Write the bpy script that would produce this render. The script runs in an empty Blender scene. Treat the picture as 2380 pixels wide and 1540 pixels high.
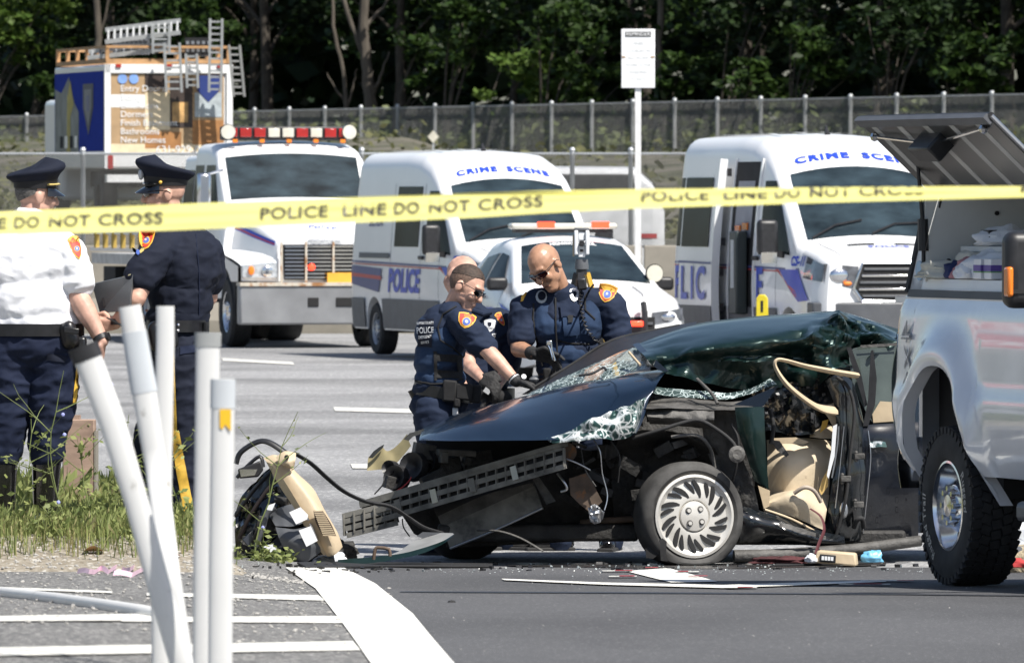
import bpy, math, random
import numpy as np
from mathutils import Vector, Matrix, noise
random.seed(7); np.random.seed(7)
R = math.radians
S = bpy.context.scene
COL = S.collection
# ------------------------------------------------------------------ camera, sky, sun, exposure
F, H, VH = 20000.0, 2.145, 460.0          # focal length in reference pixels, eye height, horizon row
cam = bpy.data.cameras.new('camera'); camo = bpy.data.objects.new('camera', cam); COL.objects.link(camo)
camo.location = (0, 0, H)
camo.rotation_euler = (R(90) - math.atan((770 - VH) / F), 0, 0)
cam.sensor_width = 36; cam.lens = F / 2380 * 36
cam.clip_start = 0.5; cam.clip_end = 3000
cam.dof.use_dof = True; cam.dof.focus_distance = 49; cam.dof.aperture_fstop = 15
S.camera = camo
SUN_AZ, SUN_EL = R(43), R(56)              # azimuth measured from behind the camera towards the right
sund = Vector((math.sin(SUN_AZ) * math.cos(SUN_EL), -math.cos(SUN_AZ) * math.cos(SUN_EL), math.sin(SUN_EL)))
w = bpy.data.worlds.new('World'); S.world = w; w.use_nodes = True
nt = w.node_tree; nt.nodes.clear()
sky = nt.nodes.new('ShaderNodeTexSky'); sky.sky_type = 'NISHITA'; sky.sun_disc = False
sky.sun_elevation = SUN_EL; sky.sun_rotation = math.atan2(sund.x, sund.y)
sky.air_density = 1.0; sky.dust_density = 1.5
bg = nt.nodes.new('ShaderNodeBackground'); bg.inputs[1].default_value = 0.078
wo = nt.nodes.new('ShaderNodeOutputWorld')
nt.links.new(sky.outputs[0], bg.inputs[0]); nt.links.new(bg.outputs[0], wo.inputs[0])
sl = bpy.data.lights.new('sun', 'SUN'); sl.energy = 4.9; sl.angle = R(0.5); sl.color = (1, .955, .88)
so = bpy.data.objects.new('sun', sl); COL.objects.link(so); so.location = (0, 0, 60)
so.rotation_euler = (-sund).to_track_quat('-Z', 'Y').to_euler()
S.view_settings.view_transform = 'Standard'; S.view_settings.look = 'None'
S.view_settings.exposure = 0.6; S.view_settings.gamma = 1; S.view_settings.use_curve_mapping = False
S.render.engine = 'CYCLES'
S.cycles.max_bounces = 8; S.cycles.transparent_max_bounces = 16

# ------------------------------------------------------------------ helpers
def W(u, v, Y):                            # a reference-picture point put at its distance Y
    return Vector(((u - 1190) * Y / F, Y, H - (v - VH) * Y / F))
def P(u, v, d=0.0):                        # the same for the wreck's surroundings (50 m away)
    return W(u, v, 50 + d)
def ss(a, b, x):
    t = min(1, max(0, (x - a) / (b - a))); return t * t * (3 - 2 * t)
def lerp(a, b, t): return a + (b - a) * t
def interp(x, xs, ys):
    return float(np.interp(x, xs, ys))
OFF = {}
def frame(z, up=(0, 0, 1)):                # rotation whose local z follows the direction z
    z = Vector(z).normalized(); up = Vector(up)
    if abs(z.dot(up)) > .98: up = Vector((0, 1, 0))
    x = up.cross(z).normalized(); y = z.cross(x)
    return Matrix((x, y, z)).transposed()
class MB:
    def __init__(s): s.v = []; s.f = []
    def add(s, vs, fs):
        o = len(s.v); s.v += [tuple(p) for p in vs]; s.f += [tuple(i + o for i in f) for f in fs]; return s
    def box(s, c, d, rot=None, taper=(1, 1)):
        c = Vector(c); vs = []
        for z in (-1, 1):
            tx, ty = (1, 1) if z < 0 else taper
            for x, y in ((-1, -1), (1, -1), (1, 1), (-1, 1)):
                p = Vector((x * d[0] / 2 * tx, y * d[1] / 2 * ty, z * d[2] / 2))
                vs.append((rot @ p if rot else p) + c)
        return s.add(vs, [(3, 2, 1, 0), (4, 5, 6, 7), (0, 1, 5, 4), (1, 2, 6, 5), (2, 3, 7, 6), (3, 0, 4, 7)])
    def bar(s, a, b, wd, h, up=(0, 0, 1)):
        a, b = Vector(a), Vector(b)
        return s.box((a + b) / 2, (wd, h, (b - a).length), frame(b - a, up))
    def tube(s, pts, r, n=8, cap=True, flat=1.0, up=(0, 0, 1)):
        pts = [Vector(p) for p in pts]; m = len(pts)
        rs = r if hasattr(r, '__len__') else [r] * m
        t0 = (pts[1] - pts[0]).normalized(); f = frame(t0, up); vs = []
        xa, ya = f.col[0], f.col[1]
        for i, p in enumerate(pts):
            t = (pts[min(i + 1, m - 1)] - pts[max(i - 1, 0)]).normalized()
            xa = (xa - t * xa.dot(t)).normalized(); ya = t.cross(xa)
            for k in range(n):
                a = 2 * math.pi * k / n
                vs.append(p + xa * (math.cos(a) * rs[i]) + ya * (math.sin(a) * rs[i] * flat))
        fs = [(i * n + k, i * n + (k + 1) % n, (i + 1) * n + (k + 1) % n, (i + 1) * n + k) for i in range(m - 1) for k in range(n)]
        if cap: fs += [tuple(range(n - 1, -1, -1)), tuple(range((m - 1) * n, m * n))]
        return s.add(vs, fs)
    def lathe(s, prof, c, axis, n=32, a0=0, a1=2 * math.pi, close=True):
        c = Vector(c); f = frame(axis); m = len(prof); vs = []
        k1 = n if close else n + 1
        for (r, h) in prof:
            for k in range(k1):
                a = a0 + (a1 - a0) * k / n
                vs.append(c + f @ Vector((r * math.cos(a), r * math.sin(a), h)))
        fs = []
        for i in range(m - 1):
            for k in range(n):
                q = (k + 1) % k1 if close else k + 1
                fs.append((i * k1 + k, i * k1 + q, (i + 1) * k1 + q, (i + 1) * k1 + k))
        return s.add(vs, fs)
    def disc(s, c, axis, r, n=20, th=.01):
        return s.lathe([(0.0001, -th / 2), (r, -th / 2), (r, th / 2), (0.0001, th / 2)], c, axis, n)
    def prism(s, poly, off):
        n = len(poly); off = Vector(off); a = [Vector(p) for p in poly]
        vs = a + [p + off for p in a]
        return s.add(vs, [tuple(range(n))[::-1], tuple(range(n, 2 * n))] + [(i, (i + 1) % n, n + (i + 1) % n, n + i) for i in range(n)])
    def poly(s, pts): return s.add(pts, [tuple(range(len(pts)))])
    def grid(s, fn, nu, nv, th=0, dirv=None):
        vs = [Vector(fn(i / nu, j / nv)) for i in range(nu + 1) for j in range(nv + 1)]
        q = nv + 1
        fs = [(i * q + j, (i + 1) * q + j, (i + 1) * q + j + 1, i * q + j + 1) for i in range(nu) for j in range(nv)]
        if not th: return s.add(vs, fs)
        n = len(vs)
        if dirv is None:
            ns = [Vector((0, 0, 0)) for _ in vs]
            for f in fs:
                nn = (vs[f[2]] - vs[f[0]]).cross(vs[f[3]] - vs[f[1]])
                for k in f: ns[k] += nn
            back = [v - k.normalized() * th for v, k in zip(vs, ns)]
        else:
            back = [v + Vector(dirv) * th for v in vs]
        rim = [i * q for i in range(nu + 1)] + [nu * q + j for j in range(1, nv + 1)] + [i * q + nv for i in range(nu - 1, -1, -1)] + [j for j in range(nv - 1, 0, -1)]
        m = len(rim)
        fs2 = fs + [tuple(k + n for k in f[::-1]) for f in fs] + [(rim[(i + 1) % m], rim[i], rim[i] + n, rim[(i + 1) % m] + n) for i in range(m)]
        return s.add(vs + back, fs2)
    def ball(s, c, r, n=12, rot=None):
        c = Vector(c); r = r if hasattr(r, '__len__') else (r, r, r); m = max(4, n // 2); vs = []
        for i in range(m + 1):
            th = math.pi * i / m
            for k in range(n):
                a = 2 * math.pi * k / n
                p = Vector((r[0] * math.sin(th) * math.cos(a), r[1] * math.sin(th) * math.sin(a), r[2] * math.cos(th)))
                vs.append((rot @ p if rot else p) + c)
        return s.add(vs, [(i * n + k, (i + 1) * n + k, (i + 1) * n + (k + 1) % n, i * n + (k + 1) % n) for i in range(m) for k in range(n)])
    def cone(s, a, ra, b, rb, n=12):       # tapered capsule
        a, b = Vector(a), Vector(b); d = b - a; L = d.length
        pr = [(.0005, -ra)] + [(ra * math.sin(t), -ra * math.cos(t)) for t in (.5, 1., 1.57)] + [(rb * math.cos(t), L + rb * math.sin(t)) for t in (0, .57, 1.07)] + [(.0005, L + rb)]
        return s.lathe(pr, a, d, n)
    def xf(s, M, start=0):
        s.v = s.v[:start] + [tuple(M @ Vector(p)) for p in s.v[start:]]; return s
    def build(s, name, mat, parent=None, smooth=35, bevel=0, world=False, seg=2):
        me = bpy.data.meshes.new(name)
        vs = s.v
        if world and parent is not None:
            o = OFF[parent]; vs = [(p[0] - o[0], p[1] - o[1], p[2] - o[2]) for p in vs]
        me.from_pydata(vs, [], s.f); me.validate(); me.update()
        me.materials.append(mat)
        if smooth: me.shade_smooth(); me.set_sharp_from_angle(angle=R(smooth))
        o = bpy.data.objects.new(name, me); COL.objects.link(o)
        if parent is not None:
            o.parent = parent
            if parent in OFF: OFF[o] = OFF[parent]
        if bevel:
            m = o.modifiers.new('bevel', 'BEVEL'); m.width = bevel; m.segments = seg; m.limit_method = 'ANGLE'
        return o
def tag(o, label=None, cat=None, group=None, kind=None):
    if label: o['label'] = label
    if cat: o['category'] = cat
    if group: o['group'] = group
    if kind: o['kind'] = kind
    return o
def empty(name, loc, rz=0, label=None, cat=None, group=None):
    o = bpy.data.objects.new(name, None); COL.objects.link(o)
    o.location = loc; o.rotation_euler = (0, 0, rz); o.empty_display_size = .2
    OFF[o] = Vector(loc); return tag(o, label, cat, group)
def np_mesh(name, vs, fs, mat, parent=None, smooth=False):
    me = bpy.data.meshes.new(name); vs = np.asarray(vs, np.float32); fs = np.asarray(fs, np.int32)
    k = fs.shape[1]
    me.vertices.add(len(vs)); me.vertices.foreach_set('co', vs.ravel())
    me.loops.add(fs.size); me.loops.foreach_set('vertex_index', fs.ravel())
    me.polygons.add(len(fs)); me.polygons.foreach_set('loop_start', np.arange(0, fs.size, k, dtype=np.int32))
    me.update(); me.validate(); me.materials.append(mat)
    if smooth: me.shade_smooth()
    o = bpy.data.objects.new(name, me); COL.objects.link(o)
    if parent is not None: o.parent = parent
    return o
FONT = None
def text_mb(s, size, M, map_fn=None, align='CENTER', shear=0, bold=0, spacing=1):
    """lettering as flat mesh; M maps (x right, y up, 0); map_fn bends it onto a surface"""
    c = bpy.data.curves.new('text', 'FONT'); c.body = s; c.size = size; c.align_x = align; c.align_y = 'CENTER'
    c.shear = shear; c.offset = bold; c.space_character = spacing; c.resolution_u = 3
    o = bpy.data.objects.new('text', c); me = bpy.data.meshes.new_from_object(o)
    mb = MB(); vs = [v.co.copy() for v in me.vertices]
    vs = [map_fn(p.x, p.y) for p in vs] if map_fn else [M @ p for p in vs]
    mb.add(vs, [tuple(p.vertices) for p in me.polygons])
    bpy.data.objects.remove(o); bpy.data.curves.remove(c); bpy.data.meshes.remove(me)
    return mb
def plane_m(o, x, y):                      # matrix from plane axes
    x = Vector(x).normalized(); y = Vector(y); y = (y - x * y.dot(x)).normalized(); z = x.cross(y)
    m = Matrix((x, y, z)).transposed().to_4x4(); m.translation = Vector(o); return m
MATS = {}
def mat(name, col, rough=.5, metal=0., var=.12, vs=6., bump=0., bs=40., coat=0., emit=0., spec=.5, col2=None, c2s=3., c2t=.55, c2w=.1, stretch=None, trans=0., alpha=1.):
    if name in MATS: return MATS[name]
    m = bpy.data.materials.new(name); m.use_nodes = True; t = m.node_tree; L = t.links
    b = t.nodes['Principled BSDF']
    b.inputs['Roughness'].default_value = rough; b.inputs['Metallic'].default_value = metal
    b.inputs['Coat Weight'].default_value = coat; b.inputs['Coat Roughness'].default_value = .04
    b.inputs['Specular IOR Level'].default_value = spec
    b.inputs['Transmission Weight'].default_value = trans; b.inputs['Alpha'].default_value = alpha
    tc = t.nodes.new('ShaderNodeTexCoord'); src = tc.outputs['Object']
    if stretch:
        mp = t.nodes.new('ShaderNodeMapping'); mp.inputs['Scale'].default_value = stretch
        L.new(src, mp.inputs[0]); src = mp.outputs[0]
    n = t.nodes.new('ShaderNodeTexNoise'); n.inputs['Scale'].default_value = vs; n.inputs['Detail'].default_value = 5
    L.new(src, n.inputs['Vector'])
    r = t.nodes.new('ShaderNodeValToRGB'); r.color_ramp.elements[0].position = .3; r.color_ramp.elements[1].position = .7
    r.color_ramp.elements[0].color = (*[c * (1 - var) for c in col], 1); r.color_ramp.elements[1].color = (*[min(1, c * (1 + var)) for c in col], 1)
    L.new(n.outputs[0], r.inputs[0]); out = r.outputs[0]
    if col2:
        n2 = t.nodes.new('ShaderNodeTexNoise'); n2.inputs['Scale'].default_value = c2s; n2.inputs['Detail'].default_value = 8; n2.inputs['Roughness'].default_value = .65
        L.new(src, n2.inputs['Vector'])
        r2 = t.nodes.new('ShaderNodeValToRGB'); r2.color_ramp.elements[0].position = c2t; r2.color_ramp.elements[1].position = c2t + c2w
        L.new(n2.outputs[0], r2.inputs[0])
        mx = t.nodes.new('ShaderNodeMix'); mx.data_type = 'RGBA'
        L.new(r2.outputs[0], mx.inputs[0]); L.new(out, mx.inputs[6]); mx.inputs[7].default_value = (*col2, 1); out = mx.outputs[2]
    L.new(out, b.inputs['Base Color'])
    if bump:
        n3 = t.nodes.new('ShaderNodeTexNoise'); n3.inputs['Scale'].default_value = bs; n3.inputs['Detail'].default_value = 4
        L.new(src, n3.inputs['Vector'])
        bp = t.nodes.new('ShaderNodeBump'); bp.inputs['Strength'].default_value = bump; bp.inputs['Distance'].default_value = .02
        L.new(n3.outputs[0], bp.inputs['Height']); L.new(bp.outputs[0], b.inputs['Normal'])
    if emit:
        b.inputs['Emission Color'].default_value = (*col, 1); b.inputs['Emission Strength'].default_value = emit
    MATS[name] = m; return m
def nodes_of(m): return m.node_tree.nodes, m.node_tree.links, m.node_tree.nodes['Principled BSDF']
# ------------------------------------------------------------------ shared materials
M_white = mat('white_paint', (.80, .81, .82), .28, coat=.4, var=.02, vs=2)
M_blue = mat('blue_vinyl', (.02, .06, .48), .35, var=.05)
M_navyvinyl = mat('navy_vinyl', (.03, .05, .2), .35, var=.05)
M_redv = mat('red_vinyl', (.45, .03, .04), .35, var=.05)
M_glass = mat('vehicle_glass', (.012, .018, .022), .08, var=.5, vs=1.5, spec=.03)
M_windshield = mat('windshield_glass', (.022, .034, .042), .05, var=.6, vs=2.2, spec=.3, stretch=(1, 1, 2.5))
M_blackplastic = mat('black_plastic', (.018, .018, .02), .45, var=.3, vs=20)
M_greyplastic = mat('grey_plastic', (.09, .095, .105), .5, var=.15)
M_rubber = mat('tyre_rubber', (.02, .02, .021), .8, var=.35, vs=14, bump=.1, bs=90)
M_chrome = mat('chrome', (.75, .76, .78), .14, 1, var=.04)
M_alu = mat('aluminium', (.55, .56, .58), .35, 1, var=.1)
M_steel = mat('wheel_steel', (.42, .43, .45), .4, .7, var=.15)
M_lens = mat('headlight_lens', (.62, .66, .7), .08, .3, var=.35, vs=18, coat=1)
M_amber = mat('amber_lens', (.85, .22, .02), .2, var=.1, coat=.8)
M_redlens = mat('red_lens', (.35, .012, .015), .18, var=.2, coat=.8)
M_redlit = mat('lit_red_lamp', (1, .05, .02), .3, var=.02, emit=2.2)
M_clearlens = mat('clear_lens', (.6, .58, .5), .15, var=.1, coat=.8)
M_dark = mat('dark_interior', (.012, .012, .013), .8, var=.3)
M_black = mat('black_leather', (.012, .012, .014), .32, var=.3, vs=25)
# ------------------------------------------------------------------ terrain
A0 = .028
def zg(x, y):
    z = 0.0
    if y < 50: z = A0 * (50 - max(y, 21)) + .10 * ss(-.5, -1.6, x) * ss(52, 46, y)
    if y > 60: z = .14 * ss(-.5, 2.2, x) * ss(75, 88, y)
    if y > 136:
        z += 1.0 * ss(138, 150, y) + .75 * ss(138, 152, y) * ss(-1, -4, x)
        yl = y + 2.04 * x                   # the slope rises along a slanting line, like the fence on it
        z += 2.5 * ss(215, 288, yl) + 1.0 * ss(300, 330, yl)
    return z
def hit(u, v, fn=zg, y0=22, y1=140):        # where a picture point meets the ground
    y = y0
    while y < y1:
        p = W(u, v, y)
        if p.z <= fn(p.x, p.y): return p
        y += .02
    return W(u, v, y1)
def sheet(name, xs, ys, m, dz=0, kind='structure', fn=None):
    fn = fn or zg; nx, ny = len(xs), len(ys)
    vs = [(x, y, fn(x, y) + dz) for x in xs for y in ys]
    fs = [(i * ny + j, (i + 1) * ny + j, (i + 1) * ny + j + 1, i * ny + j + 1) for i in range(nx - 1) for j in range(ny - 1)]
    o = np_mesh(name, vs, fs, m, smooth=True); return tag(o, kind=kind)
def ground_poly(name, px, m, dz, sub=8):    # painted marking: a strip between two picture-space edges laid on the ground
    L, Rr = px; mb = MB()
    def fn(a, b):
        i = a * (len(L) - 1); k = min(int(i), len(L) - 2); t = i - k
        l = (lerp(L[k][0], L[k + 1][0], t), lerp(L[k][1], L[k + 1][1], t)); r = (lerp(Rr[k][0], Rr[k + 1][0], t), lerp(Rr[k][1], Rr[k + 1][1], t))
        p = hit(lerp(l[0], r[0], b), lerp(l[1], r[1], b)); p.z = zg(p.x, p.y) + dz; return p
    mb.grid(fn, sub * (len(L) - 1), 3); return tag(mb.build(name, m), kind='structure')
def aggregate(name, base, lo, hi, stone, dens, scale, rough=.85, streak=None, streak_amt=.25):
    m = mat(name, base, rough, var=.02); N, L, b = nodes_of(m)
    for k in [k for k in N if k.type in ('VALTORGB', 'TEX_NOISE')]: N.remove(k)
    tc = [k for k in N if k.type == 'TEX_COORD'][0]
    n = N.new('ShaderNodeTexNoise'); n.inputs['Scale'].default_value = scale; n.inputs['Detail'].default_value = 6; n.inputs['Roughness'].default_value = .7
    L.new(tc.outputs['Object'], n.inputs['Vector'])
    r = N.new('ShaderNodeValToRGB'); r.color_ramp.elements[0].position = .32; r.color_ramp.elements[0].color = (*lo, 1); r.color_ramp.elements[1].position = .68; r.color_ramp.elements[1].color = (*hi, 1)
    L.new(n.outputs[0], r.inputs[0])
    v = N.new('ShaderNodeTexVoronoi'); v.inputs['Scale'].default_value = scale * 1.6; L.new(tc.outputs['Object'], v.inputs['Vector'])
    wn = N.new('ShaderNodeMath'); wn.operation = 'LESS_THAN'
    sp = N.new('ShaderNodeSeparateColor'); L.new(v.outputs['Color'], sp.inputs[0]); L.new(sp.outputs[0], wn.inputs[0]); wn.inputs[1].default_value = dens
    mx = N.new('ShaderNodeMix'); mx.data_type = 'RGBA'; L.new(wn.outputs[0], mx.inputs[0]); L.new(r.outputs[0], mx.inputs[6]); mx.inputs[7].default_value = (*stone, 1)
    out = mx.outputs[2]
    if streak:
        mp = N.new('ShaderNodeMapping'); mp.inputs['Scale'].default_value = streak; L.new(tc.outputs['Object'], mp.inputs[0])
        n2 = N.new('ShaderNodeTexNoise'); n2.inputs['Scale'].default_value = 1; n2.inputs['Detail'].default_value = 4; L.new(mp.outputs[0], n2.inputs['Vector'])
        r2 = N.new('ShaderNodeValToRGB'); r2.color_ramp.elements[0].position = .35; r2.color_ramp.elements[0].color = (1 - streak_amt,) * 3 + (1,); r2.color_ramp.elements[1].position = .62
        L.new(n2.outputs[0], r2.inputs[0])
        m2 = N.new('ShaderNodeMix'); m2.data_type = 'RGBA'; m2.blend_type = 'MULTIPLY'; m2.inputs[0].default_value = 1
        L.new(out, m2.inputs[6]); L.new(r2.outputs[0], m2.inputs[7]); out = m2.outputs[2]
    L.new(out, b.inputs['Base Color'])
    bp = N.new('ShaderNodeBump'); bp.inputs['Strength'].default_value = .35; bp.inputs['Distance'].default_value = .006
    L.new(n.outputs[0], bp.inputs['Height']); L.new(bp.outputs[0], b.inputs['Normal'])
    b.inputs['Specular IOR Level'].default_value = .25
    return m
M_road = aggregate('old_concrete_road', (.3,) * 3, (.165, .166, .17), (.345, .345, .348), (.5, .5, .49), .1, 26, streak=(.22, .3, 1), streak_amt=.42)
M_asphalt = aggregate('fresh_asphalt', (.06,) * 3, (.07, .071, .074), (.105, .105, .11), (.25, .25, .25), .04, 75, streak=(.5, .16, 1), streak_amt=.32)
M_gravelly = aggregate('stony_asphalt', (.1,) * 3, (.07, .07, .072), (.16, .158, .152), (.4, .39, .37), .16, 42)
M_soil = aggregate('sandy_soil', (.2,) * 3, (.15, .125, .09), (.33, .3, .25), (.42, .4, .36), .1, 30)
M_paint = mat('road_paint', (.72, .71, .66), .7, var=.05, vs=30, col2=(.18, .18, .175), c2s=13, c2t=.62, c2w=.05)
M_paintold = mat('worn_road_paint', (.66, .65, .6), .75, var=.05, vs=30, col2=(.12, .12, .12), c2s=34, c2t=.55, c2w=.06)
M_redpaint = mat('red_marking_paint', (.32, .04, .05), .7, var=.2)
M_yelpaint = mat('yellow_road_paint', (.6, .36, .06), .7, var=.1)
M_wild = mat('rough_grass_ground', (.055, .058, .032), .9, var=.5, vs=1.0, col2=(.13, .118, .095), c2s=.35, c2t=.46, c2w=.12)
M_concrete = mat('barrier_concrete', (.24, .22, .185), .85, var=.1, vs=4, bump=.1, bs=60)

ys = list(np.concatenate([np.arange(6, 60, .5), np.arange(60, 136, 2), np.arange(136, 152, 1), np.arange(152, 400, 4), [430, 520, 700, 1000, 1600]]))
xs = list(np.concatenate([[-600, -300, -150, -80], np.arange(-50, -6, 4), np.arange(-6, 6.1, .25), np.arange(7, 52, 4), [80, 150, 300, 600]]))
sheet('ground', xs, ys, M_wild)
sheet('road', list(np.arange(-40, -6, 3)) + list(np.arange(-6, 6.1, .25)) + list(np.arange(7, 42, 3)), [y for y in ys if 6 <= y <= 136], M_road, .004)
# the fresh dark asphalt of the near lane and the stony gore left of the white line
def edge_x(y):                              # middle of the white line
    return interp(y, [27, 31, 35, 40, 45, 49.4], [-.43, -.52, -.66, -.80, -.93, -1.06])
yn = list(np.arange(6, 49.4, .4)) + [49.35]
mb = MB(); mb.grid(lambda a, b: (lambda y: (lambda x: (x, y, zg(x, y) + .010))(lerp(edge_x(y), 9, b)))(yn[int(round(a * (len(yn) - 1)))]), len(yn) - 1, 40)
tag(mb.build('asphalt_lane', M_asphalt), kind='structure')
mb = MB(); mb.grid(lambda a, b: (lambda y: (lambda x: (x, y, zg(x, y) + .008))(lerp(-9, edge_x(y) + .02, b)))(yn[int(round(a * (len(yn) - 1)))]), len(yn) - 1, 40)
tag(mb.build('gore_pavement', M_gravelly), kind='structure')
ground_poly('edge_line', ([(664, 1325), (733, 1374), (785, 1441), (817, 1485), (868, 1560)], [(800, 1325), (872, 1362), (959, 1433), (1007, 1493), (1064, 1560)]), M_paint, .015)
for (a, b, c, d) in (((340, 1384), (740, 1389), (340, 1391), (756, 1402)), ((300, 1442), (785, 1438), (280, 1452), (800, 1455)), ((-60, 1440), (432, 1432), (-60, 1452), (425, 1449)), ((-60, 1515), (820, 1497), (-60, 1534), (838, 1519)), ((-60, 1368), (260, 1380), (-60, 1373), (260, 1385))):
    ground_poly('hatch_line', ([a, b], [c, d]), M_paintold, .013, 14)
# spray marks left by the investigators around the wreck
ground_poly('lane_arrow', ([(1455, 1333), (1560, 1360)], [(1555, 1326), (1668, 1358)]), M_paint, .016)
ground_poly('spray_line', ([(1165, 1352), (1400, 1361), (1680, 1367), (1900, 1360), (2060, 1356)], [(1172, 1355), (1400, 1366), (1680, 1374), (1900, 1366), (2060, 1359)]), M_paint, .018)
for (u0, u1, v, c) in ((1400, 1470, 1334, 0), (1430, 1470, 1334, 1), (1415, 1480, 1347, 0), (1440, 1475, 1347, 1), (1570, 1625, 1336, 0), (1575, 1600, 1336, 1), (1600, 1645, 1347, 1), (1690, 1760, 1374, 0), (1715, 1750, 1374, 1), (1950, 2070, 1366, 0), (1985, 2050, 1366, 1), (2000, 2110, 1357, 0), (2085, 2125, 1358, 1), (1500, 1530, 1327, 1)):
    ground_poly('spray_line', ([(u0, v - .7), (u1, v - .9)], [(u0, v + .9), (u1, v + .7)]), M_redpaint if c else M_paintold, .020 + .002 * c, 3)
# lane dashes and edge lines of the old road behind
for (u0, u1, v0, v1, h) in ((515, 680, 834, 843, 6), (775, 955, 948, 953, 9), (815, 900, 1081, 1082, 10), (560, 1000, 757, 760, 3)):
    ground_poly('lane_dash', ([(u0, v0), (u1, v1)], [(u0 + 4, v0 + h), (u1 + 4, v1 + h)]), M_paintold, .012)
ground_poly('yellow_line', ([(200, 744), (1000, 752)], [(200, 749), (1000, 757)]), M_yelpaint, .012)
ground_poly('seam_line', ([(930, 1380), (1500, 1382), (2100, 1386), (2420, 1390)], [(930, 1382), (1500, 1385), (2100, 1388), (2420, 1392)]), mat('tar_seam', (.02, .021, .026), .5), .0135)
M_darkstrip = mat('dark_strip_colour', (.03, .028, .028), .35, var=.3)
ground_poly('dark_road_strip', ([(1180, 1312), (1500, 1314), (1750, 1314), (2060, 1308)], [(1180, 1319), (1500, 1326), (1750, 1326), (2060, 1317)]), M_darkstrip, .0125)  # dark strip on the road along the near side of the wreck

# concrete barrier and the chain link fence on top of it
M_galv = mat('galvanised_steel', (.5, .52, .54), .45, .5, var=.15, vs=3)
M_wire = mat('fence_wire', (.13, .128, .12), .6, .3, var=.2)
def fence(name, label, pA, pB, npost, base, hgt, pr, pitch, wr, first=0, n_t=None, mw=None):
    pA, pB = Vector(pA), Vector(pB); L = (pB - pA).length; d = (pB - pA) / L
    root = empty(name, (pA.x, pA.y, base(pA)), 0, label, 'fence')
    ts = n_t or [L * i / (npost - 1) for i in range(npost)]
    for t in ts:
        q = pA + d * t; z = base(q); mb = MB()
        mb.tube([(q.x, q.y, z), (q.x, q.y, z + hgt)], pr, 8); mb.ball((q.x, q.y, z + hgt), pr * 1.3, 8)
        mb.build('post', M_galv, root, world=True)
    mb = MB(); K = int(L / 3)
    for z in (.04, hgt - .06):
        mb.tube([(lambda q: (q.x, q.y, base(q) + z))(pA + d * (L * i / K)) for i in range(K + 1)], .02, 5)
    mb.build('rail', M_galv, root, world=True)
    mb = MB(); h = hgt - .06; n = int((L + h) / pitch)
    nrm = Vector((-d.y, d.x, 0)) * (pr + wr * 1.2)
    for i in range(n):
        for sgn in (1, -1):
            t0, t1 = i * pitch - h, i * pitch
            z0, z1 = .04, h
            if t0 < 0: z0 = .04 + (0 - t0) / h * (h - .04); t0 = 0
            if t1 > L: z1 = h - (t1 - L) / h * (h - .04); t1 = L
            if t1 <= t0 + .05: continue
            if sgn < 0: z0, z1 = h + .04 - z0, h + .04 - z1
            a, b = pA + d * t0, pA + d * t1
            mb.tube([Vector((a.x, a.y, base(a) + z0)) - nrm, Vector((b.x, b.y, base(b) + z1)) - nrm], wr, 3, False)
    o = mb.build('wire_mesh', mw or M_wire, root, world=True, smooth=0); o['kind'] = 'stuff'
    return root
def barrier():
    root = empty('concrete_barrier', (0, 137, 0), 0, 'long pale concrete road barrier behind the parked police vehicles', 'barrier')
    for k in range(9):
        x0 = -15.4 + k * 3.5; prof = [(-.32, -.05), (-.32, .2), (-.17, .55), (-.12, 1.39), (.12, 1.39), (.17, .55), (.32, .2), (.32, -.05)]
        mb = MB(); mb.prism([(x0, 137 + y, z) for y, z in prof], (3.47, 0, 0)); mb.build('barrier_section', M_concrete, root, smooth=0, bevel=.02, world=True)
barrier()
fence('chain_link_fence', 'nearer chain link fence on top of the concrete barrier', (-15, 137.4, 0), (15, 137.4, 0), 0, lambda q: 1.33, 1.58, .038, .05, .0042,
      n_t=[3.0 + .2 , 8.0 + .15, 12.6, 15 + (1330 - 1190) * 137.4 / F, 15 + (1466 - 1190) * 137.4 / F, 15 + (1870 - 1190) * 137.4 / F, 25.2])
fence('chain_link_fence', 'farther chain link fence along the foot of the woods', (-24, 293 + 2.04 * 24, 0), (20, 293 - 2.04 * 20, 0), 34, lambda q: zg(q.x, q.y) + .05 + (5.35 - 1.85 - .05 - zg(q.x, q.y)), 1.85, .062, .13, .008, mw=mat('pale_fence_wire', (.3, .3, .29), .6, .2))
n = 9000; rng_ = np.random.default_rng(12); xx = rng_.uniform(-26, 26, n); yl_ = np.concatenate([rng_.uniform(215, 285, n // 2), 226 + rng_.normal(0, 5, n - n // 2)]); yy = yl_ - 2.04 * xx
WEEDS = [(x, y, zg(x, y) + abs(rng_.normal()) * .22) for x, y in zip(xx, yy) if y > 168]
# low kerb wall under the far fence
mb = MB(); d = Vector((.44, -.898, 0))
for t in (0,):
    a, b = Vector((-24, 291.5 + 2.04 * 24, 0)), Vector((20, 291.5 - 2.04 * 20, 0))
    mb.prism([(a.x, a.y, 2.3), (a.x, a.y, 3.62), (a.x + .3, a.y, 3.62), (a.x + .3, a.y, 2.3)], b - a)
tag(mb.build('retaining_wall', mat('stained_concrete', (.10, .098, .088), .9, var=.25, vs=2)), 'long low stained retaining wall under the far chain link fence', 'wall')

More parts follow.
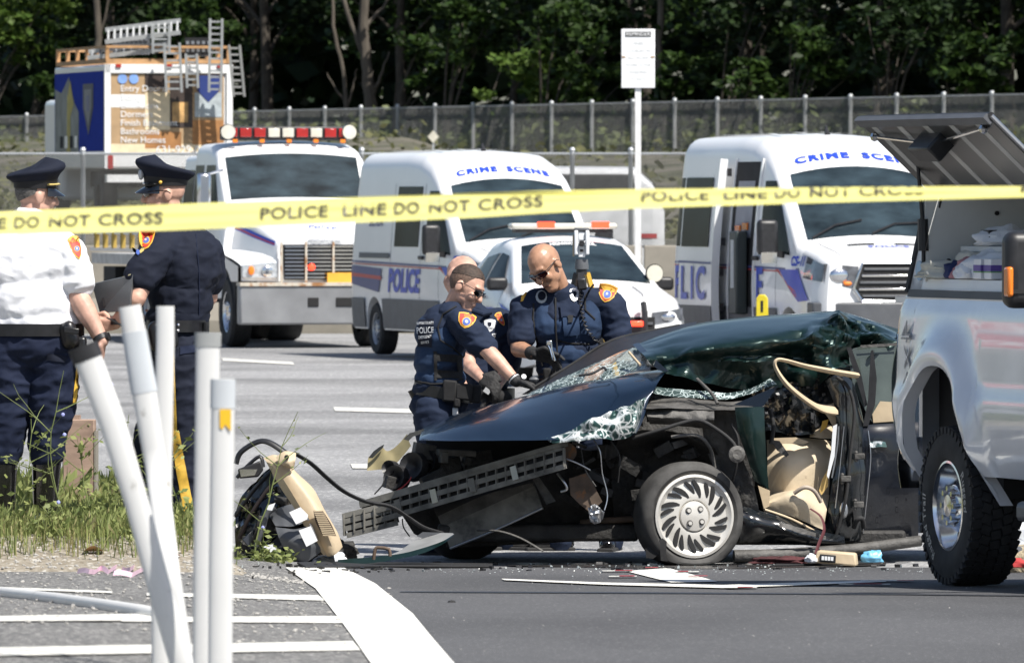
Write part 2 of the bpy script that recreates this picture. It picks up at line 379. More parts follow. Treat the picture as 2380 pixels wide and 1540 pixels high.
# ------------------------------------------------------------------ woods
def leafy(name, base, hi):
    m = mat(name, base, .55, var=.0, spec=.3); N, L, b = nodes_of(m)
    g = N.new('ShaderNodeNewGeometry')
    r = N.new('ShaderNodeValToRGB'); r.color_ramp.elements[0].color = (*base, 1); r.color_ramp.elements[1].color = (*hi, 1)
    L.new(g.outputs['Random Per Island'], r.inputs[0]); L.new(r.outputs[0], b.inputs['Base Color'])
    tr = N.new('ShaderNodeBsdfTranslucent'); L.new(r.outputs[0], tr.inputs[0])
    ms = N.new('ShaderNodeMixShader'); ms.inputs[0].default_value = .3
    out = [k for k in N if k.type == 'OUTPUT_MATERIAL'][0]
    L.new(b.outputs[0], ms.inputs[1]); L.new(tr.outputs[0], ms.inputs[2]); L.new(ms.outputs[0], out.inputs[0]); return m
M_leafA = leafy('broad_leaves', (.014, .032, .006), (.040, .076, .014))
M_leafB = leafy('shaded_leaf_tone', (.007, .018, .005), (.021, .043, .010))  # leaf colours darkened for the wood's shade, kept paler for sunlit clumps
M_leafC = leafy('sunlit_leaf_tone', (.045, .09, .012), (.10, .155, .03))
M_bark = mat('grey_bark', (.085, .072, .058), .9, var=.35, vs=3, bump=.5, bs=12, stretch=(1, 1, .3))
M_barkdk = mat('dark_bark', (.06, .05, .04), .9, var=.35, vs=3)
def leaves(centers, size, rng):             # one four-cornered leaf per centre
    n = len(centers); c = np.asarray(centers)
    a = rng.normal(size=(n, 3)); a[:, 2] *= .45; a /= np.linalg.norm(a, axis=1)[:, None]
    nrm = rng.normal(size=(n, 3)) * .8 + np.array([.1, -.25, .9]); b = np.cross(nrm, a); b /= np.linalg.norm(b, axis=1)[:, None]
    s = (size * rng.uniform(.6, 1.3, n))[:, None]
    v = np.stack([c - a * s * .55, c + b * s * .33 + a * s * .05, c + a * s * .6, c - b * s * .33 + a * s * .05], 1)
    return v.reshape(-1, 3), np.arange(4 * n).reshape(n, 4)
def clumps(rng, cs, rad, per, flat=.6):
    cs = np.asarray(cs); k = rng.integers(0, len(cs), per * len(cs)); d = rng.normal(size=(len(k), 3)); d /= np.linalg.norm(d, axis=1)[:, None]
    d *= (rng.uniform(0, 1, len(k)) ** .45)[:, None]; d[:, 2] *= flat
    rr = np.asarray(rad)[k] if hasattr(rad, '__len__') else np.full(len(k), rad)
    return cs[k] + d * rr[:, None]
E_dir = np.array([.44, -.898]); E_nrm = np.array([.898, .44])
def edge_pt(x, dpt):                        # a point on the wood's edge (abscissa x on the fence) pushed dpt metres into the wood
    return np.array([x, 298.5 - 2.04 * x]) + E_nrm * dpt
def tree(x, dpt, h, r, m, label, seed, trunk=True, zlow=4.0, n=60, tr=.2, mbark=None, lean=0.):
    rng = np.random.default_rng(seed); p = edge_pt(x, dpt); z0 = zg(p[0], p[1])
    root = empty('broadleaf_tree', (p[0], p[1], z0), 0, label, 'tree', 'trees at the edge of the woods'); mb = MB()
    pts = [(lean * h * t + .15 * math.sin(3 * t + seed), 0.1 * math.sin(4 * t + seed * 2), h * .8 * t) for t in np.linspace(0, 1, 9)]
    mb.tube(pts, [tr * (1.25 if i == 0 else 1 - .08 * i) for i in range(9)], 9)
    cs = []
    for k in range(n):
        t = rng.uniform(0, 1); zz = lerp(zlow, h, t ** .9); R0 = r * math.sin(math.pi * min(.97, .22 + .72 * t)) ** .7
        a = rng.uniform(0, 2 * math.pi); q = R0 * rng.uniform(.25, 1) ** .6
        cs.append((q * math.cos(a) + lean * zz, q * math.sin(a), zz))
    for k in range(9):
        c = cs[k]; zb = max(1.5, c[2] - 1.6); mb.tube([(lean * zb, 0, zb), (c[0] * .5 + lean * zb * .4, c[1] * .5, (zb + c[2]) / 2 + .2), c], [tr * .4, tr * .25, .03], 5)
    mb.build('trunk', mbark or M_bark, root)
    L = clumps(rng, cs, rng.uniform(.7, 1.5, n), 60)
    v, f = leaves(L, .34, rng); np_mesh('crown', v, f, m, root)
    return root
rows = [(-27, 6, 13, 4), (-24, 3, 12, 4), (-20.5, 5, 14, 4.5), (-18.2, 2.6, 11, 3.2), (-15.5, 6, 14, 4.5), (-13, 4, 13, 4), (-10.5, 7, 15, 4.5), (-8, 4.5, 13, 4), (-5.2, 7, 15, 4.5),
        (-3, 3.4, 12, 3.6), (-.8, 6, 14, 4.4), (1.2, 3.2, 12, 3.6), (3.2, 6, 14, 4.2), (5, 3.4, 12, 3.5), (6.8, 6.5, 14, 4.4), (8.6, 3.8, 12, 3.8), (10.6, 6, 14, 4.4), (12.6, 3.4, 12, 3.6), (14.6, 6, 14, 4.4), (17, 4, 13, 4), (20, 5, 14, 4.4)]
ORD = 'first second third fourth fifth sixth seventh eighth ninth tenth eleventh twelfth thirteenth fourteenth fifteenth sixteenth seventeenth eighteenth nineteenth twentieth last'.split()
adj = ['broad', 'slim', 'dense', 'loose', 'leaning', 'tall', 'bushy']
for i, (x, d_, h, r) in enumerate(rows):
    u = 1190 + F * x / (298.5 - 2.04 * x)
    pos = 'outside the left edge' if u < 0 else 'outside the right edge' if u > 2380 else None
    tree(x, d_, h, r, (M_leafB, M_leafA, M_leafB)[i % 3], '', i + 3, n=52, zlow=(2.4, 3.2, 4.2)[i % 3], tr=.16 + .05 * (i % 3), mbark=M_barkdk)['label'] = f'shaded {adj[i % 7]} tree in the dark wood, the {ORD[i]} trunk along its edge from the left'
# the pale trunks that stand free of the foliage
def bare_tree(u, x, px, label, forks):
    p = edge_pt(x, .6); z0 = zg(p[0], p[1]); s = p[1] / F
    root = empty('tree', (p[0], p[1], z0), 0, label, 'tree', 'pale trunks at the edge of the woods'); mb = MB()
    for pts, r0, r1 in forks:
        q = [W(a, b, p[1] + c) - Vector((p[0], p[1], z0)) for a, b, c in pts]
        q[0].z = min(q[0].z, q[0].z)
        fine = []
        for i in range(len(q) - 1):
            for t in (0, .25, .5, .75): fine.append(q[i].lerp(q[i + 1], t) + Vector((random.uniform(-.04, .04), 0, 0)))
        fine.append(q[-1]); n = len(fine)
        mb.tube(fine, [lerp(r0, r1, i / (n - 1)) * random.uniform(.93, 1.08) for i in range(n)], 9)
    mb.build('trunk', M_bark, root); return root
def x_of(u):                                # abscissa on the wood's edge seen at column u
    k = (u - 1190) / F; return k * 299 / (1 + 2.04 * k)
t1 = bare_tree(858, x_of(858), 0, 'tallest pale forked trunk left of the leafy middle of the woods', [
    ([(872, 400, 0), (862, 250, 0), (852, 140, 0), (845, 40, 0), (850, -160, 0)], .26, .15), ([(850, 130, 0), (818, 60, .2), (780, -60, .4)], .12, .06), ([(868, 215, 0), (885, 180, -.2), (905, 120, -.3)], .08, .03), ([(850, 60, 0), (890, 20, .2), (930, -60, .3)], .08, .04)])
bare_tree(805, x_of(805), 0, 'thin twin stemmed sapling just left of the pale forked trunk', [([(800, 350, 0), (806, 235, 0), (795, 160, .1), (775, 60, .2), (765, -100, .3)], .1, .05), ([(805, 250, 0), (822, 200, 0), (830, 160, 0)], .05, .02), ([(803, 240, 0), (780, 205, 0), (760, 170, 0)], .05, .02)])
bare_tree(222, x_of(222), 0, 'pale straight trunk rising behind the advertising box truck', [([(222, 400, 0), (220, 200, 0), (228, 90, 0), (218, -100, 0)], .16, .11), ([(226, 110, 0), (245, 50, 0), (260, -40, 0)], .05, .03)])
bare_tree(1532, x_of(1532), 0, 'brown trunk immediately right of the white road sign', [([(1525, 400, 0), (1528, 200, 0), (1534, 60, 0), (1532, -100, 0)], .12, .1)])
v_, f_ = leaves(np.array(WEEDS), .28, np.random.default_rng(4)); tag(np_mesh('roadside_weeds', v_, f_, leafy('roadside_weed_leaves', (.06, .07, .03), (.17, .17, .08))), 'dusty weeds scattered on the bank between the two fences', 'weeds', kind='stuff')
# sunlit saplings and bushes leaning out of the edge
def bush(u, v, r, m, label, seed, dpt=-1.2, n=16, leaf=.3, hang=None):
    x = x_of(u); p = edge_pt(x, dpt); z0 = zg(p[0], p[1]); c = W(u, v, p[1]); rng = np.random.default_rng(seed)
    root = empty('bush', (p[0], p[1], z0), 0, label, 'bush', 'sunlit bushes at the edge of the woods'); mb = MB()
    cs = []
    for k in range(n):
        d = rng.normal(size=3); d /= np.linalg.norm(d); q = rng.uniform(.2, 1) ** .5
        cs.append((c.x - p[0] + d[0] * r * q, d[1] * r * .8 * q, c.z - z0 + d[2] * r * .75 * q))
        if k < 7: mb.tube([(0, 0, 0), (cs[-1][0] * .4, cs[-1][1] * .4, cs[-1][2] * .55), cs[-1]], [.05, .035, .012], 5)
    mb.build('stem', M_barkdk, root)
    v_, f_ = leaves(clumps(rng, cs, rng.uniform(.28, .6, n) * max(1, r / 1.6), 46, .55), leaf, rng); np_mesh('crown', v_, f_, m, root)
bush(60, 50, 2.0, M_leafC, 'bright sunlit bush at the top left corner of the woods', 50, -2, 30)
bush(120, 190, 1.1, M_leafA, 'small green bush behind the left end of the box truck', 51, -1, 12)
bush(470, 60, 1.6, M_leafA, 'dim green bush above the ladders of the box truck', 52, 0, 14)
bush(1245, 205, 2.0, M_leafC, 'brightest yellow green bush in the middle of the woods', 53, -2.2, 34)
bush(1120, 60, 2.1, M_leafA, 'high leafy bush above the brightest bush', 54, -1.5, 30)
bush(1000, 150, 1.5, M_leafA, 'green bush right of the pale forked trunk', 55, -1.5, 20)
bush(1350, 90, 1.9, M_leafA, 'leafy bush left of the white road sign', 56, -1.5, 28)
bush(1400, 210, 1.2, M_leafA, 'low bush left of the white sign post', 57, -1.2, 16)
bush(1600, 190, 1.5, M_leafA, 'rounded dark green bush right of the white sign', 58, -1.0, 20)
bush(1790, 190, 1.5, M_leafA, 'low spreading bush left of the open pickup lid', 59, -1.4, 20)
bush(1930, 130, 1.7, M_leafA, 'leafy bush above the open pickup lid', 60, -1.5, 24)
bush(2120, 70, 1.9, M_leafB, 'dim bush over the right van', 61, -1, 22)
bush(2300, 150, 1.6, M_leafA, 'green bush at the right edge of the woods', 62, -1.3, 22)
bush(1720, 40, 1.6, M_leafB, 'dark bush at the top right of the sign', 63, -.8, 18)
mb = MB(); q = [W(a, b, 286) for a, b in ((1780, 38), (1820, 26), (1860, 20), (1890, 32), (1925, 42))]
mb.tube(q, [.05, .07, .09, .1, .08], 7); mb.tube([q[2], W(1835, 12, 286)], [.06, .02], 6)
tag(mb.build('fallen_branch', M_bark), 'bare grey branch caught in the dark woods at the upper right', 'branch')
# the wood behind, one dark mass of large leaf sprays, and the grass bank under the far fence
rng = np.random.default_rng(5); n = 16000
xx = rng.uniform(-40, 30, n); dd = rng.uniform(9, 15, n); pp = np.stack([xx, 298.5 - 2.04 * xx], 1) + dd[:, None] * E_nrm
v_, f_ = leaves(np.column_stack([pp, rng.uniform(4, 20, n)]), 1.5, rng)
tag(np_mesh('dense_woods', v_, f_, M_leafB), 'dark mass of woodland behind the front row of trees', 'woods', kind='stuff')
n = 14000; xx = rng.uniform(-24, 20, n); dd = rng.uniform(-1.4, 1.2, n); pp = np.stack([xx, 296.5 - 2.04 * xx], 1) + dd[:, None] * E_nrm
hh = np.abs(rng.normal(0, .55, n)) * (.5 + .9 * np.array([noise.noise(Vector((a * .35, 3, 0))) + .5 for a in xx]))
v_, f_ = leaves(np.column_stack([pp, 3.55 + np.clip(hh, 0, 1.8)]), .3, rng)
tag(np_mesh('undergrowth', v_, f_, leafy('dusty_weed_leaves', (.07, .095, .03), (.16, .19, .07))), 'weedy green undergrowth seen through the far fence', 'undergrowth', kind='stuff')
# ------------------------------------------------------------------ vehicles
KEYS = ('zb', 'wb', 'wt', 'zt', 'r', 'belt', 'crown')
class Hull:                                 # a lofted body: sections across x, curved sides, rounded shoulders
    def __init__(s, st, arches=(), ar=.42, az=.36):
        st = sorted(st); s.xs = [k[0] for k in st]; s.p = {n: [k[1][i] for k in st] for i, n in enumerate(KEYS)}
        s.arches, s.ar, s.az = arches, ar, az
    def at(s, x):
        d = {n: interp(x, s.xs, v) for n, v in s.p.items()}
        for a in s.arches:
            if abs(x - a) < s.ar: d['zb'] = max(d['zb'], s.az + math.sqrt(s.ar ** 2 - (x - a) ** 2))
        return d
    def yz(s, d, z):
        if z > d['belt']: return d['wb'] - (d['wb'] - d['wt']) * ((z - d['belt']) / max(.01, d['zt'] - d['belt'])) ** 1.5
        return d['wb'] * (1 - .05 * ((d['belt'] - z) / max(.01, d['belt'] - .2)) ** 2)
    def section(s, x):
        d = s.at(x); zs = max(d['zb'] + .02, d['zt'] - d['r']); out = [(0, d['zb'])]
        out += [(s.yz(d, d['zb'] + (zs - d['zb']) * t), d['zb'] + (zs - d['zb']) * t) for t in (0, .12, .25, .37, .5, .62, .75, .87, 1)]
        y1 = out[-1][0]; rr = min(d['r'], y1 * .8); rz = d['zt'] - zs
        out += [(y1 - rr + rr * math.cos(a), zs + rz * math.sin(a)) for a in (.35, .7, 1.05, 1.3, 1.57)]
        out += [((y1 - rr) * f, d['zt'] + d['crown'] * (1 - f * f)) for f in (.66, .33, 0)]
        return out
    def mb(s, extra=()):
        xs = set(s.xs) | set(extra)
        for a in s.arches: xs |= {a + s.ar * k for k in (-1.001, -.98, -.9, -.75, -.5, -.25, 0, .25, .5, .75, .9, .98, 1.001)}
        xs |= set(np.linspace(min(s.xs), max(s.xs), 26)); xs = sorted(x for x in xs if min(s.xs) <= x <= max(s.xs)); m = MB(); n = None; vs = []
        for x in xs:
            h = s.section(x); ring = [(x, y, z) for y, z in h] + [(x, -y, z) for y, z in h[-2:0:-1]]; n = len(ring); vs += ring
        fs = [(i * n + k, i * n + (k + 1) % n, (i + 1) * n + (k + 1) % n, (i + 1) * n + k)[::-1] for i in range(len(xs) - 1) for k in range(n)]
        fs += [tuple(range(n)), tuple(range((len(xs) - 1) * n, len(xs) * n))[::-1]]
        return m.add(vs, fs)
    def side(s, x, z, sd, e=.008): return Vector((x, sd * (s.yz(s.at(x), z) + e), z))
    def top(s, x, f, e=.008):               # f = -1..1 across the flat top
        d = s.at(x); zs = d['zt'] - d['r']; y1 = s.yz(d, zs) - min(d['r'], .8 * s.yz(d, zs))
        d2 = s.at(x + .02); sl = (d2['zt'] - d['zt']) / .02; k = math.sqrt(1 + sl * sl)
        return Vector((x - sl / k * e, f * y1, d['zt'] + d['crown'] * (1 - f * f) + e / k))
    def side_patch(s, q, sd, e=.008, n=8, th=.006):
        q = [Vector((a, b)) for a, b in q]
        def fn(u, v):
            p = q[0].lerp(q[1], u).lerp(q[3].lerp(q[2], u), v); return s.side(p.x, p.y, sd, e)
        m = MB(); m.grid(fn, n, n); return m
    def top_patch(s, x0, x1, f0, f1, e=.008, n=10, f0b=None, f1b=None):
        m = MB(); f0b = f0 if f0b is None else f0b; f1b = f1 if f1b is None else f1b
        m.grid(lambda u, v: s.top(lerp(x0, x1, u), lerp(lerp(f0, f0b, u), lerp(f1, f1b, u), v), e), n, n); return m
def put(name, front, theta, label, cat, group=None):
    """vehicle whose front centre touches the ground point front and which heads towards the viewer, turned theta to the right"""
    return empty(name, front, math.atan2(-math.cos(theta), math.sin(theta)), label, cat, group)
def wheel(root, x, y, r, wd, rimr, rim_mat=None, name='wheel', spokes=True):
    sd = 1 if y > 0 else -1; ax = (0, sd, 0); mb = MB()
    pr = [(rimr * .98, -wd * .45), (rimr * 1.08, -wd / 2), (r * .93, -wd / 2), (r, -wd * .36), (r, wd * .36), (r * .93, wd / 2), (rimr * 1.08, wd / 2), (rimr * .98, wd * .45)]
    mb.lathe(pr, (x, y, r), ax, 36); w_ = mb.build(name, M_rubber, root)
    mb = MB(); mb.lathe([(rimr, wd * .44), (rimr * .93, wd * .40), (rimr * .86, wd * .22), (rimr * .5, wd * .28), (rimr * .36, wd * .40), (rimr * .12, wd * .42), (.001, wd * .42)], (x, y, r), ax, 30)
    for k in range(8):
        a = 2 * math.pi * k / 8; mb.ball((x + rimr * .42 * math.cos(a), y + sd * wd * .40, r + rimr * .42 * math.sin(a)), .022, 6)
    mb.build('rim', rim_mat or M_steel, w_)
    mb = MB()
    for k in range(8):
        a = 2 * math.pi * (k + .5) / 8; mb.disc((x + rimr * .68 * math.cos(a), y + sd * wd * .262, r + rimr * .68 * math.sin(a)), ax, rimr * .11, 10, .012)
    mb.build('vent_hole', M_dark, w_); return w_
def stripe_letters(h, root, s, size, x, z, sd, m, shear=.15, sx=1.0, name='lettering', bold=.012):
    o = text_mb(s, size, None, lambda a, b: h.side(x + a * sx, z + b, sd, .012), shear=shear, bold=bold).build(name, m, root, smooth=0); return o

def make_van(root, open_door, ids, text_w):
    st = [(0.0, (.42, .84, .80, 1.30, .08, .75, .02)), (-.06, (.36, .90, .84, 1.34, .10, .75, .03)), (-.25, (.34, .96, .86, 1.39, .12, .8, .04)), (-.75, (.34, 1.0, .88, 1.46, .12, .9, .05)),
          (-.9, (.34, 1.01, .92, 1.50, .12, .95, .06)), (-1.75, (.34, 1.02, .90, 2.22, .13, 1.0, .10)), (-1.98, (.34, 1.02, .89, 2.40, .16, 1.0, .10)), (-2.3, (.34, 1.02, .88, 2.56, .2, 1.0, .08)), (-2.8, (.34, 1.02, .87, 2.68, .22, 1.0, .05)),
          (-3.4, (.34, 1.02, .87, 2.71, .22, 1.0, .04)), (-5.8, (.34, 1.02, .87, 2.71, .22, 1.0, .04)), (-5.95, (.36, 1.0, .85, 2.66, .2, 1.0, .03))]
    h = Hull(st, (-.98, -4.73), .44, .34)
    h.mb().build('body', M_white, root, smooth=32)
    h.top_patch(-.93, -1.80, -.97, .97, .010).build('windshield', M_windshield, root)
    mb = MB()
    for f in (-.9, -.05): mb.tube([h.top(-.93, f, .03), h.top(-1.05, f + .35, .035), h.top(-1.10, f + .75, .03)], .012, 5)
    mb.build('wiper', M_blackplastic, root)
    for sd in (-1, 1):
        mb = h.side_patch([(-1.05, 1.36), (-2.2, 1.44), (-2.2, 2.20), (-1.80, 2.20)], sd); mb.build('door_window', M_glass, root)
        if open_door and sd < 0:
            h.side_patch([(-5.10, 1.44), (-5.88, 1.44), (-5.88, 2.24), (-5.10, 2.24)], sd).build('side_window', M_glass, root)
            # the slid open door, hung outside the body, and the dark doorway it leaves
            d = empty_part = None
            mb = MB(); mb.grid(lambda a, b: h.side(lerp(-3.55, -4.98, a), lerp(.42, 2.45, b), sd, .10), 4, 14, .09); dr = mb.build('sliding_door', M_white, root); h.side_patch([(-3.72, 1.44), (-4.9, 1.44), (-4.9, 2.24), (-3.72, 2.24)], sd, .203).build('side_window', M_glass, dr); h.side_patch([(-3.55, 1.24), (-4.98, 1.25), (-4.98, 1.275), (-3.55, 1.265)], sd, .203).build('side_stripe', M_navyvinyl, dr); h.side_patch([(-3.55, .44), (-4.98, .44), (-4.98, .76), (-3.55, .76)], sd, .203).build('lower_cladding', M_greyplastic, dr)
            for zz in (.75, 1.15, 1.5, 1.95, 2.3): MB().box(h.side(-3.56, zz, sd, .07) + Vector((.02, 0, 0)), (.02, .05, .09)).build('door_latch', M_blackplastic, dr)
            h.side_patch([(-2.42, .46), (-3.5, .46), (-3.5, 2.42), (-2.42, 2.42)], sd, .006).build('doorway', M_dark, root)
            mb = MB()
            for a, b in ((-2.42, -2.36), (-3.5, -3.46)): mb.grid(lambda u, v: h.side(lerp(a, b, u), lerp(.42, 2.46, v), sd, .022), 2, 14, .02)
            mb.build('door_frame', M_white, root)
            g = mat('grey_seat_fabric', (.16, .17, .19), .8); mb = MB(); mb.grid(lambda u, v: h.side(lerp(-2.6, -3.3, u), lerp(1.55, 2.2, v), sd, .012), 3, 5); mb.build('interior_panel', mat('pale_interior_trim', (.3, .31, .34), .7), root)
            mb = MB(); mb.box(h.side(-2.75, 1.15, sd, .09), (.30, .14, .95)); b_ = mb.build('equipment_case', mat('dark_case', (.03, .04, .04), .5), root, bevel=.02)
            mb = MB(); mb.box(h.side(-2.75, 1.25, sd, .165), (.14, .01, .55)); mb.build('case_label', mat('pale_label', (.4, .43, .45), .5), b_)
            mb = MB(); mb.box(h.side(-2.8, 1.68, sd, .03), (.2, .02, .08)); mb.box(h.side(-3.1, 1.66, sd, .03), (.2, .02, .06)); mb.build('warning_strip', M_amber, root)
            mb = MB(); mb.box(h.side(-2.8, 1.52, sd, .05), (.26, .02, .12)); mb.build('blue_strip', M_blue, root)
        else:
            h.side_patch([(-2.55, 1.46), (-3.75, 1.46), (-3.75, 2.26), (-2.55, 2.26)], sd).build('side_window', M_glass, root)
            mb = MB()
            for a in (-2.42, -3.92): mb.grid(lambda u, v: h.side(a + .012 * u, lerp(.5, 2.3, v), sd, .004), 1, 12)
            mb.build('door_seam', mat('seam_shadow_gap', (.2, .2, .21), .8), root)
            if sd < 0: h.side_patch([(-3.95, 1.30), (-5.5, 1.30), (-5.5, 1.37), (-3.95, 1.37)], sd, .015).build('slide_rail', M_greyplastic, root)
        # grey lower cladding, thin red and blue lines, big lettering
        for a, b in ((-1.44, -4.27), (-5.19, -5.9)): h.side_patch([(a, .36), (b, .36), (b, .76), (a, .76)], sd, .02).build('lower_cladding', M_greyplastic, root)
        h.side_patch([(-.75, 1.19), (-5.9, 1.24), (-5.9, 1.265), (-.75, 1.215)], sd, .010).build('side_stripe', M_navyvinyl, root)
        h.side_patch([(-.75, 1.165), (-5.9, 1.215), (-5.9, 1.23), (-.75, 1.18)], sd, .010).build('side_stripe', M_redv, root)
        for q, m in (([(-.3, .86), (-.62, .84), (-1.35, 1.2), (-.75, 1.2)], M_blue), ([(-.62, .84), (-.72, .96), (-1.50, 1.2), (-1.38, 1.2)], M_redv)):
            h.side_patch(q, sd, .013).build('swoosh', m, root)
        if sd < 0 and not open_door:
            h.side_patch([(-4.3, 1.16), (-5.9, 1.20), (-5.9, .95), (-4.45, .84)], sd, .012).build('swoosh', M_navyvinyl, root); h.side_patch([(-4.3, 1.06), (-5.9, 1.10), (-5.9, 1.05), (-4.3, 1.01)], sd, .015).build('swoosh', M_redv, root)
        if open_door and sd < 0:
            for ch, xx in zip('POLICE', (-5.70, -5.28, -4.72, -4.36, -3.98, -2.15)):
                e_ = .207 if ch in 'LIC' else .012
                text_mb(ch, .52, None, lambda a, b: h.side(xx + a * 1.15, 1.0 + b, sd, e_), bold=.016).build('lettering', M_blue, root, smooth=0)
        else:
            stripe_letters(h, root, 'POLICE', .42, -3.2, .99, sd, M_blue, sx=1.15 * (1 if sd < 0 else -1), bold=.016)
            stripe_letters(h, root, 'SECTION', .17, -4.75, 1.78, sd, M_navyvinyl, 0, 1 if sd < 0 else -1, bold=.004)
        stripe_letters(h, root, ids, .15, -.78, 1.29, sd, M_blue, 0, 1 if sd < 0 else -1, bold=.006)
        mb = MB(); c = h.side(-1.25, 1.56, sd, .23); mb.box(c, (.13, .24, .40)); mi = mb.build('wing_mirror', M_blackplastic, root, bevel=.05, seg=3)
        mb = MB(); mb.bar(h.side(-1.3, 1.36, sd, -.02), c - Vector((0, 0, .17)), .09, .07); mb.build('mirror_arm', M_blackplastic, mi)
        mb = MB(); mb.box(c + Vector((.07, 0, -.23)), (.03, .18, .12)); mb.build('mirror_lamp', M_chrome, mi)
        for a in (-1.5,): mb = MB(); mb.grid(lambda u, v: h.side(a + .010 * u, lerp(.78, 1.34, v), sd, .004), 1, 8); mb.build('door_seam', mat('seam_shadow_gap', (.2, .2, .21), .8), root)
        mb = MB(); mb.grid(lambda u, v: h.top(lerp(-.1, -.85, u), sd * (.86 + .012 * v), .004), 8, 1); mb.build('hood_seam', mat('seam_shadow_gap', (.2, .2, .21), .8), root)
        mb = MB(); mb.box(h.side(-2.28, 1.32, sd, .03), (.2, .04, .05)); mb.build('door_handle', M_blackplastic, root, bevel=.01)
        # headlight wrapping the corner
        mb = MB(); mb.grid(lambda u, v: (lambda p: p)(h.side(lerp(-.05, -.55, u), lerp(1.07 + .04 * u, 1.26 + .09 * u, v), sd, .014)), 8, 5); hl = mb.build('headlight_corner', mat('smoked_lens', (.12, .13, .15), .08, .2, var=.4, vs=9, coat=1), root)
        mb = MB(); mb.grid(lambda u, v: Vector((.012 - .05 * u * u, sd * lerp(.48, .86, u), lerp(1.00 + .03 * u, 1.24 + .03 * u, v))), 8, 5, .03, (-1, 0, 0)); hl = mb.build('headlight', mat('smoked_lens', (.12, .13, .15), .08, .2, var=.4, vs=9, coat=1), root)
        mb = MB(); mb.ball((-.005, sd * .60, 1.05), (.03, .06, .03), 8); mb.build('turn_lamp', M_amber, hl)
        mb = MB(); mb.ball((-.005, sd * .70, 1.14), (.035, .12, .085), 12); mb.build('lamp_reflector', M_chrome, hl)
    # dark wheel arches and wheels
    for a in (-.98, -4.73):
        mb = MB(); mb.box((a, 0, .55), (.80, 1.7, .5)); mb.build('wheel_well', M_dark, root)
        for sd in (-1, 1): wheel(root, a, sd * .88, .35, .24, .22, M_steel)
    # grille with bars
    mb = MB(); pts = [(-.42, .86), (-.52, 1.00), (-.42, 1.27), (.42, 1.27), (.52, 1.00), (.42, .86)]
    mb.prism([(.012, y, z) for y, z in pts], (.012, 0, 0)); gr = mb.build('grille', M_dark, root)
    for k in range(5):
        z = .91 + .075 * k; wd = 2 * interp(z, [.86, 1.00, 1.27], [.41, .49, .40]); mb = MB(); mb.box((.03, 0, z), (.02, wd, .028)); mb.build('grille_bar', M_chrome if k in (1, 3) else M_greyplastic, gr, bevel=.006)
    mb = MB(); fr = [(.032, y * 1.04, 1.06 + (z - 1.06) * 1.06) for y, z in pts]; mb.tube(fr + [fr[0]], .018, 6); mb.build('grille_frame', M_chrome, gr)
    mb = MB(); mb.grid(lambda u, v: Vector((.07 - .16 * abs(2 * u - 1) ** 3, lerp(-.98, .98, u), lerp(.30, .84, v))), 16, 4, .25, (-1, 0, 0)); bp = mb.build('front_bumper', M_greyplastic, root, bevel=.02)
    mb = MB(); mb.box((.08, 0, .46), (.02, 1.1, .12)); mb.build('bumper_intake', M_dark, bp)
    h.top_patch(-.55, -.62, -.55, -.15, .012, 3).build('hood_vent', M_dark, root); h.top_patch(-.55, -.62, .15, .55, .012, 3).build('hood_vent', M_dark, root)
    for s, sz, x, z_, mm in (('CRIME SCENE', .20, -1.97, .10 if open_door else 0., M_blue),):
        for wd_, dx in zip(s.split(), (-.42, .40)): text_mb(wd_, sz, None, lambda a, b: h.top(x - b * .70, z_ + (a + dx) * text_w * .86, .010), spacing=1.2, bold=.009).build('roof_lettering', mm, root, smooth=0)
    text_mb('POLICE', .17, None, lambda a, b: h.top(-.40 - b * .95, a * .95, .012), spacing=1.2, bold=.004).build('hood_lettering', M_blue, root, smooth=0)
    mb = MB(); mb.tube([h.top(-2.9, 0, 0), h.top(-2.97, 0, .10)], [.035, .012], 8); mb.build('roof_antenna', M_blackplastic, root)
    for k in range(4): h.top_patch(-3.0, -5.6, -.8 + .42 * k, -.72 + .42 * k, .018, 6).build('roof_rib', M_white, root)
    return h
r1 = put('crime_scene_van', (.42, 111.8, zg(.4, 111.8)), R(16), 'white high roof police van with closed doors between the rescue truck and patrol car', 'van', 'white crime scene vans')
make_van(r1, False, 'CS-2', 1.32)
r2 = put('crime_scene_van', (4.33, 96.2, zg(4.33, 96.2)), R(14), 'white high roof police van with its sliding door open, behind the silver pickup', 'van', 'white crime scene vans')
make_van(r2, True, 'CS-11', 1.52)
# yellow numbered marker hanging at the open van door
mk = empty('evidence_marker', W(1771, 742, 96.9), R(-10), 'yellow tent marker with black number one hanging at the open van door', 'marker')
mb = MB(); mb.prism([(-.07, 0, .0), (.07, 0, .0), (.065, 0, .24), (.03, 0, .28), (-.03, 0, .28), (-.065, 0, .24)], (0, .03, 0)); mb.build('plate', mat('marker_yellow', (.75, .6, .03), .5), mk, bevel=.008)
text_mb('1', .17, plane_m((0, -.004, .14), (1, 0, 0), (0, 0, 1)), bold=.006).build('number', M_blackplastic, mk, smooth=0)

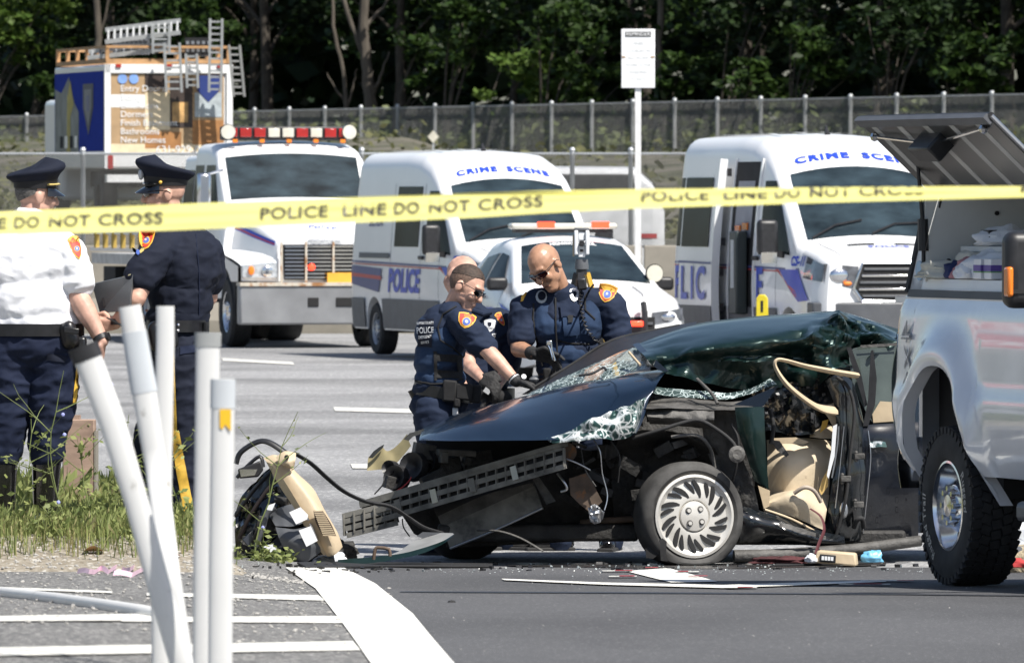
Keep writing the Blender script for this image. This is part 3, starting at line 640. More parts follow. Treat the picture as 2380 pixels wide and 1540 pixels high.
def patrol_car():
    X, Y = 1.09, 96.8
    root = put('patrol_car', (X, Y, .035), R(11), 'white police patrol car with push bumper and lit roof lights', 'car')
    st = [(0.0, (.34, .80, .72, .84, .10, .6, .02)), (-.10, (.24, .88, .78, .92, .12, .62, .03)), (-.4, (.2, .95, .82, 1.0, .12, .7, .04)), (-1.0, (.2, .97, .84, 1.07, .1, .75, .05)), (-1.25, (.2, .97, .80, 1.12, .1, .8, .05)),
          (-2.15, (.2, .97, .63, 1.56, .12, .88, .06)), (-2.7, (.2, .97, .62, 1.64, .14, .9, .05)), (-3.3, (.2, .97, .62, 1.60, .14, .9, .05)), (-4.3, (.2, .97, .74, 1.18, .12, .9, .04)), (-5.0, (.24, .94, .80, 1.12, .1, .85, .03)), (-5.1, (.4, .9, .8, 1.08, .1, .8, .02))]
    h = Hull(st, (-.95, -3.85), .40, .34); h.mb().build('body', M_white, root)
    h.top_patch(-1.27, -2.13, -.98, .98, .008).build('windshield', M_windshield, root)
    h.top_patch(-3.4, -4.2, -.95, .95, .008).build('rear_window', M_glass, root)
    text_mb('HIGHWAY PATROL', .10, None, lambda a, b: h.top(-2.07 - b * .9, a, .012), bold=.004).build('windshield_lettering', M_white, root, smooth=0)
    for sd in (-1, 1):
        h.side_patch([(-1.65, 1.08), (-2.62, 1.08), (-2.55, 1.48), (-2.20, 1.45)], sd, n=8).build('door_window', M_glass, root)
        h.side_patch([(-2.70, 1.08), (-3.75, 1.10), (-3.35, 1.42), (-2.63, 1.48)], sd, n=8).build('door_window', M_glass, root)
        h.side_patch([(-.30, .62), (-.75, .80), (-1.55, .92), (-1.3, .84)], sd, .012).build('swoosh', M_blue, root)
        h.side_patch([(-.5, .60), (-.8, .72), (-1.45, .80), (-1.35, .74)], sd, .014).build('swoosh', M_redv, root)
        text_mb('POLICE', .34, None, lambda a, b: h.side(-2.6 + a * (1.25 if sd < 0 else -1.25), .72 + b, sd, .012), shear=.15, bold=.012).build('lettering', M_blue, root, smooth=0)
        mb = MB(); c = h.side(-1.62, 1.13, sd, .12); mb.box(c, (.1, .24, .15)); mi = mb.build('wing_mirror', M_blackplastic, root, bevel=.04, seg=3)
        mb = MB(); mb.grid(lambda u, v: h.side(lerp(-.08, -.42, u), lerp(.70 + .03 * u, .84 + .08 * u, v), sd, .012), 8, 4); mb.build('headlight', M_lens, root)
        mb = MB(); mb.grid(lambda u, v: Vector((.014 - .11 * u ** 3, sd * lerp(.50, .87, u), lerp(.70 + .03 * u, .82 + .05 * u, v))), 8, 4, .03, (-1, 0, 0)); fl = mb.build('headlight', MATS['smoked_lens'], root); MB().ball((.0, sd * .68, .77), (.035, .09, .045), 10).build('lamp_reflector', M_chrome, fl)
        mb = MB(); mb.grid(lambda u, v: h.side(-1.62 + .012 * u, lerp(.3, 1.05, v), sd, .004), 1, 8); mb.grid(lambda u, v: h.side(-2.66 + .012 * u, lerp(.3, 1.05, v), sd, .004), 1, 8); o_ = mb.build('door_seam', MATS['seam_shadow_gap'], root); o_['kind'] = 'stuff'; MB().box(h.side(-2.5, .98, sd, .02), (.2, .03, .04)).build('door_handle', M_greyplastic, root, bevel=.008)
        for a in (-.95, -3.85): wheel(root, a, sd * .84, .345, .22, .22, M_steel)
    # spotlight, light bar with lit lamps, push bumper with a lit red lamp
    c = h.side(-1.5, 1.19, 1, .02) + Vector((.12, 0, .06)); mb = MB(); mb.lathe([(.001, -.10), (.06, -.09), (.105, -.01), (.108, .02)], c, (1, .1, 0), 18); sp = mb.build('spotlight', M_blackplastic, root)
    mb = MB(); mb.disc(c + Vector((.022, .002, 0)), (1, .1, 0), .098, 18, .02); mb.build('spotlight_lens', M_clearlens, sp)
    mb = MB(); mb.bar(c, h.side(-1.5, 1.12, 1, 0), .03, .03); mb.build('spotlight_arm', M_blackplastic, sp)
    lb = MB().box((-2.65, 0, 1.785), (.26, 1.25, .07)).build('light_bar', M_clearlens, root, bevel=.03)
    MB().box((-2.65, 0, 1.735), (.2, 1.15, .05)).build('light_bar_base', M_blackplastic, lb)
    for y, m in ((-.22, M_redlit), (.42, M_redlit)): MB().box((-2.52, y, 1.80), (.03, .2, .07)).build('flashing_lamp', m, lb)
    mb = MB(); mb.box((.0, 0, .56), (.04, 1.05, .42)); gr = mb.build('grille', M_dark, root)
    mb = MB()
    for z in (.42, .7): mb.box((.025, 0, z), (.02, 1.0, .03))
    mb.build('grille_bar', M_greyplastic, gr)
    MB().box((.05, 0, .36), (.06, .52, .16)).build('number_plate', mat('pale_plate', (.5, .5, .46), .5), gr)
    for y in (-.38, .38):
        mb = MB(); mb.tube([(.10, y, .25), (.15, y, .4), (.15, y, .82), (.08, y, .93)], .035, 8); pb = mb.build('push_bumper', M_blackplastic, root)
    MB().bar((.15, -.38, .62), (.15, .38, .62), .05, .12).build('push_bumper_bar', M_blackplastic, root)
    MB().box((.2, .27, .70), (.04, .16, .06)).build('flashing_lamp', M_redlit, root, bevel=.01)
    mb = MB(); mb.grid(lambda u, v: h.top(lerp(-.3, -1.0, u), -.62 + .03 * v, .004), 6, 1); mb.grid(lambda u, v: h.top(lerp(-.3, -1.0, u), .59 + .03 * v, .004), 6, 1); mb.build('hood_seam', MATS['seam_shadow_gap'], root)
patrol_car()

def rescue_truck():
    X, Y = -2.77, 123.0
    root = put('rescue_truck', (X, Y, zg(X, Y)), R(14), 'white heavy police rescue truck with red light bar and flat bed', 'truck')
    st = [(-1.25, (.8, 1.12, 1.0, 2.02, .1, 1.4, .03)), (-1.35, (.7, 1.16, 1.06, 2.1, .1, 1.4, .04)), (-1.82, (.7, 1.18, 1.08, 2.74, .12, 1.5, .06)), (-1.98, (.7, 1.18, 1.06, 2.86, .16, 1.5, .06)), (-2.4, (.7, 1.18, 1.06, 2.93, .16, 1.5, .05)), (-3.25, (.7, 1.18, 1.06, 2.93, .16, 1.5, .05)), (-3.35, (.7, 1.14, 1.04, 2.78, .1, 1.5, .03)), (-4.2, (.7, 1.14, 1.04, 2.76, .1, 1.5, .03))]
    h = Hull(st); h.mb().build('cab', M_white, root)
    h.top_patch(-1.36, -1.81, -1.0, 1.0, .01).build('windshield', M_windshield, root)
    hh = Hull([(-.0, (.9, .62, .58, 1.52, .1, 1.2, .03)), (-.1, (.9, .66, .62, 1.60, .12, 1.2, .04)), (-.6, (.9, .82, .74, 1.80, .14, 1.3, .05)), (-1.3, (.9, 1.0, .86, 2.02, .14, 1.4, .05))])
    hh.mb().build('hood', M_white, root)
    for sd in (-1, 1):
        mb = MB(); mb.grid(lambda u, v: (lambda a, b: Vector((.02 - .10 * b ** 2 - 1.75 * a, sd * (lerp(.55, 1.16, b) - .06 * (1 - a) ** 3), lerp(1.36 + .28 * a, 1.24 + .16 * a, b) - .07 * (1 - a) ** 6)))(u, v), 10, 6); mb.build('fender', M_white, root)
        mb = MB(); mb.grid(lambda u, v: Vector((.02 - .10 * u ** 2, sd * (lerp(.55, 1.10, u)), lerp(.96, lerp(1.29, 1.17, u), v))), 8, 4, .05, (-1, 0, 0)); mb.build('fender_front', M_white, root)
        mb = MB(); mb.grid(lambda u, v: (lambda a: Vector((-.08 - 1.67 * a, sd * 1.155, lerp(max(.95, .52 + math.sqrt(max(0, .62 ** 2 - (1.67 * a - .95) ** 2))), 1.17 + .23 * a, v))))(u), 24, 4); mb.build('fender_side', M_white, root)
        mb = MB(); mb.grid(lambda u, v: Vector((.045 - .10 * u ** 2, sd * lerp(.60, 1.10, u), lerp(1.0, 1.24 - .05 * u, v))), 8, 4, .04, (-1, 0, 0)); hl = mb.build('headlight', M_lens, root, bevel=.01)
        MB().ball((.0, sd * .98, 1.11), (.03, .05, .07), 8).build('turn_lamp', M_amber, hl)
        MB().ball((.035, sd * .75, 1.10), (.02, .09, .08), 10).build('lamp_reflector', M_chrome, hl)
        h.side_patch([(-1.55, 1.95), (-2.45, 1.85), (-2.45, 2.62), (-1.88, 2.62)], sd).build('door_window', M_glass, root)
        h.side_patch([(-2.65, 1.85), (-3.2, 1.85), (-3.2, 2.62), (-2.65, 2.62)], sd).build('crew_window', M_glass, root)
        h.side_patch([(-3.45, 1.85), (-4.1, 1.85), (-4.1, 2.55), (-3.45, 2.55)], sd).build('crew_window', M_glass, root)
        mb = MB(); mb.grid(lambda u, v: hh.side(lerp(-.05, -1.28, u), lerp(1.46 + .24 * u, 1.53 + .26 * u, v), sd, .012), 8, 2); mb.build('hood_stripe', M_blue, root)
        mb = MB(); mb.grid(lambda u, v: hh.side(lerp(-.05, -1.28, u), lerp(1.475 + .245 * u, 1.495 + .25 * u, v), sd, .016), 8, 2); mb.build('hood_stripe', M_redv, root)
        mb = MB(); c = h.side(-1.45, 2.25, sd, .30); mb.box(c, (.12, .2, .5)); mi = mb.build('wing_mirror', M_chrome, root, bevel=.04)
        MB().tube([h.side(-1.6, 2.55, sd, 0), c + Vector((0, 0, .22)), c - Vector((0, 0, .22)), h.side(-1.6, 1.95, sd, 0)], .02, 6).build('mirror_arm', M_chrome, mi)
        wheel(root, -1.05, sd * .98, .51, .30, .30, M_chrome)
        for x in (-6.6, -7.9): wheel(root, x, sd * .92, .51, .5, .29, M_steel)
        MB().box((-1.05, sd * .9, .9), (1.1, .4, .5)).build('wheel_well', M_dark, root)
        mb = MB(); mb.lathe([(.001, -.14), (.08, -.12), (.115, -.02), (.115, .02)], (-1.95, sd * .90, 3.10), (1, sd * .15, .05), 18); sp = mb.build('spotlight', M_chrome, root)
        MB().disc((-1.93, sd * .90, 3.10), (1, sd * .15, .05), .105, 18, .03).build('spotlight_lens', M_clearlens, sp)
    # grille, bars, lamp, plate, bumper
    mb = MB(); mb.prism([(.02, -.50, .98), (.02, .50, .98), (.02, .54, 1.48), (.02, -.54, 1.48)], (.02, 0, 0)); gr = mb.build('grille', M_dark, root)
    for k in range(9): MB().box((.05, 0, 1.01 + .055 * k), (.02, 1.0, .022)).build('grille_bar', M_chrome, gr)
    rust = mat('rusty_white_rail', (.55, .5, .42), .6, var=.2, col2=(.3, .14, .05), c2s=6, c2t=.5)
    for y in (-.56, -.2, .2, .52): MB().bar((.10, y, .93), (.10, y, 1.52), .03, .03).build('brush_guard_bar', rust, root)
    MB().ball((.12, -.12, 1.16), (.03, .05, .05), 10).build('flashing_lamp', M_redlit, root)
    pl = MB().box((.14, .28, .98), (.02, .36, .2)).build('number_plate', mat('orange_plate', (.75, .4, .05), .5), root)
    bp = MB().box((.10, 0, .62), (.22, 2.38, .56)).build('front_bumper', mat('scuffed_steel', (.27, .275, .285), .45, .4, var=.2, vs=2), root, bevel=.03)
    MB().box((.10, 0, .915), (.26, 2.38, .05)).build('bumper_step', rust, bp)
    for y, wd in ((-.12, .16), (.42, .42)): MB().box((.215, y, .66), (.02, wd, .13)).build('bumper_slot', M_dark, bp, bevel=.02)
    text_mb('Police', .22, None, lambda a, b: hh.top(-.30 - b * .9, a * 1.45 + .2, .015), shear=.4).build('hood_lettering', M_blue, root, smooth=0)
    text_mb('FREIGHTLINER', .075, plane_m((.022, .1, 1.55), (0, 1, 0), (-.2, 0, 1)), bold=.002).build('maker_badge', M_steel, root, smooth=0)
    lb = MB().box((-2.15, 0, 3.08), (.3, 1.9, .2)).build('light_bar', M_blackplastic, root, bevel=.02)
    for k, m in enumerate((M_redlens, M_redlens, M_redlens, M_clearlens, M_clearlens, M_redlens, M_clearlens, M_redlens, M_redlens)):
        MB().box((-1.99, -.84 + .21 * k, 3.09), (.05, .17, .13)).build('lamp', m, lb, bevel=.01)
    for k in range(5): MB().box((-1.93, -.8 + .4 * k, 2.97), (.05, .07, .05)).build('marker_lamp', M_amber, root)
    # flat bed with rails and hanging chains
    MB().box((-7.5, 0, 1.22), (6.2, 2.4, .16)).build('flat_bed', mat('bed_steel', (.5, .5, .5), .5, .3, var=.2), root)
    for sd in (-1, 1):
        mb = MB(); mb.box((-7.5, sd * 1.2, 1.62), (6.2, .04, .06)); mb.box((-7.5, sd * 1.2, 1.36), (6.2, .05, .05)); mb.build('bed_rail', M_white, root)
        for k in range(9): MB().box((-4.7 - .68 * k, sd * 1.21, 1.5), (.12, .06, .24)).build('chain_strap', mat('dirty_yellow_strap', (.35, .24, .05), .8, var=.3), root)
        MB().box((-9.2, sd * 1.05, .85), (.9, .3, .5)).build('tool_box', M_dark, root); MB().box((-5.3, sd * 1.05, .8), (1.3, .3, .55)).build('tool_box', M_dark, root)
    MB().box((-5.5, 0, .75), (9, .9, .3)).build('chassis', M_dark, root)
rescue_truck()

def box_truck():
    th = R(14.5); Y = 158.0; s = F / Y
    c = W(392, 460, Y); root = empty('box_truck', (c.x, c.y, 1.75), th, 'contractor box truck with house and kitchen advertising and ladders on its roof', 'truck')
    # local x right across the rear, y away from the viewer (the truck's nose), z up
    z = lambda v: H - (v - VH) * Y / F - 1.75
    w2, L, zt, zb = 1.2, 4.6, z(150), z(392)
    MB().box((0, L / 2, (zt + zb) / 2), (2 * w2, L, zt - zb)).build('box_body', M_white, root, bevel=.04)
    side = MB(); x = -w2 - .006
    MB().poly([(x, .05, zb + .32), (x, L - .05, zb + .32), (x, L - .05, zt - .12), (x, .05, zt - .12)]).build('side_panel', mat('royal_blue_print', (.02, .045, .33), .8, var=.1, spec=.1), root)
    mh = mat('printed_house_yellow', (.42, .33, .05), .5, var=.2); mgr = mat('printed_house_grey', (.18, .19, .18), .5, var=.4, vs=3)
    x -= .004; pn = lambda pts, m, nm, e=0: MB().poly([(x - e, y, zb + .32 + q * (zt - zb - .44)) for y, q in pts]).build(nm, m, root)
    pn([(4.5, 0), (2.3, 0), (2.3, .5), (2.7, .62), (3.2, .95), (3.9, .75), (4.5, .8)], mgr, 'printed_house')
    pn([(3.4, 0), (3.05, 0), (3.05, .45), (2.75, .6), (3.05, .9), (3.35, .7)], mh, 'printed_house', .004)
    for k in range(4): pn([(2.4 + .45 * k, .05), (2.65 + .45 * k, .05), (2.65 + .45 * k, .2), (2.4 + .45 * k, .2)], M_dark if k % 2 else M_white, 'printed_window', .008)
    pn([(1.9, .85), (.95, .85), (.95, .55), (1.4, .2), (1.9, .55)], mat('printed_shield_dark', (.04, .045, .08), .5), 'printed_shield', .004)
    pn([(1.75, .78), (1.1, .78), (1.1, .55), (1.4, .32), (1.75, .55)], mat('printed_shield_grey', (.2, .2, .22), .5), 'printed_shield', .008)
    pn([(1.55, .70), (1.3, .70), (1.3, .5), (1.55, .5)], M_navyvinyl, 'printed_shield', .012)
    # rear face print: kitchen photograph in patches, list of trades
    y = -.008; D0, D1 = -w2 + .12, w2 - .16; zz0, zz1 = z(345), z(172)
    rr = lambda a0, a1, b0, b1, m, nm, e=0: MB().poly([(lerp(D0, D1, a0), y - e, lerp(zz0, zz1, b0)), (lerp(D0, D1, a1), y - e, lerp(zz0, zz1, b0)), (lerp(D0, D1, a1), y - e, lerp(zz0, zz1, b1)), (lerp(D0, D1, a0), y - e, lerp(zz0, zz1, b1))]).build(nm, m, root)
    tan = mat('printed_tan', (.40, .27, .15), .6, var=.3, vs=2); wood = mat('printed_cabinet_orange', (.36, .17, .06), .6, var=.3, vs=3); cream = mat('printed_cream', (.75, .62, .42), .5, var=.12); dk = mat('printed_dark_wood', (.05, .035, .03), .5, var=.3)
    rr(0, 1, 0, 1, tan, 'rear_print'); rr(0, .35, .55, .72, M_white, 'rear_print', .003); rr(.3, .52, .25, .75, cream, 'rear_print', .006); rr(.3, .62, .0, .22, wood, 'rear_print', .006); rr(.0, .9, -.06, .06, cream, 'rear_print', .004)
    rr(.52, .72, .28, .95, dk, 'rear_print', .009); rr(.54, .68, .35, .62, mat('printed_amber', (.5, .3, .12), .5, var=.5, vs=6), 'rear_print', .012); rr(.72, 1.0, .05, .38, wood, 'rear_print', .006); rr(.74, .98, .42, .75, mat('printed_grey_blue', (.4, .45, .48), .5, var=.3), 'rear_print', .008); rr(.3, .5, .82, 1, dk, 'rear_print', .01)
    MB().prism([(lerp(D0, D1, a), y - .014, lerp(zz0, zz1, b)) for a, b in ((.76, .98), (.96, .98), (.96, .78), (.86, .62), (.76, .78))], (0, -.004, 0)).build('printed_shield', M_navyvinyl, root)
    for a in (.10, .2): MB().disc((lerp(D0, D1, a), y - .012, lerp(zz0, zz1, .93)), (0, -1, 0), .09, 16, .006).build('printed_badge', mat('printed_sky_blue', (.2, .35, .7), .5), root)
    for k, t in enumerate(('Entry Doors', 'Siding', 'Extensions', 'Dormers', 'Finish Basement', 'Bathrooms', 'New Homes')):
        text_mb(t, .165, plane_m((lerp(D0, D1, .08), y - .018, lerp(zz0, zz1, .80 - .115 * k)), (1, 0, 0), (0, 0, 1)), align='LEFT').build('rear_lettering', M_white, root, smooth=0)
    text_mb('631-929-0630', .2, plane_m((lerp(D0, D1, .66), y - .018, lerp(zz0, zz1, -.02)), (1, 0, 0), (0, 0, 1))).build('rear_lettering', M_white, root, smooth=0)
    for xx in (-w2 + .05, w2 - .06): MB().box((xx, -.02, (zt + zb) / 2), (.11, .05, zt - zb)).build('rear_frame', M_white, root)
    MB().box((0, -.02, zt - .08), (2.4, .05, .16)).build('rear_frame', M_white, root)
    for xx in (-.95, 0, .95): MB().box((xx, -.06, zt - .03), (.1, .03, .06)).build('marker_lamp', M_redlens, root)
    MB().box((0, .1, zb - .18), (2.3, .2, .14)).build('rear_bumper', M_white, root); MB().box((-1.1, -.03, zb + .12), (.10, .05, .25)).build('tail_lamp', M_redlens, root)
    MB().box((0, 2.6, .75), (1.0, 5, .3)).build('chassis', M_dark, root)
    MB().box((0, L + .9, 1.3), (2.1, 1.7, 1.9)).build('cab', M_white, root, bevel=.1)
    for xx in (-.95, .95):
        for yy in (1.1, 5.4): MB().lathe([(.2, -.14), (.42, -.14), (.45, -.1), (.45, .1), (.42, .14), (.2, .14)], (xx, yy, .45), (1, 0, 0), 20).build('wheel', M_rubber, root)
    # orange roof rail, then ladders and crates on it
    org = mat('orange_rail_paint', (.42, .24, .11), .6, var=.2)
    mb = MB()
    for xx in (-w2 + .06, w2 - .06): mb.box((xx, L / 2, zt + .32), (.05, L, .05)); mb.box((xx, L / 2, zt + .06), (.06, L, .08))
    for yy in (.05, L - .05): mb.box((0, yy, zt + .32), (2.3, .05, .05)); mb.box((0, yy, zt + .06), (2.3, .06, .08))
    mb.build('roof_rack', org, root)
    for xx in (-w2 + .06, w2 - .06):
        for k in range(6): MB().box((xx, .05 + k * (L - .1) / 5, zt + .18), (.07, .07, .3)).build('rack_post', org, root)
    return root, zt, z
bt, zt_, zf_ = box_truck()
def ladder(name, label, a, b, wdir, width, rungs, m):
    a, b, wv = Vector(a), Vector(b), Vector(wdir).normalized() * width / 2
    root = empty(name, a, 0, label, 'ladder', 'ladders on the box truck')
    for sgn in (-1, 1): MB().bar(a + wv * sgn, b + wv * sgn, .045, .08).build('rail', m, root, world=True)
    for k in range(rungs):
        p = a.lerp(b, (k + .5) / rungs); MB().bar(p - wv, p + wv, .035, .035).build('rung', m, root, world=True)
Yb = 157.6
lad = mat('ladder_aluminium', (.40, .41, .41), .4, .4)
ladder('ladder', 'tallest silver ladder standing upright above the right of the box truck', W(500, 215, Yb), W(503, 44, Yb), (1, 0, 0), .22, 12, lad)
ladder('ladder', 'silver ladder hanging down the middle of the box truck rear', W(405, 215, Yb), W(400, 100, Yb), (1, 0, 0), .28, 7, lad)
ladder('ladder', 'silver ladder leaning outward at the right corner of the box truck', W(556, 225, Yb), W(545, 105, Yb), (1, .2, 0), .2, 8, mat('dull_ladder', (.3, .3, .29), .5, .4))
ladder('ladder', 'silver ladder hanging beside the shield print of the box truck', W(448, 205, Yb), W(445, 125, Yb), (1, 0, 0), .2, 6, lad)
ladder('ladder', 'long silver ladder lying along the pile on the truck roof', W(245, 84, Yb + .5), W(420, 62, Yb + .5), (0, .5, 1), .25, 12, lad)
ladder('ladder', 'short silver ladder lying flat behind the orange rack posts', W(205, 128, Yb + .6), W(390, 108, Yb + .6), (0, 1, .3), .4, 10, lad)
ladder('ladder', 'silver extension ladder standing in the middle of the roof pile', W(375, 125, Yb + .3), W(375, 58, Yb + .3), (1, 0, 0), .3, 5, lad)
def crate(label, u0, u1, v0, v1, d, m, slats):
    p0, p1 = W(u0, v1, Yb + d), W(u1, v0, Yb + d); root = empty('crate', ((p0.x + p1.x) / 2, p0.y, p0.z), 0, label, 'crate', 'crates on the box truck roof')
    wd, hh = p1.x - p0.x, p1.z - p0.z
    MB().box((0, .3, hh / 2), (wd, .6, hh)).build('side_wall', m, root)
    for k in range(slats):
        for j in range(2): MB().box((-wd / 2 + wd * (k + .5) / slats, -.01, hh * (.3 + .42 * j)), (wd / slats * .55, .03, hh * .18)).build('slot', M_alu, root)
crate('wide dark slotted crate on the left of the truck roof pile', 262, 345, 78, 126, .9, M_greyplastic, 8)
crate('dark slotted crate on the right of the truck roof pile', 430, 492, 88, 130, .8, M_blackplastic, 5)
for q, l in (((565, 0), ''),): pass

def white_suv():
    Y = 146.0; c = W(1440, 460, Y)
    root = empty('utility_vehicle', (c.x, c.y, zg(c.x, c.y) - .45), math.pi, 'pale utility vehicle with ribbed dark side window behind the concrete barrier', 'car')
    # heads to the image left (local x = image left)
    z0 = H - OFF[root].z; st = [(-.75, (.3, .8, .75, 1.5, .1, 1, .02)), (-.55, (.3, .9, .75, 1.95, .12, 1, .03)), (-.25, (.3, .9, .72, z0 + .5, .14, 1, .03)), (2.6, (.3, .9, .72, z0 + .52, .14, 1, .03)), (3.3, (.3, .9, .8, 1.75, .12, 1, .03)), (4.4, (.3, .88, .8, 1.55, .12, 1, .03)), (4.5, (.4, .85, .8, 1.3, .1, 1, .02))]
    M_pale = mat('pale_grey_paint', (.6, .61, .63), .4, coat=.2)
    h = Hull(st, (.3, 3.6), .42, .36); h.mb().build('body', M_pale, root)
    for k in range(7): h.side_patch([(-.25, z0 + .07 + .045 * k), (1.25, z0 + .07 + .045 * k), (1.25, z0 + .10 + .045 * k), (-.2, z0 + .10 + .045 * k)], 1, .02, 6).build('window_louvre', M_blackplastic, root)
    h.side_patch([(-.3, z0 + .03), (1.3, z0 + .03), (1.3, z0 + .40), (-.2, z0 + .40)], 1, .01).build('side_window', mat('dull_dark_glass', (.06, .06, .06), .3), root)
    h.side_patch([(-.62, z0 - .68), (-.35, z0 - .68), (-.35, z0 - .60), (-.62, z0 - .60)], 1, .01, 3).build('tail_lamp', M_redlens, root)
    for x in (.3, 3.6):
        for sd in (-1, 1): wheel(root, x, sd * .8, .36, .22, .22)
white_suv()

# road signs
M_sign = mat('white_sign_sheeting', (.84, .85, .86), .5, var=.02)
c = W(1483, 350, 128.0); sg = empty('road_sign', (c.x, c.y, zg(c.x, c.y)), 0, 'tall white reminder sign of many text lines on a white post', 'sign')
zz = lambda v: H - (v - VH) * 128 / F - OFF[sg].z
MB().box((0, .05, zz(205) / 2), (.09, .06, zz(205))).build('post', mat('white_post', (.7, .7, .7), .5), sg)
MB().box((0, 0, (zz(68) + zz(205)) / 2), (.50, .02, zz(68) - zz(205))).build('panel', M_sign, sg, bevel=.008)
MB().box((0, -.014, zz(80)), (.38, .006, .075)).build('header', mat('black_print', (.04, .04, .04), .5), sg)
text_mb('REMINDER', .075, plane_m((0, -.02, zz(80)), (1, 0, 0), (0, 0, 1))).build('lettering', M_sign, sg, smooth=0)
for k, t in enumerate(('FINES', 'DOUBLED IN', 'ALL WORK', 'WORK ZONE', 'SPEEDING', 'TICKETS')):
    text_mb(t, .062, plane_m((0, -.014, zz(102 + 16.5 * k)), (1, 0, 0), (0, 0, 1))).build('lettering', mat('faded_print', (.5, .52, .52), .6), sg, smooth=0)
for sx in (-1, 1): MB().box((sx * .215, -.014, zz(133)), (.05, .006, .02)).build('rust_mark', mat('rust_stain', (.35, .2, .08), .8), sg)
c = W(-20, 190, 120); s2 = empty('road_sign', (c.x, c.y, 0), 0, 'edge of a white road sign at the left border of the view', 'sign')
MB().box((0, .03, 1.4), (.08, .05, 2.8)).build('post', M_galv, s2); MB().box((-.05, 0, H + (460 - 188) * 120 / F), (.31, .02, .48)).build('panel', M_sign, s2, bevel=.02)
c = W(1007, 318, 255); s3 = empty('diamond_sign', (c.x, c.y, zg(c.x, c.y)), 0, 'small pale diamond sign beyond the left van roof', 'sign')
hz = c.z - OFF[s3].z; MB().prism([(0, 0, hz - .19), (.17, 0, hz), (0, 0, hz + .19), (-.17, 0, hz)], (0, .02, 0)).build('panel', mat('pale_diamond', (.6, .57, .48), .6), s3); MB().box((0, .03, hz / 2), (.05, .04, hz)).build('post', M_galv, s3)
# red wrong way sign that stands outside the view on the left and mirrors in the pickup's paint
c = Vector((-8.2, 56.0, 0)); s4 = empty('wrong_way_sign', c, R(37), 'red and white wrong way sign outside the left border, mirrored in the silver pickup', 'sign')
MB().box((0, .04, 1.5), (.06, .05, 3.0)).build('post', M_galv, s4); MB().box((0, 0, 2.3), (1.2, .02, .8)).build('panel', M_sign, s4); MB().box((0, -.014, 2.3), (1.13, .006, .73)).build('red_field', mat('sign_red', (.5, .02, .03), .5), s4)
for t, z in (('WRONG', 2.45), ('WAY', 2.13)): text_mb(t, .32, plane_m((0, -.02, z), (1, 0, 0), (0, 0, 1)), bold=.01).build('lettering', M_sign, s4, smooth=0)
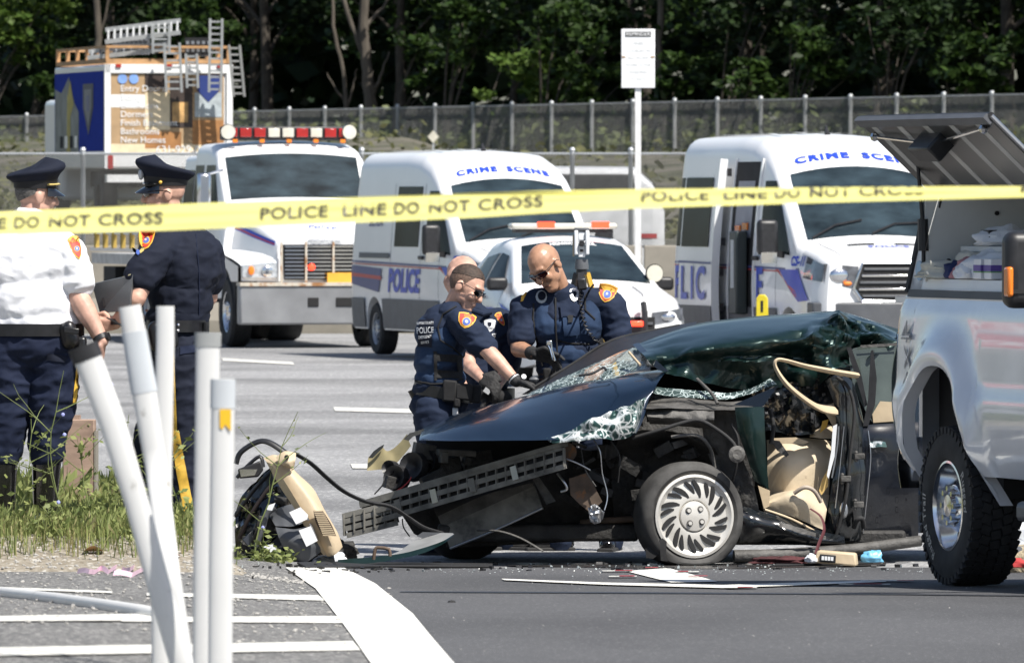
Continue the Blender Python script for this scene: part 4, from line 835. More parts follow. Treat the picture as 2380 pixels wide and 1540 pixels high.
# ------------------------------------------------------------------ silver pickup with an opened side lid
M_silver = mat('silver_paint', (.76, .78, .82), .2, .1, var=.03, coat=.8)
M_capwhite = mat('cap_white', (.72, .74, .76), .4, var=.03)
nodes_of(M_silver)[2].inputs['Coat IOR'].default_value = 1.55; nodes_of(M_silver)[2].inputs['Coat Weight'].default_value = 1
def pickup():
    th = R(17); Y0 = 43.0; X0 = (2183 - 1190) * Y0 / F; z0 = zg(X0, Y0)
    root = empty('pickup_truck', (X0, Y0, z0 + .012), math.atan2(-math.cos(th), math.sin(th)), 'silver pickup truck with its white utility cap lid open at the right edge', 'pickup truck')
    # local: x ahead, y = 0 the near flank and y > 0 away from it
    def arch(x, k=1.0):
        a = abs(x) / (.50 * k); return .40 + .70 * k * math.sqrt(max(0, 1 - a ** 2.4)) if a < 1 else None
    def flank(x, z):
        y = interp(z, [.45, .55, .70, .85, .93, 1.0, 1.2, 1.36, 1.44], [.14, .085, .03, .004, 0, .022, .03, .045, .075])
        q = ((abs(x) / .50) ** 2.4 + (max(0, z - .40) / .70) ** 2) ** .5
        y -= .075 * math.exp(-((q - 1.08) / .16) ** 2) * ss(.45, .7, z)
        if x < -.70: y += .42 * ((-.70 - x) / .22) ** 2 * .6
        return y
    xs = sorted(set(list(np.linspace(-.86, 1.30, 40)) + [s * .5 * k for s in (-1, 1) for k in (1.0, .999, .97, .92, .8, .6, .3)]))
    mb = MB(); nv = 22
    def pt(x, b):
        a = arch(x); zl = a if a else (.56 if x > 0 else .56 + .05 * (x < -.6)); z = lerp(zl, 1.44, b); return Vector((x, flank(x, z), z))
    vs = [pt(x, j / nv) for x in xs for j in range(nv + 1)]; q = nv + 1
    mb.add(vs, [(i * q + j, (i + 1) * q + j, (i + 1) * q + j + 1, i * q + j + 1) for i in range(len(xs) - 1) for j in range(nv)])
    # rolled arch lip, rail top, rear face, far side
    lip = [Vector((x, flank(x, arch(x) or .4), arch(x) or .40)) for x in [-.4999 + .9998 * k / 30 for k in range(31)]]
    mb.grid(lambda a, b: lip[int(round(a * 30))] + Vector((0, .07 * b, 0)), 30, 1)
    mb.box((.22, 1.0, 1.42), (2.15, 1.86, .03)); mb.box((-.83, 1.0, 1.0), (.05, 1.6, .86)); mb.box((.22, 1.98, 1.0), (2.1, .05, .86))
    body = mb.build('bed_side', M_silver, root, smooth=50)
    MB().box((.0, .62, .78), (.94, .9, .66)).build('wheel_well', M_dark, root)
    MB().box((.2, 1.0, .62), (1.9, 1.5, .16)).build('underbody', M_dark, root); MB().box((1.9, .35, .42), (1.6, .12, .18)).build('chassis_rail', M_dark, root)
    MB().tube([(0, .3, .42), (0, 1.9, .42)], .07, 8).build('axle', M_dark, root); MB().ball((0, 1.0, .42), .18, 10).build('differential', M_dark, root)
    mb = MB(); mb.grid(lambda a, b: Vector((lerp(-.83, -.88, math.sin(math.pi * b)) - .02, lerp(.1, .34, a), lerp(.46, .72, b))), 4, 5, .06, (.06, 0, 0)); mb.build('rear_bumper', M_chrome, root)
    mb = MB(); mb.grid(lambda a, b: Vector((lerp(-.865, -.80, a), flank(lerp(-.865, -.80, a), lerp(.96, 1.28, b)) - .008, lerp(.96, 1.28, b))), 4, 6); mb.build('tail_lamp', M_redlens, root)
    MB().prism([(-.60, .10, .58), (-.46, .10, .60), (-.46, .10, .30), (-.50, .10, .28)], (0, .25, 0)).build('mud_flap', M_blackplastic, root)
    # black side trim strip under the cap and the gap line to the cab
    mb = MB(); mb.grid(lambda a, b: Vector((lerp(-.66, 1.30, a), .066 + .004 * b, lerp(1.437, 1.475, b))), 6, 1, .02, (0, .03, 0)); mb.build('rail_trim', mat('dark_blue_grey_trim', (.03, .04, .055), .5), root)
    # 4x4 outline lettering on the flank
    for ch, dz in (('4', -.13), ('x', .0), ('4', .13)):
        for bd, ee, mm in ((.003, .006, mat('dark_decal', (.30, .30, .31), .5)), (-.006, .010, M_silver)): text_mb(ch, .2, None, lambda a, b: Vector((-.55 - b, flank(-.55 - b, 1.13) - ee, 1.13 - dz - a * 1.15)), bold=bd).build('decal', mm, root, smooth=0)
    # cab side, door, window, step
    def cabf(x, z): return interp(z, [.5, .6, .93, 1.0, 1.42, 1.5, 1.95], [.10, .06, .01, .03, .05, .09, .28])
    mb = MB(); mb.grid(lambda a, b: Vector((lerp(1.325, 3.3, a), cabf(0, lerp(.56, 1.95, b)), lerp(.56, 1.95, b))), 8, 24, 0); mb.box((2.15, 1.05, 1.93), (1.6, 1.5, .05)); mb.box((2.3, 2.0, 1.0), (1.95, .05, .86)); mb.box((3.27, 1.0, 1.0), (.04, 1.8, .9)); mb.box((1.34, 1.0, 1.3), (.03, 1.7, 1.2)); cab = mb.build('cab', M_silver, root)
    mb = MB(); mb.grid(lambda a, b: Vector((lerp(1.50, 3.0, a), cabf(0, lerp(1.46, 1.86, b)) - .008, lerp(1.46, 1.86, b))), 4, 6); mb.build('door_window', M_glass, root)
    MB().box((1.62, .02, 1.24), (.22, .03, .06)).build('door_handle', M_blackplastic, root, bevel=.01)
    MB().box((2.3, -.02, .42), (1.9, .16, .10)).build('running_board', M_greyplastic, root, bevel=.03)
    MB().box((1.312, .10, 1.0), (.02, .05, .9)).build('cab_gap', M_dark, root)
    # bonnet, grille and front wheels beyond the right border
    hh = Hull([(3.28, (.6, 1.0, .92, 1.45, .1, .95, .04)), (4.3, (.6, .98, .86, 1.36, .14, .95, .05)), (4.75, (.62, .94, .80, 1.26, .16, .95, .04)), (4.85, (.66, .86, .74, 1.16, .1, .9, .02))], (3.95,), .5, .4); m_ = hh.mb(); m_.v = [(x, y + 1.02, z) for x, y, z in m_.v]; m_.build('bonnet', M_silver, root)
    MB().box((4.86, 1.02, .92), (.06, 1.1, .36)).build('grille', M_chrome, root, bevel=.02); MB().box((4.92, 1.02, .58), (.16, 1.9, .2)).build('front_bumper', M_chrome, root, bevel=.03)
    for y in (.22, 1.82): MB().box((4.83, y, .98), (.08, .3, .24)).build('headlight', M_lens, root, bevel=.02); MB().lathe([(.22, -.12), (.25, -.13), (.37, -.12), (.40, -.1), (.40, .1), (.37, .12), (.25, .13), (.22, .12)], (3.95, y - .05 if y < 1 else y + .05, .40), (0, -1, 0), 30).build('tyre', M_rubber, root)
    mb = MB(); mb.prism([(3.25, .35, 1.46), (3.25, 1.70, 1.46), (2.95, 1.62, 1.93), (2.95, .42, 1.93)], (.02, 0, .01)); mb.build('windshield', M_glass, root)
    # towing mirror
    loc = root.matrix_basis.inverted() if False else None
    c = Vector((2.62, -.475, 1.60)); mi = MB().box(c, (.13, .30, .36)).build('towing_mirror', M_blackplastic, root, bevel=.05, seg=4)
    MB().box(c + Vector((.045, -.142, -.055)), (.07, .03, .14)).build('turn_lamp', M_amber, mi, bevel=.012)
    MB().box(c + Vector((.066, 0, -.10)), (.01, .28, .02)).build('mirror_groove', M_dark, mi)
    for z in (-.08, .08): MB().bar(c + Vector((0, .1, z)), (2.55, .08, 1.6 + z), .05, .05).build('mirror_arm', M_blackplastic, mi)
    # wheel: tyre with tread blocks, raised letters, steel rim with studs
    r, wd = .40, .27; ax = (0, -1, 0); c = (0, .165, r)
    pr = [(.225, -.12), (.25, -.13), (.33, -.135), (.375, -.125), (.388, -.10), (.388, .10), (.375, .125), (.33, .135), (.25, .13), (.228, .118), (.222, .10)]
    tyre = MB().lathe(pr, c, ax, 56).build('tyre', M_rubber, root, smooth=30)
    mb = MB(); n = 46
    for k in range(n):
        a = 2 * math.pi * k / n
        for j, y in enumerate((-.105, -.055, 0, .055, .105)):
            b = a + (.5 * (j % 2)) * 2 * math.pi / n; rot = Matrix.Rotation(-b, 3, 'Y') @ Matrix.Rotation((.35, -.4, .3, .4, -.35)[j], 3, 'X' if False else 'Z')
            rr = r - .010 if abs(y) > .1 else r - .006
            mb.box((c[0] + math.sin(b) * rr, c[1] + y, c[2] + math.cos(b) * rr), (.045, .049, .014), Matrix.Rotation(b, 3, 'Y') @ Matrix.Rotation((.3, -.35, .2, .35, -.3)[j], 3, 'Z'))
        mb.box((c[0] + math.sin(a) * .376, c[1] - .124, c[2] + math.cos(a) * .376), (.03, .02, .03), Matrix.Rotation(a, 3, 'Y'))
    o = mb.build('tread_blocks', M_rubber, tyre, smooth=0); o['kind'] = 'stuff'
    M_let = mat('tyre_letters', (.42, .41, .38), .7)
    for t, a0 in (('Rugged Trail', R(205)), ('Rugged', R(15))):
        me = text_mb(t, .062, None, lambda a, b: (lambda an, rad: Vector((c[0] - math.cos(an) * rad * -1, c[1] - .137, c[2] + math.sin(an) * rad)))(a0 - a / .30 * 1.0 if True else 0, .300 + b), bold=.001, spacing=1.15)
        me.build('raised_letters', M_let, tyre, smooth=0)
    rim = MB().lathe([(.226, .12), (.214, .122), (.205, .10), (.20, .05), (.185, .02), (.15, .03), (.115, .05), (.105, .085), (.06, .095), (.055, .12), (.001, .125)], c, ax, 40).build('rim', M_chrome, tyre)
    for k in range(8):
        a = 2 * math.pi * k / 8; MB().tube([(c[0] + .085 * math.cos(a), c[1] - .085, c[2] + .085 * math.sin(a)), (c[0] + .085 * math.cos(a), c[1] - .125, c[2] + .085 * math.sin(a))], .014, 8).build('wheel_nut', M_chrome, tyre)
        MB().disc((c[0] + .168 * math.cos(a + .4), c[1] - .031, c[2] + .168 * math.sin(a + .4)), ax, .024, 12, .01).build('vent_hole', M_dark, tyre)
    MB().lathe([(.2, -.13), (.40, -.12), (.40, .12), (.2, .13)], (0, 1.85, r), ax, 30).build('tyre', M_rubber, root)
    # utility cap: posts, roof, inner box with shelf, lid on the roof hinge
    yl = lambda z: interp(z, [1.45, 1.96], [.075, .17]); xr = lambda z: interp(z, [1.45, 1.96], [-.66, -.60])
    mb = MB()
    mb.grid(lambda a, b: Vector((xr(lerp(1.475, 1.96, b)) + .17 * a, yl(lerp(1.475, 1.96, b)), lerp(1.475, 1.96, b))), 2, 6, .04, (0, .04, 0))
    mb.grid(lambda a, b: Vector((lerp(1.16, 1.30, a), yl(lerp(1.475, 1.96, b)), lerp(1.475, 1.96, b))), 2, 6, .04, (0, .04, 0))
    mb.grid(lambda a, b: Vector((lerp(-.66, 1.30, a), yl(lerp(1.475, 1.53, b)), lerp(1.475, 1.53, b))), 2, 2, .04, (0, .04, 0))
    mb.box((.33, 1.0, 1.98), (1.94, 1.66, .05)); mb.box((.33, 1.9, 1.71), (1.94, .04, .50)); mb.box((-.60, 1.2, 1.71), (.03, 1.4, .50)); mb.build('utility_cap', M_capwhite, root)
    mb = MB(); mb.tube([Vector((xr(z) - .015, yl(z) - .004, z)) for z in (1.46, 1.65, 1.8, 1.97)], .018, 6); mb.build('weather_strip', M_blackplastic, root)
    mb = MB(); mb.tube([Vector((xr(z) + .18, yl(z) - .004, z)) for z in (1.54, 1.7, 1.95)], .010, 6); mb.build('weather_strip', M_blackplastic, root)
    M_in = mat('cap_inside_white', (.62, .63, .62), .6, var=.04)
    mb = MB(); mb.box((-.43, .36, 1.735), (.02, .56, .44)); mb.box((.4, .64, 1.735), (1.66, .02, .44)); mb.box((.4, .38, 1.525), (1.66, .5, .02)); mb.box((1.17, .38, 1.735), (.02, .5, .44)); mb.build('inner_box', M_in, root)
    sh = MB().box((.45, .42, 1.68), (1.5, .40, .03)).build('shelf', M_in, root, bevel=.006)
    for yy, zz in ((.46, 1.86), (.2, 1.62), (.2, 1.56)): MB().disc((-.416, yy, zz), (1, 0, 0), .012, 10, .01).build('rivet', M_blackplastic, root)
    MB().disc((-.53, .085, 1.57), (0, -1, 0), .05, 20, .006).build('round_sticker', mat('pale_blue_sticker', (.3, .45, .6), .5), root)
    # the lid
    A, B = Vector((-.62, .165, 2.0)), Vector((1.28, .165, 2.0)); up = Vector((0, -.36, .335))
    nrm = (B - A).cross(up).normalized(); C, D = A + up, B + up
    lid = MB().prism([A, B, D, C], -nrm * -.02).build('lid', mat('lid_inner_panel', (.06, .058, .055), .3, .3, var=.15, vs=2), root)
    outw = nrm if nrm.z < 0 else -nrm
    for k in range(5):
        a = A.lerp(B, .08 + .2 * k) + outw * .012; b = a + up * .94; MB().bar(a + up * .03, b, .075, .022, outw).build('lid_rib', mat('rib_grey', (.42, .42, .41), .45, .2, var=.2), lid, bevel=.004)
    for a, b, t in ((C, D, .035), (D, B, .022), (A, C, .018)): MB().tube([a, a.lerp(b, .5), b], t * .55, 7).build('lid_edge', M_blackplastic if t > .03 else M_alu, lid)
    MB().bar(C + outw * .02, D + outw * .02, .05, .03, outw).build('lid_lip', M_greyplastic, lid)
    m0 = C.lerp(D, .47) - up * .28 + outw * .05
    MB().box(m0, (.30, .10, .16), frame(outw, up)).build('latch_box', M_blackplastic, lid, bevel=.012)
    MB().tube([m0, C.lerp(D, .06) - up * .18 + outw * .04], .008, 6).build('latch_rod', M_chrome, lid); MB().tube([m0, C.lerp(D, .92) - up * .1 + outw * .04], .008, 6).build('latch_rod', M_chrome, lid)
    for t, q in ((.05, .18), (.93, .10)): MB().ball(C.lerp(D, t) - up * q + outw * .04, .025, 8).build('latch_catch', M_chrome, lid)
    s0 = Vector((-.43, .07, 1.77)); s1 = A.lerp(B, .1) + up * .35
    MB().tube([s0.lerp(s1, .02), s1], .010, 8).build('gas_strut', M_blackplastic, root); MB().tube([s0 - Vector((0, 0, .10)), s0 + Vector((-.005, 0, .06))], .028, 10).build('strut_sleeve', M_blackplastic, root); MB().tube([s0 - Vector((0, 0, .18)), s0], .010, 8).build('strut_rod', M_blackplastic, root)
    MB().box((1.75, .9, 2.0), (.28, .16, .08)).build('roof_lamp', M_blackplastic, root, bevel=.02)
    return root, Matrix.Translation(root.location) @ Matrix.Rotation(root.rotation_euler.z, 4, 'Z')
pk, PKM = pickup()
def pw(x, y, z): return PKM @ Vector((x, y, z))
PRZ = pk.rotation_euler.z
def cloth(name, label, cat, p, size, m, seed, amp=.35, group=None, rz=0, nu=26, nv=20):
    """a crumpled heap of fabric: a closed lump creased by noise"""
    root_z = p.z; mb = MB(); sx, sy, sz = size
    def fn(a, b):
        th, ph = math.pi * b, 2 * math.pi * a; d = Vector((math.sin(th) * math.cos(ph), math.sin(th) * math.sin(ph), math.cos(th)))
        k = 1 + amp * (noise.noise(d * 1.7 + Vector((seed, 0, 0))) + .7 * (.5 - abs(noise.noise(d * 3.1 + Vector((0, seed, 0))))) + .35 * (.4 - abs(noise.noise(d * 6.5 + Vector((0, 0, seed))))))
        q = Vector((d.x * sx * k, d.y * sy * k, d.z * sz * k)); q.z = max(q.z, -sz * .55) + sz * .55; return q
    mb.grid(fn, nu, nv); o = mb.build(name, m, smooth=70); o.location = p; o.rotation_euler.z = rz
    return tag(o, label, cat, group)
M_cloth = mat('white_cotton', (.72, .74, .78), .9, var=.06, bump=.3, bs=60); M_canvas = mat('cream_canvas', (.55, .54, .48), .9, var=.1, bump=.3, bs=60)
cloth('coverall', 'rolled cream canvas coverall hanging over the lip of the pickup box', 'clothing', pw(-.28, .16, 1.535), (.20, .10, .05), M_canvas, 3, .5, rz=PRZ + .6)
cloth('coverall', 'folded cream canvas garment under the shelf of the pickup box', 'clothing', pw(-.12, .28, 1.55), (.18, .12, .08), M_canvas, 4, .6, rz=PRZ)
cloth('towel', 'pink towel lying on the floor of the pickup box', 'towel', pw(-.02, .19, 1.535), (.14, .09, .065), mat('dusty_pink_cloth', (.42, .2, .22), .9), 6, .4, rz=PRZ)
cloth('towel', 'navy cloth beside the pink towel in the pickup box', 'towel', pw(-.12, .13, 1.535), (.06, .05, .05), mat('navy_cloth', (.02, .03, .10), .9), 7, .4, rz=PRZ)
cloth('helmet_bag', 'yellow rubber coat half hidden behind the white heap in the pickup box', 'coat', pw(.30, .36, 1.56), (.14, .10, .08), mat('yellow_rubber', (.6, .38, .02), .6), 8, .3, rz=PRZ)
cloth('coverall', 'largest white cotton heap in the pickup box', 'clothing', pw(.22, .22, 1.535), (.22, .12, .085), M_cloth, 9, .5, rz=PRZ)
cloth('glove', 'white work glove in front of the white heap', 'glove', pw(.12, .12, 1.535), (.13, .05, .05), M_cloth, 10, .5, rz=PRZ)
cloth('garment', 'folded white garment on the shelf of the pickup box', 'clothing', pw(.0, .36, 1.697), (.16, .14, .06), M_cloth, 11, .4, rz=PRZ)
def pbox(name, label, cat, p, d, m, group=None, stripes=()):
    r_ = empty(name, p, PRZ, label, cat, group); MB().box((0, 0, d[2] / 2), d).build('carton', m, r_, bevel=.003)
    for z, hgt, mm in stripes: MB().box((0, 0, d[2] * z), (d[0] + .004, d[1] + .004, d[2] * hgt)).build('printed_band', mm, r_)
pur = mat('purple_print', (.12, .07, .32), .5); grn = mat('green_print', (.1, .3, .1), .5)
for k, (x, y, z, l) in enumerate(((.48, .11, 1.535, 'white and purple carton nearest the lip of the pickup box'), (.36, .10, 1.535, 'white and purple carton left of the nearest one'), (.60, .20, 1.56, 'white and purple carton standing highest in the pickup box'))):
    pbox('small_carton', l, 'carton', pw(x, y, z), (.10, .06, .10), mat('carton_white', (.78, .78, .8), .5), 'small cartons in the pickup box', ((.55, .3, pur), (.36, .06, grn)))
pbox('black_case', 'black flat case leaning on the shelf of the pickup box', 'case', pw(.02, .26, 1.697), (.12, .05, .08), M_blackplastic)
r_ = empty('newspaper_bundle', pw(.5, .36, 1.70), PRZ, 'grey wrapped bundle lying on the shelf of the pickup box', 'bundle')
MB().box((0, 0, .03), (.6, .16, .055)).build('stack', mat('grey_paper', (.33, .33, .32), .8, var=.3, vs=30), r_, bevel=.015); MB().tube([(.1, -.1, .04), (.34, -.1, .045)], .042, 10).build('wrapped_end', mat('clear_wrap', (.4, .41, .42), .2), r_)
# litter on the road beyond the truck
cloth('plastic_sheet', 'crumpled white plastic sheet on the road behind the truck wheel', 'sheet', W(2372, 1312, 48.5), (.30, .2, .24), mat('clear_plastic', (.6, .62, .65), .2, var=.1), 21, .5)
cloth('rubble_sack', 'brown straw sack lying in front of the white plastic sheet', 'sack', W(2375, 1332, 47.6), (.28, .15, .09), mat('straw', (.3, .25, .17), .95, var=.5, vs=30, bump=1, bs=40), 22, .3)
cloth('rag', 'small red rag on the brown sack', 'rag', W(2362, 1318, 47.3), (.06, .04, .03), mat('red_cloth', (.4, .04, .04), .9), 23, .3)
mb = MB(); mb.tube([W(2352, 1283, 47.5), W(2385, 1280, 47.6), W(2420, 1284, 47.6)], .03, 8); tag(mb.build('metal_pipe', M_greyplastic), 'dark pipe end lying on the brown straw sack', 'pipe')
# ------------------------------------------------------------------ grass verge, delineators, tape
def vedge(y): return lerp(-1.28, -1.74, ss(42.0, 45.0, y))
def vz(x, y):
    e = .15 * ss(41.3, 42.2, y) * ss(54, 49, y) * ss(0, -.3, x - vedge(y) + .04 * math.sin(y * 3) + .03 * math.sin(y * 11))
    return zg(x, y) + .02 + e * (1 + .12 * noise.noise(Vector((x * 3, y * 3, 0)))) - .05 * (e < .002)
def gravel_ok(x, y): return vz(x, y)
sheet('grass_verge', list(np.arange(-7, -3, .5)) + list(np.arange(-3, -1.1, .06)), list(np.arange(40.9, 54, .12)), M_soil, 0, fn=vz)
M_grass = leafy('grass_blades', (.12, .16, .045), (.30, .33, .12)); M_grassdry = leafy('dry_grass_blades', (.22, .2, .08), (.36, .33, .16))
def grass(name, label, n, m, hmin, hmax, rng, sel):
    vs, fs = [], []
    while len(fs) < n:
        x, y = rng.uniform(-3.1, -1.2), rng.uniform(41.5, 50.5)
        dn = noise.noise(Vector((x * 2.2, y * 1.1, 5))) + .55
        if rng.uniform() > sel(x, y) * (.25 + dn): continue
        z = vz(x, y) - .01; h = rng.uniform(hmin, hmax) * (1 + .9 * ss(44, 46, y)) * (.5 + .7 * dn); a = rng.uniform(0, 6.28); l = rng.uniform(.05, .5) * h; wv = .0022 + .002 * rng.uniform()
        dx, dy = math.cos(a), math.sin(a); px, py = -dy * wv, dx * wv; o = len(vs)
        vs += [(x - px, y - py, z), (x + px, y + py, z), (x + dx * l * .35 + px * .7, y + dy * l * .35 + py * .7, z + h * .6), (x + dx * l * .35 - px * .7, y + dy * l * .35 - py * .7, z + h * .6), (x + dx * l, y + dy * l, z + h * rng.uniform(.8, 1)), (x + dx * l + .001, y + dy * l, z + h * .8)]
        fs += [(o, o + 1, o + 2, o + 3), (o + 3, o + 2, o + 4, o + 5)]
    return tag(np_mesh(name, vs, fs, m), label, 'grass', kind='stuff')
rng = np.random.default_rng(3); edge = lambda x, y: ss(41.55, 42.0, y) * ss(vedge(y) - .02, vedge(y) - .26, x)
grass('grass', 'uneven green grass on the verge round the officers\' boots', 32000, M_grass, .03, .19, rng, edge)
grass('dry_grass', 'straw coloured grass mixed into the green verge', 11000, M_grassdry, .03, .16, rng, edge)
rng = np.random.default_rng(8)
def weed(u, v, Y, hgt, lean, label, seed, nb=9, leafn=40, bushy=False):
    rng = np.random.default_rng(seed); p = W(u, v, Y); p.z = vz(p.x, p.y) if p.x < vedge(p.y) else zg(p.x, p.y)
    root = empty('wild_plant', p, 0, label, 'plant', 'wild chicory plants on the verge'); st = MB(); lv, lf, fl = [], [], []
    def stem(a, d, L, r, n):
        pts = [a]; d = d.normalized()
        for k in range(n): d = (d + Vector((rng.normal() * .12, rng.normal() * .12, .02))).normalized(); pts.append(pts[-1] + d * L / n)
        st.tube(pts, [r * (1 - .7 * i / n) for i in range(n + 1)], 5); return pts
    mains = [stem(Vector((0, 0, 0)), Vector((lean, 0, 1)), hgt, .005, 8)]
    for k in range(nb):
        q = mains[0][rng.integers(2, 8)]; b = stem(q, Vector((rng.normal() * .8 + lean, rng.normal() * .5, rng.uniform(.3, .9))), hgt * rng.uniform(.2, .5), .003, 5); mains.append(b)
    cs = [s_[rng.integers(1, len(s_))] + Vector(rng.normal(size=3) * .012) for s_ in mains for _ in range(4)]
    if bushy: cs += [Vector((rng.normal() * .10, rng.normal() * .1, abs(rng.normal()) * hgt * .22)) for _ in range(leafn * 4)]
    v_, f_ = leaves(cs, .024 if not bushy else .036, rng)
    st.build('stem', mat('weed_stem', (.13, .16, .05), .7), root); np_mesh('foliage', v_, f_, M_grass, root)
    for k in range(1):
        c = mains[-1 - k][-1]; MB().ball(c, (.010, .008, .010), 7).build('flower', mat('chicory_blue', (.35, .38, .75), .7), root)
weed(165, 1250, 43.0, .85, -.35, 'tallest chicory stalk leaning left across the white shirted officer', 31, 10)
weed(250, 1250, 43.2, .62, .15, 'leafy chicory between the two standing officers', 32, 12, 40, True)
weed(215, 1260, 42.8, .5, -.2, 'chicory in front of the brown board', 33, 9, 30, True)
weed(290, 1255, 43.3, .55, .3, 'chicory just left of the capped officer with a gold trouser stripe', 34, 10, 36, True)
weed(330, 1285, 42.2, .22, .1, 'low leafy weed at the front edge of the grass behind the leaning posts', 38, 5, 50, True)
weed(120, 1285, 42.2, .20, -.1, 'low leafy weed at the front edge of the grass below the tall boots', 39, 5, 50, True)
weed(430, 1275, 42.6, .28, .1, 'leafy weed at the foot of the gold striped trousers', 40, 6, 50, True)
weed(590, 1300, 46.5, .85, .25, 'thin chicory stalk rising in front of the torn dashboard', 35, 6)
weed(610, 1325, 46.0, .16, .1, 'short bright weed tuft at the foot of the torn dashboard', 36, 6, 60, True)
weed(20, 1240, 43.2, .6, .4, 'chicory at the left border beside the tall boot', 37, 8, 20, True)
# brown weathered board standing in the verge
p = W(184, 1215, 46.2); p.z = vz(p.x, p.y) - .05; bd = empty('board', p, R(-8), 'weathered brown board standing behind the boots on the verge', 'board')
M_brown = mat('weathered_brown', (.33, .23, .175), .8, var=.25, vs=6, stretch=(1, 1, 4), col2=(.5, .45, .4), c2s=9, c2t=.68, c2w=.05)
hb = (1215 - 945) * 46.2 / F; MB().box((0, 0, hb / 2), (.175, .06, hb)).build('panel', M_brown, bd, bevel=.006); MB().box((.093, .0, hb / 2 - .03), (.010, .07, hb - .06)).build('edge_strip', M_concrete, bd); MB().box((-.03, 0, hb + .012), (.07, .04, .022)).build('top_cleat', M_brown, bd)
# pink ribbon, leaf and stones on the gravel
rb = MB(); cl = [hit(u, v) for u, v in ((178, 1336), (205, 1342), (232, 1334), (250, 1338), (275, 1330), (300, 1338), (330, 1320), (352, 1310), (345, 1333), (305, 1345), (262, 1346))]
rb.grid(lambda a, b: (lambda p, k: p + Vector((0, .12 * b, .006 + .018 * b + .014 * abs(math.sin(k * 2.1)))))(cl[int(a * 10.001)].lerp(cl[min(10, int(a * 10.001) + 1)], a * 10.001 - int(a * 10.001)), a * 10), 50, 2)
tag(rb.build('ribbon', mat('pale_pink_ribbon', (.7, .48, .58), .5)), 'pale pink ribbon lying crumpled on the stony pavement', 'ribbon')
for u, v, c, l in ((216, 1287, (.5, .3, .14), 'brown dead leaf at the edge of the grass'), (395, 1297, (.5, .16, .04), 'orange dead leaf at the edge of the grass')):
    q = hit(u, v, vz); tag(MB().grid(lambda a, b: q + Vector(((a - .5) * .10, (b - .5) * .06, .012 + .03 * math.sin(3 * a) * (1 - b))), 5, 3, .002, (0, 0, -.002)).build('dead_leaf', mat('leaf_' + ('brown' if u < 300 else 'orange'), c, .8)), l, 'leaf')
def stones(name, label, n, reg, m, s0, s1, rng):
    mb = MB()
    for k in range(n):
        x, y = reg(rng); z = (vz(x, y) if (x < vedge(y) and y > 41.0) else zg(x, y) + .009); s_ = rng.uniform(s0, s1) * rng.uniform(.5, 1.2)
        o = len(mb.v); mb.ball((x, y, z + s_ * .25), (s_, s_ * .8, s_ * .6), 6, Matrix.Rotation(rng.uniform(0, 6), 3, 'Z'))
    return tag(mb.build(name, m, smooth=0), label, 'gravel', kind='stuff')
M_stone = mat('pale_stone', (.33, .32, .3), .9, var=.3, vs=1.5)
stones('gravel', 'loose pale stones scattered over the hatched pavement', 900, lambda r: (r.uniform(-2.6, -.55), r.uniform(29, 42.4)), M_stone, .003, .012, rng)
stones('grit', 'fine pale grit along the edge of the grass', 1000, lambda r: (r.uniform(-2.9, -1.0), 41.0 + abs(r.normal()) * .6), M_stone, .003, .012, rng)
stones('glass_crumbs', 'crumbs of broken glass along the wreck on the dark asphalt', 300, lambda r: (r.uniform(-1.0, 2.6), 49.0 - abs(r.normal()) * 1.2), mat('glass_crumb', (.4, .44, .44), .2), .002, .006, rng)
stones('asphalt_crumbs', 'small pale crumbs on the dark asphalt lane', 160, lambda r: (r.uniform(-.4, 2.6), r.uniform(29, 48)), M_stone, .002, .005, rng)
mb = MB(); q = hit(1050, 1405); mb.ball(q + Vector((0, 0, .01)), (.02, .02, .012), 6); tag(mb.build('rubber_scrap', M_rubber), 'small black rubber scrap alone on the asphalt', 'scrap')
